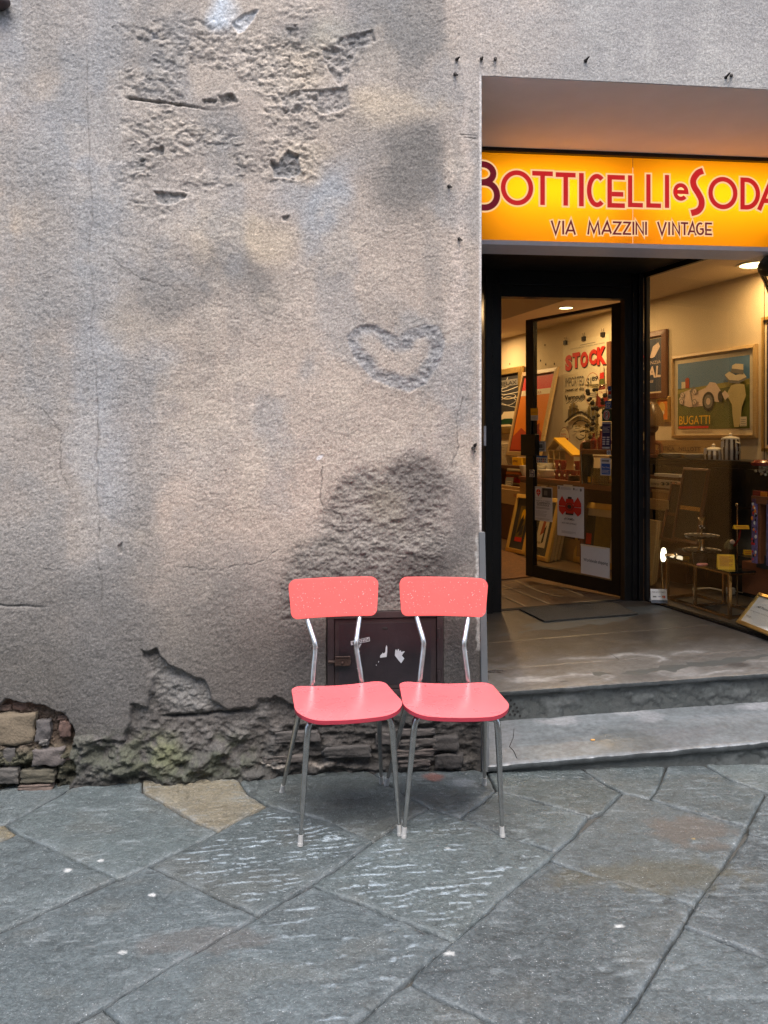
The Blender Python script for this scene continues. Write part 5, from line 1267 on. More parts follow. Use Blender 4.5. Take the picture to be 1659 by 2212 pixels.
s.text('$1', .56, .575, .66, .66, M['ink'], .03); s.text('89', .67, .625, .80, .665, M['ink'], .04); s.lines(.68, .8, .575, .605, 2, M['greyink'], .5); s.lines(.60, .78, .49, .54, 3, M['greyink'], .4)
s.poly([(.84, .735), (.92, .74), (.93, .60), (.99, .50), (1.0, .415), (.75, .40), (.77, .49), (.84, .59)], M['darkred']); s.poly([(.84, .735), (.92, .74), (.925, .69), (.84, .685)], M['matboard']); s.poly([(.84, .685), (.925, .69), (.93, .64), (.84, .635)], M['redink']); s.poly([(.84, .635), (.93, .64), (.935, .59), (.82, .585)], M['field']); s.poly([(.81, .545), (.97, .55), (.96, .505), (.88, .475), (.81, .50)], M['cream']); s.text('ITALY', .83, .515, .95, .535, M['amber'])
rr = random.Random(3)
for k in range(22):
    a = .15 + .03 * k; hh = .10 + .06 * math.sin(k * .4) + .015 * rr.random()
    if a < .80: s.rect(a, .30, a + .024, .30 + hh, M['olive'] if k % 3 else M['greyink'])
    if a < .80: s.rect(a + .008, .31, a + .014, .30 + hh * .8, M['ink'])
s.line(spline([(.12, .29), (.30, .345), (.48, .37), (.66, .33), (.82, .25)], 6), .02, M['ink']); s.line(spline([(.14, .27), (.32, .325), (.48, .345), (.64, .31), (.80, .23)], 6), .012, M['cream'])
for k in range(14): s.line([(.18 + .045 * k, .30 + .04 * math.sin(k * .24)), (.18 + .045 * k, .335 + .04 * math.sin(k * .24))], .003, M['ink'])
s.line(arc(.5, .22, .2, .08, 15, 165), .012, M['ink'])
for k in range(26): a = .35 + .5 * rr.random(); b = .17 + .1 * rr.random(); s.line([(a, b), (a + .05 + .06 * rr.random(), b + .012 * rr.uniform(-1, 1))], .006 + .006 * rr.random(), M[rr.choice(['greyink', 'ink', 'olive'])])
for k in range(16): a = .2 + .35 * rr.random(); b = .43 + .045 * rr.random(); s.line([(a, b), (a + .08, b + .02)], .006, M['greyink'])
s.line(spline([(.44, .16), (.52, .135), (.62, .15), (.66, .175)], 5), .012, M['ink'])
s.ell(.17, .12, .135, .125, M['darkred'], 36); s.ell(.17, .12, .127, .119, M['cream'], 36)
s.text('ENJOY', .10, .205, .20, .215, M['ink']); s.text('Italian', .10, .175, .22, .192, M['redink']); s.text('Vermouth', .07, .150, .22, .166, M['redink']); s.text('cocktail', .07, .125, .19, .140, M['redink']); s.lines(.08, .18, .03, .115, 6, M['greyink'], .3)
s.poly([(.205, .145), (.275, .15), (.245, .09), (.232, .09)], M['amber']); s.line([(.238, .09), (.238, .02)], .004, M['greyink']); s.line([(.21, .015), (.27, .018)], .006, M['greyink'])
s.done(rt)
for (a, b) in ((.08, 1.0), (.5, 1.0), (.9, 1.0)):
    mb = MB(); mb.obox(s.p(a, b, .012), (s.u, s.v, s.n), (.022, .02, .012)); mb.tube([s.p(a - .012, b + .015, .012), s.p(a - .02, b + .05, .012)], .002, 6); mb.tube([s.p(a + .012, b + .015, .012), s.p(a + .02, b + .05, .012)], .002, 6); mb.put('bulldog_clip', M['ink'], rt)
for (x, y), hl in zip(((510, 990), (545, 1008), (588, 1040), (660, 1035), (582, 880), (290, 1035)), ('first of three dark hooks in a falling row above the orange poster', 'middle of three dark hooks in a falling row above the orange poster', 'lowest of three dark hooks in a row above the orange poster', 'dark hook right above the corner of the orange poster', 'lone dark hook high on the wall left of the vermouth poster', 'dark hook above the gold framed black picture')):
    c = onW(z1(x, y)); mb = MB(); mb.lathe([(.008, 0), (.006, .02)], c, 8); tag(mb.put('wall_hook', M['nail']), hl, 'hook', 'hooks on the shop wall')
# narrow brown edge of another frame right of the vermouth poster
s = wall_sheet(z1(1118, 850), z1(1150, 838), onW(z1(1120, 1240)).z, .004)
mb = MB(); mb.prism([s.p(0, 0, 0), s.p(1, 0, 0), s.p(1, 1, 0), s.p(0, 1, 0)], s.n * .03); tag(mb.put('frame_edge', M['brownframe']), 'narrow brown frame edge beside the vermouth poster', 'picture')
# dark vintage poster in brown frame
s = wall_sheet(z3(-80, 968), z3(485, 890), onW(z3(485, 1640)).z)
rt, p = framed(s, 'brown_framed_poster', 'dark blue vintage poster in a brown wood frame behind the window post', 'picture', .05, .035, M['brownframe'], M['matboard'], .014, M['leafdark'])
p.rect(0, 0, 1, 1, pm('slate_blue_print', lin(46, 56, 74), .55, var=.2, scale=4)); p.poly([(.72, .62), (.80, .86), (.92, .92), (.96, .84), (.84, .66)], M['pinkwhite']); p.ell(.62, .66, .12, .06, M['redink']); p.poly([(.5, .6), (.74, .58), (.8, .64), (.55, .68)], M['ink'])
p.text('AGENZIA', .55, .52, .98, .58, M['pinkwhite']); p.text('TAL', .56, .26, .98, .48, M['pinkwhite'], .03, .1); p.text('VINTAGE', .55, .17, .82, .22, M['pinkwhite'], .0, .2)
p.done(rt)
s = wall_sheet(z3(362, 1640), z3(515, 1612), onW(z3(500, 1905)).z)
rt, p = framed(s, 'small_gold_picture', 'small amber picture in a thin gold frame below the brown frame', 'picture', .022, .02, M['gold'], M['matboard'], .0, M['orange']); p.ell(.4, .6, .28, .28, M['goldpaint']); p.ell(.5, .35, .12, .1, M['cream']); p.done(rt)
# car poster (plain stand-in for the old advertising print)
s = wall_sheet(z3(540, 1190), z3(1485, 1020), onW(z3(1390, 2085)).z)
rt, p = framed(s, 'car_poster', 'framed poster of a pale racing car and a figure in a wide hat', 'picture', .026, .03, M['paleoak'], M['matboard'], .045, M['skyblue'])
p.rect(0, 0, 1, .62, M['field']); p.poly([(0, .60), (1, .68), (1, .60), (0, .54)], pm('pale_field_print', lin(150, 140, 70), .6)); p.rect(.06, .62, .14, .72, M['matboard']); p.poly([(.12, .62), (.18, .62), (.18, .76), (.15, .78), (.12, .76)], M['amber'])
p.poly([(.02, .46), (.08, .56), (.20, .60), (.30, .56), (.42, .60), (.48, .68), (.56, .66), (.62, .56), (.66, .48), (.60, .38), (.52, .40), (.44, .34), (.18, .33), (.06, .38)], M['pinkwhite'])
p.poly([(.18, .56), (.24, .64), (.30, .58), (.26, .54)], M['greyink']); p.line([(.2, .56), (.24, .34)], .012, M['greyink'])
p.ell(.46, .40, .085, .14, M['ink']); p.ell(.46, .40, .06, .10, M['greyink']); p.ell(.46, .40, .03, .05, M['pinkwhite']); p.ell(.63, .46, .035, .08, M['ink'])
for (a, b) in ((.08, .52), (.07, .42), (.27, .56), (.27, .40)): p.ell(a, b, .035, .045, M['greyink']); p.ell(a, b, .027, .036, M['pinkwhite']); p.line([(a - .01, b + .02), (a + .008, b - .02)], .006, M['greyink'])
fig = pm('figure_print', lin(190, 172, 118), .6, var=.15, scale=4)
p.poly([(.78, .60), (.86, .63), (.95, .60), (.97, .45), (.92, .30), (.90, .10), (.88, .02), (.82, .02), (.80, .18), (.79, .34), (.74, .44), (.70, .42), (.73, .50)], fig); p.poly([(.70, .40), (.66, .50), (.70, .54), (.76, .46)], M['pinkwhite'])
p.poly([(.70, .75), (.76, .64), (.88, .62), (.98, .67), (.97, .71), (.86, .67), (.74, .72)], M['greyink']); p.poly([(.70, .76), (.76, .68), (.88, .66), (.98, .70), (.94, .76), (.84, .74), (.76, .80)], M['matboard']); p.poly([(.78, .78), (.94, .74), (.94, .88), (.84, .90), (.80, .88)], M['matboard']); p.poly([(.78, .78), (.94, .74), (.945, .80), (.785, .84)], M['greyink'])
p.text('BUGATTI', .05, .07, .50, .20, M['yellow'], .0); p.rect(.04, .01, .48, .045, M['redink'])
p.rect(.90, .03, .985, .16, M['matboard']); p.lines(.91, .975, .04, .14, 4, M['greyink'], .3)
p.done(rt)
# edge of a dark poster at the right side of the view
s = wall_sheet(z3(1536, 733), z3(2200, 640), onW(z3(1560, 2230)).z)
rt, p = framed(s, 'navy_poster', 'navy poster in a gold frame cut by the right side of the window', 'picture', .026, .03, M['gold'], M['matboard'], .02, M['navy']); p.ell(.5, .3, .3, .2, M['amber']); p.text('CO', .06, .08, .4, .2, M['orange']); p.done(rt)

# ------------------------------------------------------------------ window display: tall dark cabinet and what stands on it
c0 = 4.36; cf = 4.02
def cab_pt(p, c): return onW(p, c)
TL, TR = onW(z4(190, 345), cf), onW(z4(1120, 322), cf); zc_ = (TL.z + TR.z) / 2
cabd = thing('dark_cabinet', 'long black cabinet behind the window with dishes and pots on top', 'cabinet', (TL + TR) / 2 - V((0, 0, .8)))
b0, b1 = V((TL.x, TL.y, 0)) + wl * .45, V((TR.x, TR.y, 0)) + ww * .9
zb2 = zfl(2.9)
def cbx(p0, p1, dep, z0, z1_, off=0): 
    n = -wall_n * dep; o = wall_n * off
    return [p0 + o + V((0, 0, z0)), p1 + o + V((0, 0, z0)), p1 + n + V((0, 0, z0)), p0 + n + V((0, 0, z0)), p0 + o + V((0, 0, z1_)), p1 + o + V((0, 0, z1_)), p1 + n + V((0, 0, z1_)), p0 + n + V((0, 0, z1_))]
mb = MB(); mb.hexa(cbx(b0, b1, .34, zc_ - .022, zc_, .02)); mb.put('cabinet_top', M['smoke'], cabd, bevel=.003)
mb = MB(); mb.hexa(cbx(b0, b1, .34, zb2 + .0, zc_ - .0225)); mb.put('cabinet_body', M['smoke'], cabd)
L_ = (b1 - b0).length
for k in range(4):
    a, b = b0.lerp(b1, (k + .03) / 4), b0.lerp(b1, (k + .97) / 4)
    mb = MB(); mb.hexa(cbx(a, b, .0, zb2 + .06, zc_ - .05, .012)); mb.put('cabinet_door', M['smoke'], cabd, bevel=.002)
def stand(p, c, off=0.0):   # a point standing on the cabinet top
    q = onW(p, c); return V((q.x, q.y, zc_ + .0005))
def striped(nm, label, px, py_top, py_bot, pxw, c, spout):
    base = onW(z4(px, py_bot), c); top = onW(z4(px, py_top), c); base.z = zc_ + .001
    r = (onW(z4(px + pxw / 2, py_bot), c) - onW(z4(px - pxw / 2, py_bot), c)).length / 2 * .9; h = top.z - base.z
    t = thing(nm, label, 'pot', base)
    n = 24; mb = MB(); hb = h * (.80 if spout else .62)
    for j in range(n):
        g0_, g1_ = 2 * math.pi * j / n, 2 * math.pi * (j + 1) / n
        for (ra, za, rb, zb) in ((.96, 0, 1.0, hb * .5), (1.0, hb * .5, .88, hb)):
            mb.quad(base + V((ra * r * math.cos(g0_), ra * r * math.sin(g0_), za)), base + V((ra * r * math.cos(g1_), ra * r * math.sin(g1_), za)), base + V((rb * r * math.cos(g1_), rb * r * math.sin(g1_), zb)), base + V((rb * r * math.cos(g0_), rb * r * math.sin(g0_), zb)), j % 2)
    mb.put('pot_body', [M['porcelain'], pm('dark_stripe', (.05, .03, .025), .2)], t)
    mb = MB(); mb.lathe([(.9 * r, hb), (.86 * r, hb + .01), (.5 * r, hb + (h - hb) * .55), (.15 * r, hb + (h - hb) * .65), (.2 * r, h), (.02 * r, h + .01)], base, 20); mb.put('lid', M['porcelain'], t, smooth=True)
    mb = MB(); e = ww * r * .92; mb.tube(spline([tuple((base + e + V((0, 0, hb * .85))).to_2d()), ], 2) and [base + e + V((0, 0, hb * .85)), base + e * 1.45 + V((0, 0, hb * .8)), base + e * 1.5 + V((0, 0, hb * .45)), base + e * .98 + V((0, 0, hb * .25))], .006, 8); mb.put('handle', M['porcelain'], t, smooth=True)
    if spout: mb = MB(); mb.tube([base - e * .9 + V((0, 0, hb * .55)), base - e * 1.25 + V((0, 0, hb * .85)), base - e * 1.4 + V((0, 0, hb * 1.02))], [.014, .009, .007], 8); mb.put('spout', M['porcelain'], t, smooth=True)
    q = Sheet(base + wall_n * (r * 1.04) - ww * .012 + V((0, 0, hb * .62)), ww, (0, 0, 1), .03, .04); mb = MB(); mb.quad(q.p(0, 0), q.p(1, 0), q.p(1, 1), q.p(0, 1)); mb.put('price_tag', M['paper'], t)
striped('striped_jug', 'tall white jug with dark stripes and lid on the black cabinet', 1038, 90, 322, 150, 4.14, True)
striped('striped_sugar_bowl', 'short striped sugar bowl with lid beside the tall jug', 872, 195, 335, 150, 4.10, False)
for i, (x, lab) in enumerate(((465, 'shallow pale dish on the black cabinet, left of its twin'), (680, 'shallow pale dish on the cabinet next to the sugar bowl'))):
    b = onW(z4(x, 332), 4.12); b.z = zc_ + .001; mb = MB(); R_ = .085; mb.lathe([(.05, 0), (.07, .012), (R_, .032), (R_ + .012, .034), (R_, .028), (.06, .010), (.01, .008)], b, 28, cap=False); tag(mb.put('dish', M['porcelain'], smooth=True), lab, 'dish', 'dishes on the cabinet')
b = onW(z4(310, 335), 4.1); b.z = zc_ + .001; mb = MB(); mb.lathe([(.05, 0), (.075, .02), (.09, .024), (.08, .018), (.02, .006)], b, 24, cap=False); tag(mb.put('green_plate', pm('green_glass_plate', (.03, .12, .05), .1, var=.2), smooth=True), 'green glass plate on the cabinet near the door post', 'plate')
# wooden crate with stencil behind the dishes
s0 = onW(z4(300, 290), 4.24); s1 = onW(z4(960, 290), 4.24); ztop = onW(z4(600, 150), 4.24).z
s = Sheet(V((s0.x, s0.y, zc_ + .001)), ww, (0, 0, 1), V((s1.x - s0.x, s1.y - s0.y)).length, ztop - zc_)
ct = thing('wooden_crate', 'low stencilled wooden crate standing behind the dishes', 'crate', s.p(.5, 0))
for k in range(3):
    mb = MB(); mb.prism([s.p(0, k / 3 + .01, 0), s.p(1, k / 3 + .01, 0), s.p(1, (k + 1) / 3 - .01, 0), s.p(0, (k + 1) / 3 - .01, 0)], s.n * .012); mb.put('plank', M['oak'], ct, bevel=.001)
s.o = s.o + s.n * .012; s.text('ANTICA   NELLOTT   ZERBI', .05, .38, .97, .62, M['walnut'], .01); s.done(ct)
mb = MB(); mb.hexa([s.p(0, 0, -.10), s.p(1, 0, -.10), s.p(1, 0, -.0125), s.p(0, 0, -.0125), s.p(0, .95, -.10), s.p(1, .95, -.10), s.p(1, .95, -.0125), s.p(0, .95, -.0125)]); mb.put('crate_body', M['oak'], ct)
# table lamp with dome shade on a turned column, at the post
b = onW(z4(245, 300), 4.0); b.z = zc_ + .001; top = onW(z3(290, 1950), 4.0).z - b.z
t = thing('column_lamp', 'brown dome lamp on a turned wooden column close to the door post', 'lamp', b)
mb = MB(); mb.lathe([(.06, 0), (.06, .02), (.042, .03), (.04, top - .05), (.06, top - .03), (.065, top)], b, 20); mb.put('column', M['walnut'], t, smooth=True)
mb = MB(); mb.lathe([(.10, top + .002), (.105, top + .02), (.095, top + .10), (.06, top + .17), (.01, top + .19)], b, 24); mb.put('shade', pm('brown_glass_shade', (.20, .12, .05), .25, var=.1), t, smooth=True)
# amplifier on the shelf, box and tray (seen left in the window)
def wbox(nm, pa, pb, c, dep, m, parent=None, bev=.003):
    A = onW(pa, c); B = onW(pb, c); z0, z1_ = min(A.z, B.z), max(A.z, B.z); A.z = B.z = 0
    mb = MB(); mb.hexa([A + V((0, 0, z0)), B + V((0, 0, z0)), B - wall_n * dep + V((0, 0, z0)), A - wall_n * dep + V((0, 0, z0)), A + V((0, 0, z1_)), B + V((0, 0, z1_)), B - wall_n * dep + V((0, 0, z1_)), A - wall_n * dep + V((0, 0, z1_))])
    return mb.put(nm, m, parent, bevel=bev)
cA = 3.92
am = thing('amplifier', 'old wooden amplifier with a row of black knobs in the window', 'amplifier', onW(z4(390, 640), cA))
wbox('case', z4(60, 640), z4(538, 515), cA, .2, M['walnut'], am); wbox('control_panel', z4(225, 606), z4(537, 552), cA - .006, .005, M['matboard'], am); wbox('case_lid', z4(285, 508), z4(536, 490), cA, .2, M['porcelain'], am)
for x in (380, 425, 470, 515):
    c = onW(z4(x, 578), cA - .008); mb = MB(); mb.tube([c, c + wall_n * .014], .0125, 10); mb.put('knob', M['ink'], am, smooth=True)
    mb = MB(); mb.tube([c + wall_n * .0142, c + wall_n * .016], .006, 8); mb.put('knob_cap', M['chrome'], am)
q = onW(z4(255, 590), cA - .0065); s = Sheet(V((q.x, q.y, q.z)), ww, (0, 0, 1), .1, .02); s.text('SOUND 830', 0, .1, 1, .9, M['ink']); s.done(am)
wb = thing('wooden_box', 'plain pale wooden box under the amplifier', 'box', onW(z4(350, 760), cA)); wbox('box_side', z4(270, 760), z4(438, 655), cA, .16, M['oak'], wb); wbox('box_lid', z4(262, 655), z4(444, 645), cA - .004, .17, M['paleoak'], wb)
ty = thing('shelf_tray', 'shallow pale wooden tray on the shelf below the box', 'tray', onW(z4(250, 800), 3.86)); wbox('tray_base', z4(100, 806), z4(410, 792), 3.86, .22, M['paleoak'], ty); wbox('tray_lip', z4(100, 790), z4(420, 742), 3.85, .010, M['oak'], ty)
# dark pictures leaning in the shade of the cabinet
for i, (a, b, zz, c, lab, fm) in enumerate((((590, 405), (850, 1125), .02, 3.88, 'dark framed picture leaning against the black cabinet, gold bar across it', M['walnut']), ((470, 545), (640, 1125), .03, 3.92, 'dim brown picture leaning behind the cake stand', M['brownframe']))):
    A = onW(z4(*a), c); B = onW(z4(b[0], a[1]), c); zl = onW(z4(a[0], b[1]), c).z; w_ = V((B.x - A.x, B.y - A.y)).length
    lo = A + wall_n * .10; s = Sheet(V((lo.x, lo.y, zl)), ww, V((A.x, A.y, A.z)) - V((lo.x, lo.y, zl)), w_, A.z - zl)
    rt, p = framed(s, 'leaning_picture', lab, 'picture', .02, .02, fm, M['smoke'], .0, pm('dim_print', (.022, .019, .016), .3, var=.5, scale=12)); p.poly([(.2, 1), (.45, .5), (.55, .5), (.3, 1)], M['leafdark']); p.rect(0, .42, 1, .48, M['brass'] if i == 0 else M['walnut']); p.done(rt)
# carved low bench with olive boxes further in
for i, (a, b, c, m, nm, lab) in enumerate((((190, 1000), (470, 1110), 3.95, M['olive'], 'carved_box', 'carved olive box on the floor behind the disc lamp'), ((190, 1130), (640, 1250), 3.9, M['walnut'], 'low_bench', 'low brown bench in the shade behind the brass table'), ((285, 1270), (600, 1690), 3.98, M['walnut'], 'brown_chest', 'dark brown chest on the window floor behind the brass table'))):
    tag(wbox(nm, z4(a[0], b[1]), z4(b[0], a[1]), c, .2, m), lab, 'box')
for i in range(5):
    A = onW(z4(195 + 11 * i, 920), 3.75 + .03 * i); zl = zfl(2.7) + .01; lo = A + wall_n * .05
    s = Sheet(V((lo.x, lo.y, zl)), ww, V((A.x, A.y, A.z)) - V((lo.x, lo.y, zl)), .16, A.z - zl); mb = MB(); mb.prism([s.p(0, 0), s.p(1, 0), s.p(1, 1), s.p(0, 1)], s.n * .012)
    tag(mb.put('picture_panel', M['paleoak'] if i % 2 == 0 else M['oak'], bevel=.002), '%s leaning wooden panel counted from the window post' % ('first', 'second', 'third', 'fourth', 'fifth')[i], 'panel', 'panels leaning by the window post')

# brass table
zt_ = onY(z4(1040, 1440), 1.215).z
LG = [onFl(z4(*p)) for p in ((1030, 1930), (690, 1815), (420, 1730), (760, 1700), (1085, 1785))]
tb = thing('brass_table', 'low brass table with a black glass top standing in the window', 'table', LG[1])
fr_, ml, fl_, bk, br_ = LG
bl = fl_ + V((.20, .02, 0)); brr = fr_ + (bl - fl_)
corners = [fl_, fr_, brr, bl]
for c in (fl_, fr_, brr, bl, ml, ml + (bl - fl_)):
    mb = MB(); mb.box((c.x - .009, c.y - .009, zfl(c.x) + .011), (c.x + .009, c.y + .009, zt_ - .022)); mb.put('leg', M['brass'], tb, bevel=.0015)
def rail(a, b, z0a, z0b, h=.016):
    mb = MB(); t = (b - a); t.z = 0; t.normalize(); n = V((-t.y, t.x, 0)) * .007
    mb.hexa([V((a.x, a.y, z0a)) - n, V((b.x, b.y, z0b)) - n, V((b.x, b.y, z0b)) + n, V((a.x, a.y, z0a)) + n, V((a.x, a.y, z0a + h)) - n, V((b.x, b.y, z0b + h)) - n, V((b.x, b.y, z0b + h)) + n, V((a.x, a.y, z0a + h)) + n]); mb.put('rail', M['brass'], tb)
for a, b in ((fl_, fr_), (fr_, brr), (brr, bl), (bl, fl_), (ml, ml + (bl - fl_))):
    rail(a, b, zfl(a.x) + .014, zfl(b.x) + .014); rail(a, b, zt_ - .022, zt_ - .022, .010)
mb = MB(); e = .012
tp = [fl_ + V((-e, e, 0)), fr_ + V((-e, -e, 0)), brr + V((e, -e, 0)), bl + V((e, e, 0))]
mb.prism([V((p.x, p.y, zt_ - .0115)) for p in tp], (0, 0, .0115)); mb.put('table_top', pm('black_glass_top', (.010, .012, .011), .06, var=.1, spec=.8), tb, bevel=.0015)
tcz = zt_ + .0008
# disc lamp
dc = onW(z4(370, 1275), 3.56); dl = thing('disc_lamp', 'small round glowing disc lamp on a rod beside the brass table', 'lamp', V((dc.x, dc.y, zfl(dc.x))))
face = (V((0, -DW, EYE)) - dc); face.z = 0; face.normalize(); face = (face + V((1.15, .25, 0))).normalized()
a_ = face.cross(V((0, 0, 1))).normalized(); n = 28; R_ = .046
M['disc'] = emis('disc_glow', (1.0, .92, .66), 1.7)
mb = MB(); P = [dc + a_ * (R_ * math.cos(2 * math.pi * i / n)) + V((0, 0, R_ * math.sin(2 * math.pi * i / n))) for i in range(n)]; mb.prism(P, face * .012); mb.put('lamp_disc', M['disc'], dl, bevel=.002)
mb = MB(); mb.tube([dc - face * .006, dc + V((0, 0, -.02)) - face * .01, V((dc.x + .006, dc.y, zfl(dc.x) + .011))], .006, 8); mb.put('lamp_rod', M['brass'], dl, smooth=True)
mb = MB(); mb.tube([dc + face * .013, dc + face * .06 + V((.04, 0, 0)), V((fl_.x + .05, fl_.y, tcz + .012))], .009, 8); mb.put('lamp_arm', M['brass'], dl, smooth=True)
ld = bpy.data.lights.new('disc_lamp_light', 'POINT'); ld.energy = .09; ld.color = (1, .85, .6); ld.shadow_soft_size = .05
lo = bpy.data.objects.new('disc_lamp_light', ld); COL.objects.link(lo); lo.parent = dl; lo.location = dc + face * .09 - WP[dl.name]
# cake stand
cs_c = onY(z4(755, 1215), 1.62); cs = thing('cake_stand', 'two tier black and white checked cake stand with gold stem on the table', 'cake stand', V((cs_c.x, cs_c.y, tcz)))
chk_w, chk_k = M['porcelain'], M['ink']
def tier(z, r):
    mb = MB(); c = V((cs_c.x, cs_c.y, z)); n = 32; rings = ((.25, .0), (.72, .001), (.86, .006), (.97, .012), (1.0, .013))
    mb.lathe([(r * .25, -.004), (r * .9, -.002), (r, .012)], c, n, 0)
    for k in range(len(rings) - 1):
        for j in range(n):
            a0, a1 = 2 * math.pi * j / n, 2 * math.pi * (j + 1) / n; (ra, za), (rb, zb) = rings[k], rings[k + 1]
            mi = 0 if k == 0 else (1 if k == 3 else (j + k) % 2)
            mb.quad(*[c + V((r * q * math.cos(a), r * q * math.sin(a), zz + .003)) for q, zz, a in ((ra, za, a0), (ra, za, a1), (rb, zb, a1), (rb, zb, a0))], mi)
    mb.put('plate', [chk_k, chk_w], cs)
tier(tcz + .055, .115); zu = onY(z4(757, 1105), 1.62).z; tier(zu, .105)
zs = onY(z4(750, 915), 1.62).z; c = V((cs_c.x, cs_c.y, 0))
mb = MB(); mb.lathe([(.03, tcz + .002), (.034, tcz + .02), (.02, tcz + .054)], c, 16); mb.put('foot', M['pot'], cs, smooth=True)
mb = MB(); mb.lathe([(.03, tcz + .06), (.022, tcz + .08), (.014, zu - .05), (.022, zu - .02), (.024, zu - .005)], c, 16); mb.lathe([(.006, zu + .004), (.006, zs - .05)], c, 10); mb.lathe([(.010, zs - .045), (.016, zs - .02), (.024, zs), (.028, zs + .004)], c, 14); mb.put('stem', M['brass'], cs, smooth=True)
mb = MB(); mb.ball(V((c.x, c.y, zs - .055)), .016, 14, 10); mb.put('stem_ball', chk_k, cs, smooth=True)
mb = MB()
for k in range(7): a = 2 * math.pi * k / 7; mb.ball(V((c.x + .0145 * math.cos(a), c.y + .0145 * math.sin(a), zs - .055 + .006 * (1 if k % 2 else -1))), .005, 8, 6)
mb.put('stem_spots', chk_w, cs, smooth=True)
p = onY(z4(735, 1335), 1.50); b = V((p.x, p.y, tcz)); mb = MB(); mb.lathe([(.036, 0), (.044, .062), (.046, .066), (.04, .066), (.038, .05)], b, 22); tag(mb.put('black_pot', M['pot'], smooth=True), 'small plain black pot in front of the cake stand', 'pot')
p = onY(z4(785, 1352), 1.40); b = V((p.x - .02, p.y, tcz + .010)); mb = MB(); mb.ball(b, .026, 14, 8, 0, (1.25, .9, .42)); mb.ball(b + V((.02, .0, .002)), .018, 12, 8, 0, (1.1, .9, .5)); tag(mb.put('pink_soap', M['pinkcloth'], smooth=True), 'lumpy pink soap lying on the black table top', 'soap')
def tent(nm, label, p, w, h, d, yaw, m, zz, lines=8, grp='yellow price cards'):
    c = V((p.x, p.y, zz)); u = V((math.cos(yaw), math.sin(yaw), 0)); n = V((u.y, -u.x, 0))
    t = thing(nm, label, 'price card', c, grp)
    A, B = c + n * d - u * w / 2, c + n * d + u * w / 2; C_, D_ = c - n * d + u * w / 2, c - n * d - u * w / 2; T0, T1 = c + V((0, 0, h)) - u * w / 2, c + V((0, 0, h)) + u * w / 2
    mb = MB()
    for a, b, e, f in ((A, B, T1, T0), (C_, D_, T0, T1)):
        nn = (b - a).cross(f - a).normalized() * .0008; mb.prism([a, b, e, f], nn)
    mb.put('card', m, t)
    v = (T0 - A); s = Sheet(A, u, v, w, v.length); s.k = 2
    if lines: s.lines(.12, .9, .22, .9, lines, M['amber'] if m is M['yellow'] else M['greyink'], .3, 4)
    s.done(t); return s
q = onY(z4(990, 1400), 1.30); tent('yellow_card', 'large folded yellow card with printed lines at the table front', q, .095, .085, .028, -.35, M['yellow'], tcz, 12)
q = onY(z4(600, 1320), 1.70); tent('yellow_card', 'smallest yellow card lying left of the black pot', q, .038, .016, .014, -.35, M['yellow'], tcz, 2)
q = onY(z4(1205, 1275), 1.55); tent('yellow_card', 'plain yellow card at the back right behind the large one', V((q.x, q.y, 0)), .05, .03, .014, -.2, M['yellow'], onY(z4(1205, 1275), 1.55).z, 2)
# second, taller stand behind with doll, card on a rod
q0_ = onW(z4(1100, 1280), 3.78); zq = q0_.z
rk = thing('brass_rack', 'thin brass rail stand behind the large yellow card', 'stand', V((q0_.x, q0_.y, zfl(q0_.x) + .011)))
t1 = onW(z4(1104, 785), 3.78); mb = MB(); mb.tube([V((t1.x, t1.y, zfl(t1.x) + .011)), t1], .006, 8); mb.ball(t1, .011, 10, 8); mb.put('post', M['brass'], rk, smooth=True)
t2 = onW(z4(1260, 790), 3.95); mb = MB(); mb.tube([t1 - V((0, 0, .02)), t2 - V((0, 0, .02))], .004, 8); mb.put('cross_bar', M['brass'], rk, smooth=True)
e = onW(z4(1200, 1280), 3.95); mb = MB(); A = V((q0_.x, q0_.y, zq - .012)); B = A + ww * .30; mb.hexa([A, B, B - wall_n * .2, A - wall_n * .2, A + V((0, 0, .01)), B + V((0, 0, .01)), B - wall_n * .2 + V((0, 0, .01)), A - wall_n * .2 + V((0, 0, .01))]); mb.put('shelf', M['smoke'], rk)
q = onW(z4(1140, 1022), 3.70); tent('yellow_card', 'long low yellow card held up on a thin rod', V((q.x, q.y, 0)), .09, .022, .016, -.15, M['yellow'], q.z, 2)
mb = MB(); q2 = onW(z4(1135, 1035), 3.70); q3 = onW(z4(1075, 1190), 3.70); mb.tube([q2, onW(z4(1120, 1120), 3.70), q3], .006, 8); rod = mb.put('red_rod', M['mugred'], smooth=True); tag(rod, 'bent red rod carrying a yellow card above the doll', 'rod')
dq = onW(z4(1030, 1200), 3.72); dl2 = thing('small_doll', 'small doll with a pale round head and patterned dress', 'doll', dq)
mb = MB(); mb.ball(onW(z4(1055, 1150), 3.72), .015, 12, 8); mb.put('head', M['pinkwhite'], dl2, smooth=True)
mb = MB(); mb.lathe([(.034, -.02), (.03, .01), (.012, .034)], onW(z4(1030, 1185), 3.72), 14); mb.put('dress', pm('patterned_dress', (.10, .09, .03), .7, var=1, scale=90), dl2, smooth=True)
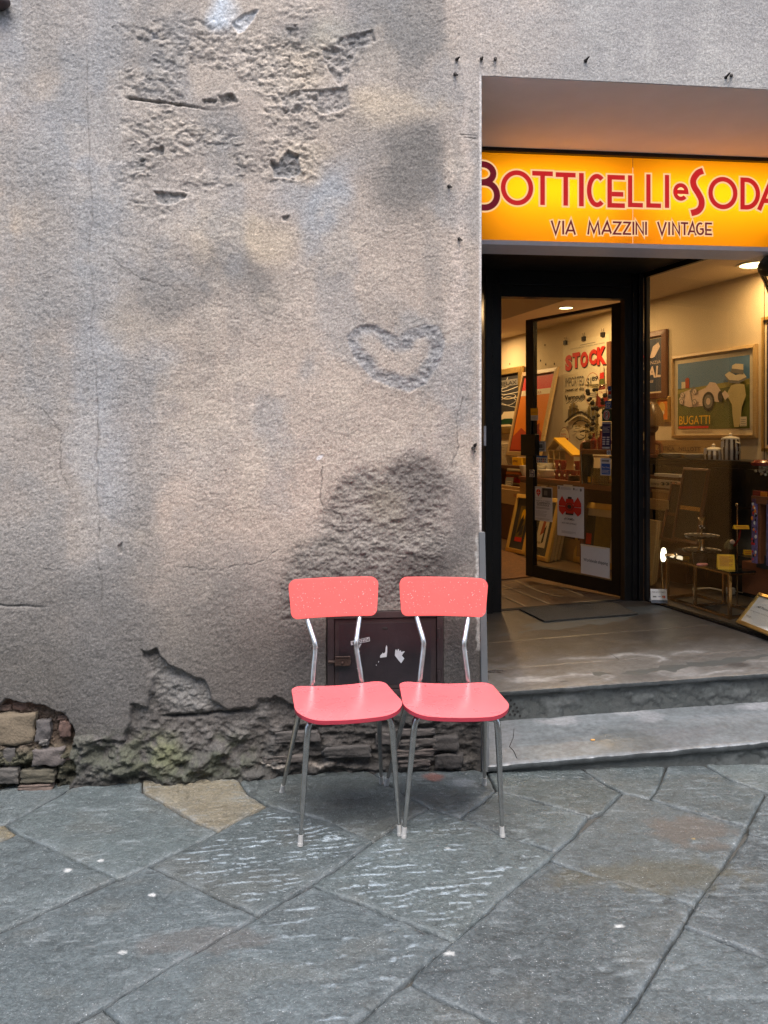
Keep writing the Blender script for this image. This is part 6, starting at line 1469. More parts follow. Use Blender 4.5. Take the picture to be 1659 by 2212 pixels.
# painted red-brown frame object and box at the right side
q = onW(z4(1240, 1370), 3.62); zq0 = onW(z4(1260, 1350), 3.62).z; zq1 = onW(z4(1260, 715), 3.62).z
pf = thing('painted_frame', 'red brown stand with colourful painted edges at the window right', 'stand', V((q.x, q.y, zq0)))
M['paint'] = pm('painted_pattern', (.16, .12, .26), .4, var=.9, scale=60)
def upright(x0, x1, c, m, nm):
    A, B = onW(z4(x0, 1350), c), onW(z4(x1, 1350), c); mb = MB(); A.z = B.z = 0
    mb.hexa([A + V((0, 0, zq0)), B + V((0, 0, zq0)), B - wall_n * .04 + V((0, 0, zq0)), A - wall_n * .04 + V((0, 0, zq0)), A + V((0, 0, zq1)), B + V((0, 0, zq1)), B - wall_n * .04 + V((0, 0, zq1)), A - wall_n * .04 + V((0, 0, zq1))]); mb.put(nm, m, pf, bevel=.003)
upright(1243, 1292, 3.60, M['paint'], 'painted_edge'); upright(1296, 1330, 3.61, M['mahog'], 'upright'); upright(1388, 1440, 3.60, M['paint'], 'painted_edge')
wbox('top_beam', z4(1240, 770), z4(1460, 715), 3.60, .05, M['mahog'], pf); wbox('painted_box', z4(1254, 713), z4(1395, 655), 3.62, .05, M['mugred'], pf); wbox('painted_panel', z4(1330, 705), z4(1392, 660), 3.612, .006, M['orange'], pf)
rr = random.Random(8)
mb = MB()
for k in range(26):
    c = onW(z4(rr.uniform(1248, 1288), rr.uniform(770, 1340)), 3.597); mb.ball(c, rr.uniform(.004, .009), 7, 5, k % 4, (1, .3, 1.4))
mb.put('painted_spots', [M['redink'], M['porcelain'], M['ink'], M['orange']], pf, smooth=True)
bx = thing('brown_box', 'plain red brown box under the painted stand beside the table', 'box', onW(z4(1290, 1640), 3.66)); wbox('box_side', z4(1150, 1640), z4(1480, 1400), 3.66, .2, M['mahog'], bx); wbox('dark_cloth', z4(1290, 1400), z4(1420, 1290), 3.64, .12, M['leafdark'], bx)
# crystal drops
cr = thing('crystal_pendant', 'cluster of glass crystal drops hanging at the window right', 'chandelier', onW(z4(1370, 490), 3.7))
mb = MB()
for k in range(34): mb.ball(onW(z4(rr.uniform(1300, 1440), rr.uniform(400, 490)), 3.7) + V((0, rr.uniform(-.02, .02), 0)), rr.uniform(.006, .010), 8, 6)
o = mb.put('crystal_drops', pm('crystal', (.7, .66, .5), .05, metal=.6, var=.2), cr, smooth=True); tag(o, kind='stuff')
mb = MB(); A = onW(z4(1370, 392), 3.7); mb.lathe([(.07, -.004), (.075, .012), (.05, .03)], A, 20); mb.put('crystal_ring', M['mugred'], cr, smooth=True); mb = MB(); mb.tube([A + V((0, 0, .03)), V((A.x, A.y, 2.49))], .002, 6); mb.put('wire', M['ink'], cr)
# power strip with cable
q = onFl(z4(1000, 1700)); ps = thing('power_plug', 'white socket block and cable on the floor under the brass table', 'plug', q + V((0, 0, .012)))
mb = MB(); c = q + V((.03, .03, .04)); mb.obox(c, ((1, -.4, 0), (.4, 1, 0), (0, 0, 1)), (.04, .02, .022)); mb.put('socket_block', M['porcelain'], ps, bevel=.008)
mb = MB(); mb.tube([c + V((-.03, .0, 0)), c + V((-.10, .06, .01)), c + V((-.2, .1, -.005))], .005, 8); mb.tube([c + V((.03, 0, 0)), c + V((.09, -.05, -.01)), c + V((.16, -.12, -.02))], .004, 8); mb.put('cable', M['porcelain'], ps, smooth=True)
# card payment tent on the floor by the glass
q = onFl(z4(330, 1760)); s = tent('payment_card', 'white folded card with payment symbols on the floor by the window', V((q.x, q.y - .0, 0)), .10, .085, .03, -.28, M['paper'], zfl(q.x) + .011, 0, 'payment stand')
t_ = bpy.data.objects['payment_card']; s.k = 3; s.rect(0, 0, 1, .22, pm('slate_print', (.05, .06, .08), .5)); s.ell(.82, .45, .07, .1, M['redink']); s.ell(.75, .45, .07, .1, M['orange']); s.text('VISA', .42, .42, .62, .5, M['navy'], .02); s.rect(.12, .40, .34, .5, M['greyink']); s.text('NOI ACCETTIAMO', .1, .72, .9, .82, M['ink']); s.done(t_, 'symbols')
q = onFl(z4(205, 1690)); mb = MB(); mb.ball(V((q.x + .03, q.y + .02, zfl(q.x) + .022)), .02, 12, 8, 0, (1.4, 1, .5)); tag(mb.put('red_cushion', M['mugred'], smooth=True), 'small red cushion on the floor behind the payment card', 'cushion')
# gilt framed notice on the floor, cut by the right side of the view
A, B = onFl(z4(1100, 1972)), onFl(z4(1700, 2215)); A.z += .012; B.z += .012
tl = onW(z4(1243, 1625), 3.62); u = (B - A); w_ = u.length; u.normalize(); vv = (tl - A) - u * (tl - A).dot(u); s = Sheet(A, u, vv, .36, vv.length)
rt, p = framed(s, 'gilt_notice', 'gilt framed notice about posters leaning on the window floor', 'notice', .022, .018, M['gold'], M['paper'])
p.text('All Posters are delivered', .14, .60, 1.05, .68, M['ink'], 0, .15); p.text('originals and reproductions', .05, .42, 1.0, .47, M['greyink'], 0, .1); p.text('Vintage', .04, .2, .2, .27, M['greyink'], 0, .2); p.done(rt)
# dark lamp arm hanging at upper right
A = onW((1652, 592), 3.5); ar = thing('lamp_arm', 'dark metal lamp head on a jointed arm by the ceiling downlight', 'lamp', A)
mb = MB(); mb.tube([onW((1652, 580), 3.50), onW((1664, 574), 3.49), onW((1700, 566), 3.48)], [.045, .06, .065], 14); mb.put('lamp_head', M['pot'], ar, smooth=True)
mb = MB(); mb.tube([onW((1640, 585), 3.52), onW((1652, 608), 3.52), onW((1672, 660), 3.52)], .008, 8); mb.tube([onW((1650, 590), 3.54), onW((1685, 670), 3.54)], .006, 8); mb.put('arm_bars', M['brass'], ar, smooth=True)

# ------------------------------------------------------------------ goods seen through the door
# sideboard, left: dark top on which basket and tin stand
cS = 4.06
A = onW(z2(60, 340), cS); B = onW(z2(470, 335), cS); zs_ = onW(z2(330, 338), cS).z
sb = thing('sideboard', 'dark wooden sideboard under the gold framed picture inside the shop', 'sideboard', V((A.x, A.y, zfl(A.x))))
A.z = B.z = 0
mb = MB(); mb.hexa(cbx(A, B, .3, zs_ - .03, zs_, .02)); mb.put('sideboard_top', M['walnut'], sb, bevel=.003); mb = MB(); mb.hexa(cbx(A, B, .3, zfl(1.9), zs_ - .34)); mb.put('cupboard', M['walnut'], sb); mb = MB(); mb.hexa(cbx(A - ww * .02, A + ww * .03, .3, zs_ - .34, zs_ - .031)); mb.put('side_board', M['walnut'], sb)
# wicker basket
c = onW(z2(283, 332), 4.16); h = onW(z2(283, 158), 4.16).z - zs_; r_ = .085; c.z = zs_ + .001
bk_ = thing('wicker_vase', 'pale open-work wicker vase on the sideboard', 'vase', c)
mb = MB(); NR, NC = 13, 22
for k in range(NR + 1): zz = h * k / NR; mb.tube([c + V((r_ * math.cos(2 * math.pi * j / 24), r_ * math.sin(2 * math.pi * j / 24), zz)) for j in range(24)], .0035, 5, closed=True)
for j in range(NC):
    for sg in (-1, 1): mb.tube([c + V((r_ * math.cos(2 * math.pi * (j + sg * k * .5) / NC), r_ * math.sin(2 * math.pi * (j + sg * k * .5) / NC), h * k / NR)) for k in range(NR + 1)], .003, 4)
mb.put('lattice', M['mesh'], bk_); mb = MB(); mb.lathe([(r_ * .96, .0), (r_ * .96, .008)], c, 20); mb.put('vase_floor', M['mesh'], bk_)
yt = thing('yellow_tin', 'yellow box lettered ZAFFERANO beside the wicker vase', 'box', onW(z2(350, 330), 4.08)); wbox('box_body', z2(310, 334), z2(388, 272), 4.08, .07, M['yellow'], yt)
q = onW(z2(312, 330), 4.078); s = Sheet(V((q.x, q.y, zs_)), ww, (0, 0, 1), .13, .10); s.text('ZAFFERANO', .04, .35, .9, .6, M['darkred'], .03, .2); s.done(yt)
# books and small sign under it
for i, (y0, y1, m) in enumerate(((440, 425, M['mugred']), (424, 410, M['walnut']), (409, 396, M['orange']), (470, 442, M['redink']))):
    tag(wbox('book', z2(265 - 4 * i, y0), z2(372, y1), 4.12, .16, m), ('dark red book at the bottom of the pile under the sideboard top', 'brown book in the middle of the pile under the sideboard top', 'orange book on top of the pile under the sideboard', 'bright red box file under the pile of books')[i], 'book', 'books under the sideboard top')
s0 = onW(z2(238, 545), 4.02); s = Sheet(s0, ww, V((.0, 0, 1)) - wall_n * .2, .17, .15); rt = paper(s, 'slate_sign', 'small grey sign with pale writing standing on a wooden box', 'sign', M['greyink'], .006); s.lines(.15, .85, .3, .8, 4, M['cream'], .25); s.done(rt)
wx2 = thing('drawer_box', 'open pale wooden drawer box left of the leaning frames', 'box', onW(z2(300, 635), 3.98)); wbox('box_front', z2(150, 635), z2(370, 548), 3.98, .02, M['paleoak'], wx2); wbox('box_rim', z2(150, 548), z2(376, 520), 4.0, .22, M['oak'], wx2); wbox('box_stand', z2(160, 1000), z2(365, 637), 4.02, .2, M['walnut'], wx2)
q = onW(z2(320, 600), 3.978); s = Sheet(q, ww, (0, 0, 1), .12, .05); s.text('VILLA', 0, .1, 1, .8, M['amber']); s.done(wx2)
# dresser with drawers in the middle
cD = 3.86
A = onW(z2(375, 440), cD); B = onW(z2(900, 452), cD); zd = onW(z2(600, 446), cD).z; A.z = B.z = 0
dr = thing('dresser', 'brown dresser carrying the white bowls and red mugs', 'dresser', V((A.x, A.y, zfl(A.x))))
mb = MB(); mb.hexa(cbx(A, B, .42, zd - .03, zd, .02)); mb.put('dresser_top', M['mahog'], dr, bevel=.003)
mb = MB(); mb.hexa(cbx(A, B, .42, zfl(2.1), zd - .031)); mb.put('dresser_body', M['walnut'], dr)
for k in range(2):
    for j in range(3):
        a, b = A.lerp(B, (k + .03) / 2), A.lerp(B, (k + .97) / 2); h0 = zd - .05 - .22 * (j + 1); mb = MB(); mb.hexa(cbx(a, b, 0, h0 + .012, h0 + .21, .014)); mb.put('drawer', M['oak'], dr, bevel=.003)
zq = zd + .001
# house shaped shelf with cups
s0, s1 = onW(z2(605, 385), 4.12), onW(z2(750, 385), 4.12); w_ = V((s1.x - s0.x, s1.y - s0.y)).length; ze = onW(z2(605, 205), 4.12).z; za = onW(z2(665, 118), 4.12).z
s = Sheet(V((s0.x, s0.y, zq)), ww, (0, 0, 1), w_, ze - zq)
hs = thing('house_shelf', 'small house shaped shelf with a yellow roof full of cups', 'shelf', s.p(.5, 0))
def plank_on(a0, b0, a1, b1, dep=.09, nm='shelf_board', m=None):
    mb = MB(); mb.prism([s.p(a0, b0, -dep), s.p(a1, b0, -dep), s.p(a1, b1, -dep), s.p(a0, b1, -dep)], s.n * dep); mb.put(nm, m or M['paleoak'], hs)
for a in (0, .325, .655, .97): plank_on(a, 0, a + .03, 1)
for k in range(4): plank_on(.03, k * .325, .97, k * .325 + .02)
mb = MB(); ap = (za - zq) / s.h
mb.prism([s.p(1.45, .78, -.1), s.p(1.50, .84, -.1), s.p(.45, ap + .06, -.1), s.p(.42, ap, -.1)], s.n * .12); mb.put('roof_board', pm('yellow_roof', lin(226, 176, 50), .5), hs)
mb = MB(); mb.prism([s.p(-.02, 1.0, -.09), s.p(.45, ap, -.09), s.p(.45, ap + .05, -.09), s.p(-.06, 1.04, -.09)], s.n * .1); mb.put('roof_board', M['paleoak'], hs)
cupg = pm('green_grey_glaze', (.22, .21, .14), .25, var=.15)
cup_me = None
def cup(c, r, h, m, nm, lab, grp, hd=True):
    t = thing(nm, lab, 'cup', c, grp)
    mb = MB(); mb.lathe([(r * .7, 0), (r * .95, h * .45), (r, h), (r * .9, h), (r * .6, h * .12)], c, 14, cap=True); mb.put('cup_body', m, t, smooth=True)
    if hd: mb = MB(); mb.tube([c + ww * r * .9 + V((0, 0, h * .8)), c + ww * r * 1.5 + V((0, 0, h * .65)), c + ww * r * .85 + V((0, 0, h * .25))], r * .14, 6); mb.put('handle', m, t, smooth=True)
    return t
for k in range(3):
    for j in range(3):
        c = s.p(.18 + .325 * j, k * .325 + .022, -.045); rowz = ('bottom', 'middle', 'top')[k]; cz = ('left', 'centre', 'right')[j]
        cup(c, .023, s.h * .2, cupg, 'cup', 'grey green cup in the %s row, %s cell of the house shelf' % (rowz, cz), 'cups in the house shelf', True)
# bowls and mugs on the dresser
for i, (x, y, r_, h, lab) in enumerate(((425, 430, .07, .10, 'white bowl partly hidden by the door stile'), (530, 432, .075, .11, 'stacked white bowl left of the oval bowl'), (615, 440, .105, .075, 'wide white oval bowl in front on the dresser'), (590, 375, .07, .13, 'white pot behind the oval bowl'))):
    c = onW(z2(x, y), 3.95 if i != 3 else 4.05); c.z = zq; mb = MB(); mb.lathe([(r_ * .55, 0), (r_ * .85, h * .5), (r_, h), (r_ * .95, h), (r_ * .6, h * .2)], c, 22); tag(mb.put('bowl', M['porcelain'], smooth=True), lab, 'bowl', 'white bowls on the dresser')
for i, (x, c_, z_) in enumerate(((690, 3.93, 0), (730, 3.93, 0), (775, 3.93, 0), (820, 3.95, 0), (705, 4.03, 0), (750, 4.03, 0), (800, 4.05, 0), (852, 4.06, 0), (855, 4.06, .085), (730, 4.03, .085), (690, 4.03, .085))):
    c = onW(z2(x, 440), c_); c.z = zq + z_; t = cup(c, .036, .08, M['mugred'], 'red_mug', ('front row red mug nearest the oval bowl', 'second red mug from the left in the front row', 'third red mug from the left in the front row', 'front row red mug nearest the saucers', 'back row red mug at the left under another mug', 'second red mug from the left in the back row, under another', 'third red mug from the left in the back row', 'back row red mug at the right end under another mug', 'red mug stacked on the right end of the back row', 'red mug stacked on the middle of the back row', 'red mug stacked on the left end of the back row')[i], 'red mugs on the dresser', True)
    mb = MB(); f = c + wall_n * .035 + V((0, 0, .04)); mb.ball(f, .012, 8, 6, 0, (1, .5, 1)); mb.put('mug_badge', M['cream'], t)
# plates pile
for k in range(4): 
    c = onW(z2(848, 440), 3.93); mb = MB(); c.z = zq + .012 * k; mb.lathe([(.05, 0), (.085, .009), (.08, .010), (.02, .004)], c, 20); tag(mb.put('saucer', M['walnut'], smooth=True), ('brown saucer at the bottom of the pile beside the mugs', 'second brown saucer from the bottom of the pile', 'third brown saucer from the bottom of the pile', 'topmost brown saucer of the pile beside the mugs')[k], 'saucer', 'saucers on the dresser')
# red-brown trolley shelf at the right of the door pane
cT_ = 3.80
q = onW(z2(885, 505), cT_); tr_ = thing('trolley_shelf', 'red brown trolley with two shelves seen through the door glass', 'trolley', V((q.x, q.y, zfl(q.x))))
zA, zM, zL = onW(z2(890, 140), cT_).z, onW(z2(900, 200), cT_).z, onW(z2(900, 485), cT_).z
P0 = onW(z2(885, 300), cT_); P1 = P0 + ww * .62; P0.z = P1.z = 0
for e in (P0, P1):
    for off in (0, .32):
        mb = MB(); b_ = e - wall_n * off; mb.tube([b_ + V((0, 0, zfl(b_.x))), b_ + V((0, 0, zA - .03)), b_ + V((0, 0, zA - .008)) - wall_n * .015 * (1 if off == 0 else -1), b_ + V((0, 0, zA)) - wall_n * .05 * (1 if off == 0 else -1)], .016, 10); mb.put('upright', M['mahog'], tr_, smooth=True)
    mb = MB(); mb.tube([e + V((0, 0, zA)) - wall_n * .04, e + V((0, 0, zA)) - wall_n * .28], .015, 10); mb.put('handle_bar', M['mahog'], tr_, smooth=True)
for zz in (zM, zL):
    mb = MB(); mb.hexa(cbx(P0, P1, .32, zz - .04, zz, .014)); mb.put('shelf', M['mahog'], tr_, bevel=.003)
for i, (x, c_, h, m) in enumerate(((940, 3.86, .34, 'tumbler'), (985, 3.84, .13, 'bottle'), (1045, 3.84, .15, 'bottle'), (1015, 3.9, .30, 'tumbler'), (970, 3.92, .24, 'tumbler'))):
    c = onW(z2(x, 195), c_); c.z = zM + .001; mb = MB(); mb.lathe([(.026, 0), (.028, h * .55), (.010, h * .72), (.010, h * .95), (.014, h)], c, 16)
    tag(mb.put('bottle', M[m] if m == 'tumbler' else M['mugred'], smooth=True), ('tall clear decanter at the left end of the trolley top', 'short red bottle next to the decanter', 'short red bottle nearer the door edge', 'slim clear bottle at the back of the trolley top', 'clear carafe behind the short red bottle')[i], 'bottle', 'bottles on the trolley')
# candelabra with dark grapes
c = onW(z2(1010, 195), 3.95); c.z = zM + .001; cn = thing('glass_candelabra', 'glass stand with dark beads on the trolley top', 'candelabra', c)
mb = MB(); mb.lathe([(.05, 0), (.012, .02), (.010, .5), (.09, .53), (.1, .54)], c, 16); mb.put('stand', M['tumbler'], cn, smooth=True)
mb = MB(); rr = random.Random(4)
for k in range(26): mb.ball(c + V((rr.uniform(-.09, .09), rr.uniform(-.05, .05), rr.uniform(.08, .5))), rr.uniform(.014, .022), 8, 6)
tag(mb.put('beads', M['ink'], cn, smooth=True), kind='stuff')
for i, x in enumerate((985, 1010, 1035, 1060, 1085, 1110)):
    c = onW(z2(x, 475), 3.86); c.z = zL + .001; mb = MB(); mb.lathe([(.026, 0), (.030, .13), (.027, .13), (.024, .008)], c, 16, cap=False); tag(mb.put('tumbler', M['tumbler'], smooth=True), '%s drinking glass from the left on the lower trolley shelf' % ('first', 'second', 'third', 'fourth', 'fifth', 'sixth')[i], 'glass', 'glasses on the trolley')
c = onW(z2(935, 470), 3.84); c.z = zL + .001; vs_ = thing('black_vase', 'tall black vase with a flared neck on the lower trolley shelf', 'vase', c)
mb = MB(); mb.lathe([(.03, 0), (.045, .1), (.05, .2), (.03, .28), (.045, .34)], c, 16); mb.put('vase_body', M['ink'], vs_, smooth=True); mb = MB(); mb.tube([c + wall_n * .05 + V((0, 0, .0)), c + wall_n * .052 + V((0, 0, .26)) - ww * .02], .004, 6); mb.put('stirrer', M['chrome'], vs_); wbox('yellow_label', z2(935, 475), z2(955, 430), 3.785, .004, M['yellow'], vs_)
# leaning gold frames on the floor
def leaner(nm, label, bl_, br2, tlp, tilt, fw, fm, bm2, inner, im, fn, hh=None):
    A, B = onFl(bl_), onFl(br2); u = B - A; w_ = u.length; u.normalize(); nb = V((u.y, -u.x, 0)).normalized()
    if nb.dot(V((0, -1, 0))) < 0: nb = -nb
    vv = (V((0, 0, 1)) * math.cos(tilt) - nb * math.sin(tilt)); vv = vv - u * vv.dot(u)
    r = V(ray(*tlp)); o = V((0, -DW, EYE)); n = u.cross(vv); t = (A - o).dot(n) / r.dot(n); h_ = ((o + r * t) - A).dot(vv.normalized()) if hh is None else hh
    s = Sheet(A + V((0, 0, .003)), u, vv, w_, h_)
    rt, p = framed(s, nm, label, 'picture', fw, .035, fm, bm2, inner, im); fn(p); p.done(rt)
def f1(p): p.rect(0, 0, 1, .12, M['redink']); p.ell(.6, .75, .28, .16, M['yellow']); p.poly([(.1, .2), (.5, .3), (.8, .6), (.6, .75), (.3, .55)], M['ink']); p.poly([(.4, .15), (.9, .2), (.9, .5), (.6, .4)], M['leafdark'])
def f2(p): p.rect(0, 0, 1, 1, M['cream']); p.poly([(.3, .3), (.5, .95), (.7, .95), (.65, .4)], M['amber']); p.poly([(.55, .1), (.75, .15), (.8, .6), (.65, .5)], M['ink']); p.text('vintage', .08, .08, .5, .16, M['ink'])
leaner('gold_leaning_frame', 'gold framed dark poster with a red strip leaning left of the door edge', z2(265, 1050), z2(425, 1085), z2(385, 578), .25, .04, M['goldpaint'], M['leafdark'], .07, M['olive'], f1)
leaner('gold_leaning_frame', 'gold framed cream poster leaning behind the red balloon leaflet', z2(432, 1098), z2(618, 1145), z2(545, 600), .25, .04, M['goldpaint'], M['leafdark'], .07, M['cream'], f2)
for i in range(3):
    leaner('wood_leaning_frame', ('first thin wooden frame right behind the gold framed cream poster', 'middle thin wooden frame in the stack behind the gold frames', 'last thin wooden frame in the stack, nearest the dark dresser')[i], z2(560 + 32 * i, 1110 - 6 * i), z2(645 + 30 * i, 1138 - 6 * i), z2(640 + 30 * i, 700), .22, .02, M['paleoak'], M['walnut'], 0, None, lambda p: None)
leaner('large_gold_frame', 'large pale gold frame leaning behind the shipping notice', z2(830, 1135), z2(1190, 1215), z2(915, 640), .12, .05, M['goldpaint'], M['matboard'], .06, M['olive'], lambda p: (p.rect(0, 0, .4, 1, M['ink']), p.rect(.1, .2, .3, .5, M['redink'])))
leaner('leaf_picture', 'gold framed botanical print with a single brown leaf', z2(985, 1110), z2(1200, 1160), z2(985, 730), .10, .035, M['gold'], M['matboard'], .02, M['cream'], lambda p: (p.poly([(.42, .15), (.5, .1), (.6, .4), (.55, .75), (.48, .9), (.40, .6)], M['field']), p.line([(.5, .05), (.5, .9)], .006, M['greyink'])))
# rug
P = [onFl(z2(*p)) for p in ((120, 1060), (120, 1290), (470, 1268), (470, 1110))]
P = [onFl(z2(150, 1035)), onFl(z2(140, 1300)), onFl(z2(300, 1282)), onFl(z2(480, 1262)), onFl(z2(520, 1165)), onFl(z2(300, 1062))]
mb = MB(); mb.prism([p + V((0, 0, .002)) for p in P], (0, 0, .008)); tag(mb.put('rug', pm('patterned_rug', (.17, .085, .035), .95, var=.7, scale=28, bump=.5, bscale=300)), 'reddish patterned rug on the shop floor behind the door', 'rug')

# ------------------------------------------------------------------ utility hatch in the wall
hx0, hx1, hz0, hz1 = .120, .588, .312, .652
ht = thing('wall_hatch', 'dark iron utility hatch low in the plaster wall behind the chairs', 'hatch', ((hx0 + hx1) / 2, 0, hz0))
for (a, b) in (((hx0, hz1 - .026), (hx1, hz1)), ((hx0, hz0), (hx1, hz0 + .024)), ((hx0, hz0 + .0245), (hx0 + .026, hz1 - .0265)), ((hx1 - .026, hz0 + .0245), (hx1, hz1 - .0265))):
    mb = MB(); mb.box((a[0], -.010, a[1]), (b[0], .035, b[1])); mb.put('frame_bar', M['ironframe'], ht, bevel=.002)
mb = MB(); mb.box((hx0 + .028, -.003, hz0 + .027), (hx1 - .028, .02, hz1 - .029)); hd = mb.put('hatch_door', M['ironframe'], ht, bevel=.002)
mb = MB(); mb.box((hx0 + .046, -.0045, hz0 + .045), (hx1 - .050, -.001, hz1 - .047)); mb.put('door_panel', M['iron'], hd, bevel=.0008)
zh = lambda x, y: ((1280 + .31344 * x) / 1.8517, (2430 + .31344 * y) / 1.8517)
def hp(x, y, Y=-.0055): return onY(zh(x, y), Y)
mb = MB(); p0, p1 = hp(188, 745, -.02), hp(388, 625, -.02); mb.box((p0.x, -.028, p0.z), (p1.x, -.008, p1.z)); mb.put('latch', M['rust'], ht, bevel=.003)
mb = MB(); a, b = hp(105, 695, -.018), hp(395, 695, -.018); mb.tube([a, b], .006, 8); a, b = hp(190, 632, -.03), hp(380, 630, -.03); mb.tube([a, b], .0035, 8); mb.ball(hp(285, 710, -.03), .006, 8, 6); mb.put('bolt', M['rust'], ht, smooth=True)
for y in (330, 870):
    mb = MB(); c = hp(1515, y, -.013); mb.tube([c + V((0, 0, -.02)), c + V((0, 0, .02))], .006, 8); mb.put('hinge', M['ironframe'], ht, smooth=True)
mb = MB(); c = hp(830, 268, -.005); mb.ball(c, .012, 10, 6, 0, (1, .08, .5)); mb.put('keyhole', M['ink'], ht)
# stickers on the hatch
A, B = hp(398, 483), hp(638, 430); C_ = hp(630, 375)
u = B - A; w_ = u.length; s = Sheet(B + V((0, 0, 0)) , -u, V((0, 0, -1)), w_, .001)
u.normalize(); vv = (C_ - B); s = Sheet(hp(630, 375, -.006), -u, -V((vv.x, 0, vv.z)), w_, vv.length)
mb = MB(); mb.poly([hp(398, 483, -.0055), hp(638, 430, -.0055), hp(630, 375, -.0055), hp(390, 432, -.0055)]); stk = mb.put('sticker', M['stickerw'], hd); stk['label'] = 'torn white sticker with upside-down letters PIZZIC'
vs, fs = text_mesh('PIZZIC   A', .012)
x0 = min(v.x for v in vs); x1 = max(v.x for v in vs); y1 = max(v.y for v in vs)
o_ = hp(622, 384, -.0062); du_ = (hp(404, 440, -.0062) - o_); dv_ = (hp(630, 430, -.0062) - hp(622, 384, -.0062)); dv_ = dv_ * .82
mb = MB(); mb.v = [o_ + du_ * ((v.x - x0) / (x1 - x0)) + dv_ * (1 - 0) * (v.y / y1) for v in vs]; mb.f = list(fs); mb.m = [0] * len(fs); mb.put('lettering', M['ink'], hd)
for pts in ([(766, 642), (768, 610), (778, 608), (782, 590), (790, 600), (800, 574), (808, 590), (822, 575), (826, 585), (834, 560), (838, 510), (848, 480), (858, 500), (858, 560), (850, 630)],
            [(955, 612), (962, 540), (975, 535), (985, 556), (992, 535), (1004, 528), (1012, 556), (1028, 545), (1040, 570), (1060, 560), (1082, 560), (1050, 605), (1045, 615), (1076, 650), (1036, 712), (1000, 672), (985, 650), (965, 625)],
            [(480, 555), (500, 470), (528, 466), (500, 520)], [(742, 700), (748, 680), (754, 690), (748, 704)], [(714, 742), (718, 725), (722, 735), (719, 745)]):
    mb = MB(); mb.poly([hp(x, y, -.0054) for x, y in pts]); mb.put('torn_sticker', M['stickerw'], hd)

# ------------------------------------------------------------------ the two chairs
def rounded(corners, n=7):
    out = []
    m = len(corners)
    for i in range(m):
        x, y, r = corners[i]; p = V((x, y)); a = V(corners[i - 1][:2]); b = V(corners[(i + 1) % m][:2])
        d1 = (a - p).normalized(); d2 = (b - p).normalized(); ang = d1.angle(d2); t = r / math.tan(ang / 2)
        s0, s1 = p + d1 * t, p + d2 * t; c = p + (d1 + d2).normalized() * (r / math.sin(ang / 2))
        a0 = math.atan2((s0 - c).y, (s0 - c).x); a1 = math.atan2((s1 - c).y, (s1 - c).x)
        while a1 - a0 > math.pi: a1 -= 2 * math.pi
        while a1 - a0 < -math.pi: a1 += 2 * math.pi
        for k in range(n): g = a0 + (a1 - a0) * k / (n - 1); out.append(V((c.x + r * math.cos(g), c.y + r * math.sin(g))))
    # resample evenly
    P = out + [out[0]]; L_ = [0]
    for i in range(len(P) - 1): L_.append(L_[-1] + (P[i + 1] - P[i]).length)
    N_ = 96; res = []; j = 0
    for k in range(N_):
        t = L_[-1] * k / N_
        while L_[j + 1] < t: j += 1
        f_ = (t - L_[j]) / max(1e-9, L_[j + 1] - L_[j]); res.append(P[j].lerp(P[j + 1], f_))
    return res
def shell(outline, zfun, th, edge=.0025):
    """curved board: returns verts, faces, material indices (0 top, 1 edge)"""
    mb = MB(); n = len(outline); c = sum(outline, V((0, 0))) / n
    RG = (0, .2, .4, .6, .75, .88, .96, 1.0)
    def ring(q, off, dz, shrink=0):
        for p in outline:
            w = c.lerp(p, q)
            if shrink: w = w - (p - c).normalized() * shrink
            mb.v.append(zfun(w.x, w.y, off + dz))
    for q in RG[1:]: ring(q, 0, 0 if q < 1 else -.0006)
    ring(1.0, 0, -edge); ring(1.0, -th, edge); ring(.985, -th, 0); ring(.5, -th, 0)
    R = len(RG) - 1 + 4
    ct = len(mb.v); mb.v.append(zfun(c.x, c.y, 0)); mb.v.append(zfun(c.x, c.y, -th))
    for k in range(R - 1):
        for j in range(n):
            l = (j + 1) % n; mb.f.append((k * n + j, k * n + l, (k + 1) * n + l, (k + 1) * n + j)); mb.m.append(0 if k < 7 - 1 else 1)
    for j in range(n):
        l = (j + 1) % n; mb.f.append((ct, l, j)); mb.m.append(0); mb.f.append((ct + 1, (R - 1) * n + j, (R - 1) * n + l)); mb.m.append(1)
    return mb
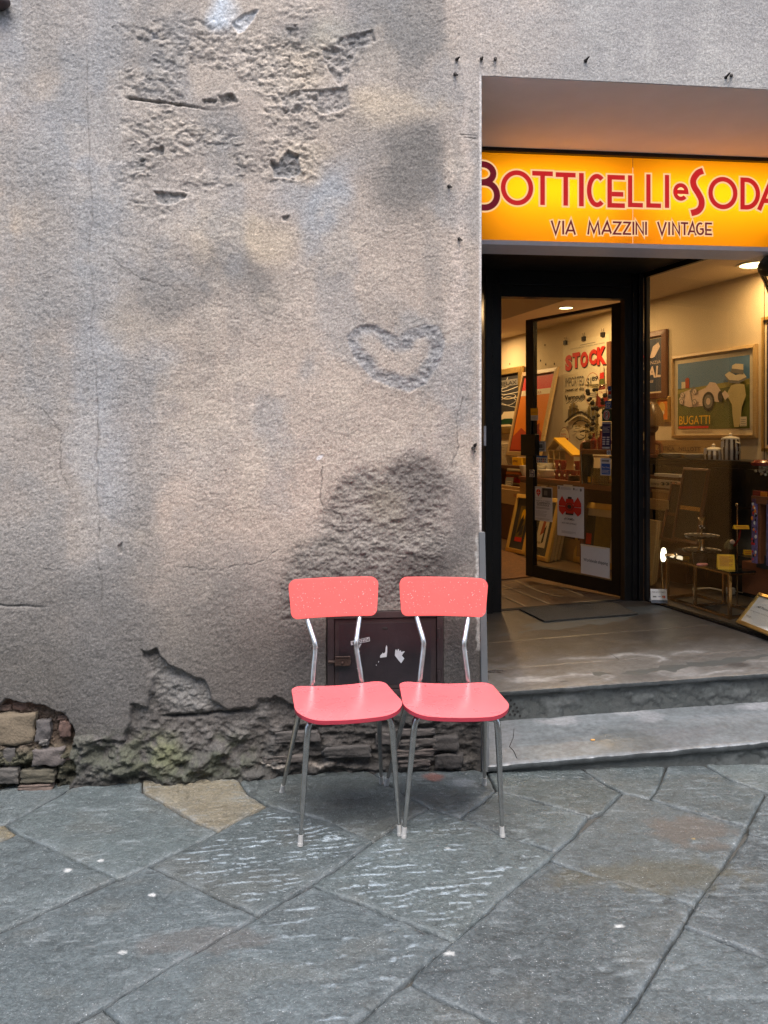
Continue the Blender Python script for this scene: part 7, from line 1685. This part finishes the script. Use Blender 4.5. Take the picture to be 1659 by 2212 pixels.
def make_chair(label):
    ch = thing('red_chair', label, 'chair', (0, 0, 0), 'red chairs by the shop wall')
    # seat: local origin between the feet, sitter faces -Y
    so = rounded([(-.168, .075, .05), (-.183, -.245, .083), (.183, -.245, .083), (.168, .075, .05)][::-1], 9)
    def zs_(x, y, o): 
        t = max(0, (-y - .14) / .12); b_ = max(0, (y - .0) / .08)
        return V((x, y, .433 + .012 * (x / .18) ** 2 - .014 * t * t + .004 * b_ * b_ + o))
    m_ = shell(so, zs_, .016); m_.put('seat', [M['redseat_sky'], M['rededge']], ch, smooth=True, auto=50)
    bo = rounded([(-.158, 0, .026), (.158, 0, .026), (.170, .148, .028), (-.170, .148, .028)], 9)
    tl_ = math.radians(9)
    def zb_(x, y, o):
        yy = .168 + y * math.sin(tl_) - .022 * (x / .17) ** 2; zz = .668 + y * math.cos(tl_)
        return V((x, yy - o * math.cos(tl_), zz + o * math.sin(tl_)))
    m_ = shell(bo, zb_, .012); bk = m_.put('backrest', [M['red'], M['rededge']], ch, smooth=True, auto=50)
    rr = random.Random(11); dm = MB()
    for k in range(170):
        x = rr.uniform(-.155, .155); y = rr.uniform(.012, .138)
        if rr.random() > .35 + .65 * min(1, abs(x) / .12): continue
        dm.ball(zb_(x, y, .0004), rr.choice([.0009, .0012, .0016, .0020]), 8, 5, 0, (1, .5, 1.15))
    tag(dm.put('water_drops', M['drop'], bk, smooth=True), kind='stuff')
    for sx in (-1, 1):
        P = spline([(0, .405), (.0, .43)], 2)
        path = [V((sx * .094, .040, .405)), V((sx * .091, .088, .418)), V((sx * .089, .092, .45)), V((sx * .079, .112, .53)), V((sx * .076, .120, .56)), V((sx * .078, .128, .59)), V((sx * .100, .178, .672)), V((sx * .107, .190, .75)), V((sx * .108, .194, .785))]
        dn = []
        for i in range(len(path) - 1):
            p0, a, b, p3 = path[max(0, i - 1)], path[i], path[i + 1], path[min(len(path) - 1, i + 2)]
            for j in range(4):
                t = j / 4; dn.append(.5 * (2 * a + (b - p0) * t + (2 * p0 - 5 * a + 4 * b - p3) * t * t + (-p0 + 3 * a - 3 * b + p3) * t ** 3))
        dn.append(path[-1]); mb = MB(); mb.tube(dn, .0096, 14); po = mb.put('back_post', M['chrome'], ch, smooth=True)
        dm = MB()
        for k in range(22):
            i = rr.randrange(6, len(dn) - 10); a = rr.uniform(math.pi * 1.05, math.pi * 1.95); dm.ball(dn[i] + V((.0095 * math.cos(a), .0095 * math.sin(a), rr.uniform(-.008, .008))), rr.uniform(.0009, .0016), 6, 4)
        tag(dm.put('water_drops', M['cap'], po, smooth=True), kind='stuff')
        for (P, rads) in (([V((sx * .06, -.09, .408)), V((sx * .105, -.15, .411)), V((sx * .128, -.176, .404)), V((sx * .138, -.184, .385)), V((sx * .142, -.186, .35)), V((sx * .163, -.195, .030))], [.0112, .0112, .0112, .0112, .0110, .0066]),
                          ([V((sx * .08, .0, .408)), V((sx * .115, .012, .409)), V((sx * .132, .022, .398)), V((sx * .138, .032, .375)), V((sx * .146, .056, .33)), V((sx * .185, .195, .030))], [.0108, .0108, .0108, .0108, .0105, .0066])):
            mb = MB(); mb.tube(P, rads, 14); lg = mb.put('leg', M['chrome_dull'], ch, smooth=True, auto=60)
            f = P[-1]; d = (P[-1] - P[-2]).normalized(); g = f - d * .006; e = f + d * ((f.z - .0005) / max(.2, -d.z))
            mb = MB(); mb.tube([g, g.lerp(e, .45), g.lerp(e, .72), g.lerp(e, .74), e], [.0078, .0080, .0083, .0091, .0094], 14); mb.put('foot_cap', M['cap'], lg, smooth=True, auto=30)
    mb = MB(); mb.tube([(-.12, -.13, .405), (-.10, -.06, .406), (-.10, .0, .406), (-.12, .02, .404)], .008, 8); mb.tube([(.12, -.13, .405), (.10, -.06, .406), (.10, .0, .406), (.12, .02, .404)], .008, 8); mb.put('under_frame', M['chrome_dull'], ch, smooth=True)
    for sx in (-1, 1): 
        mb = MB(); mb.ball(zs_(sx * .075, .045, .0), .0035, 8, 5, 0, (1, 1, .3)); mb.put('screw', M['ink'], ch, smooth=True)
    return ch
def copy_tree(o, parent=None):
    c = o.copy(); COL.objects.link(c)
    if parent: c.parent = parent
    for k in list(o.children): copy_tree(k, c)
    return c
chA = make_chair('left red formica chair standing before the plain side of the iron hatch')
chB = copy_tree(chA)
chB['label'] = 'right red formica chair standing against the grey doorway corner'
chA.location = (.157, -.331, .001); chA.rotation_euler = (0, 0, math.radians(6)); chA.scale = chB.scale = (1.025, 1.03, 1.0)
chB.location = (.531, -.334, -.0045); chB.rotation_euler = (0, math.radians(1.9), math.radians(-1.5))

# small litter
q = on_tread(z7(708, 765)); mb = MB(); mb.obox(q + V((0, 0, .003)), ((1, .1, 0), (-.1, 1, 0), (0, 0, 1)), (.009, .004, .0025)); tag(mb.put('cigarette_butt', pm('butt_paper', (.55, .30, .10), .8)), 'tiny orange cigarette butt on the pale lower step', 'litter')
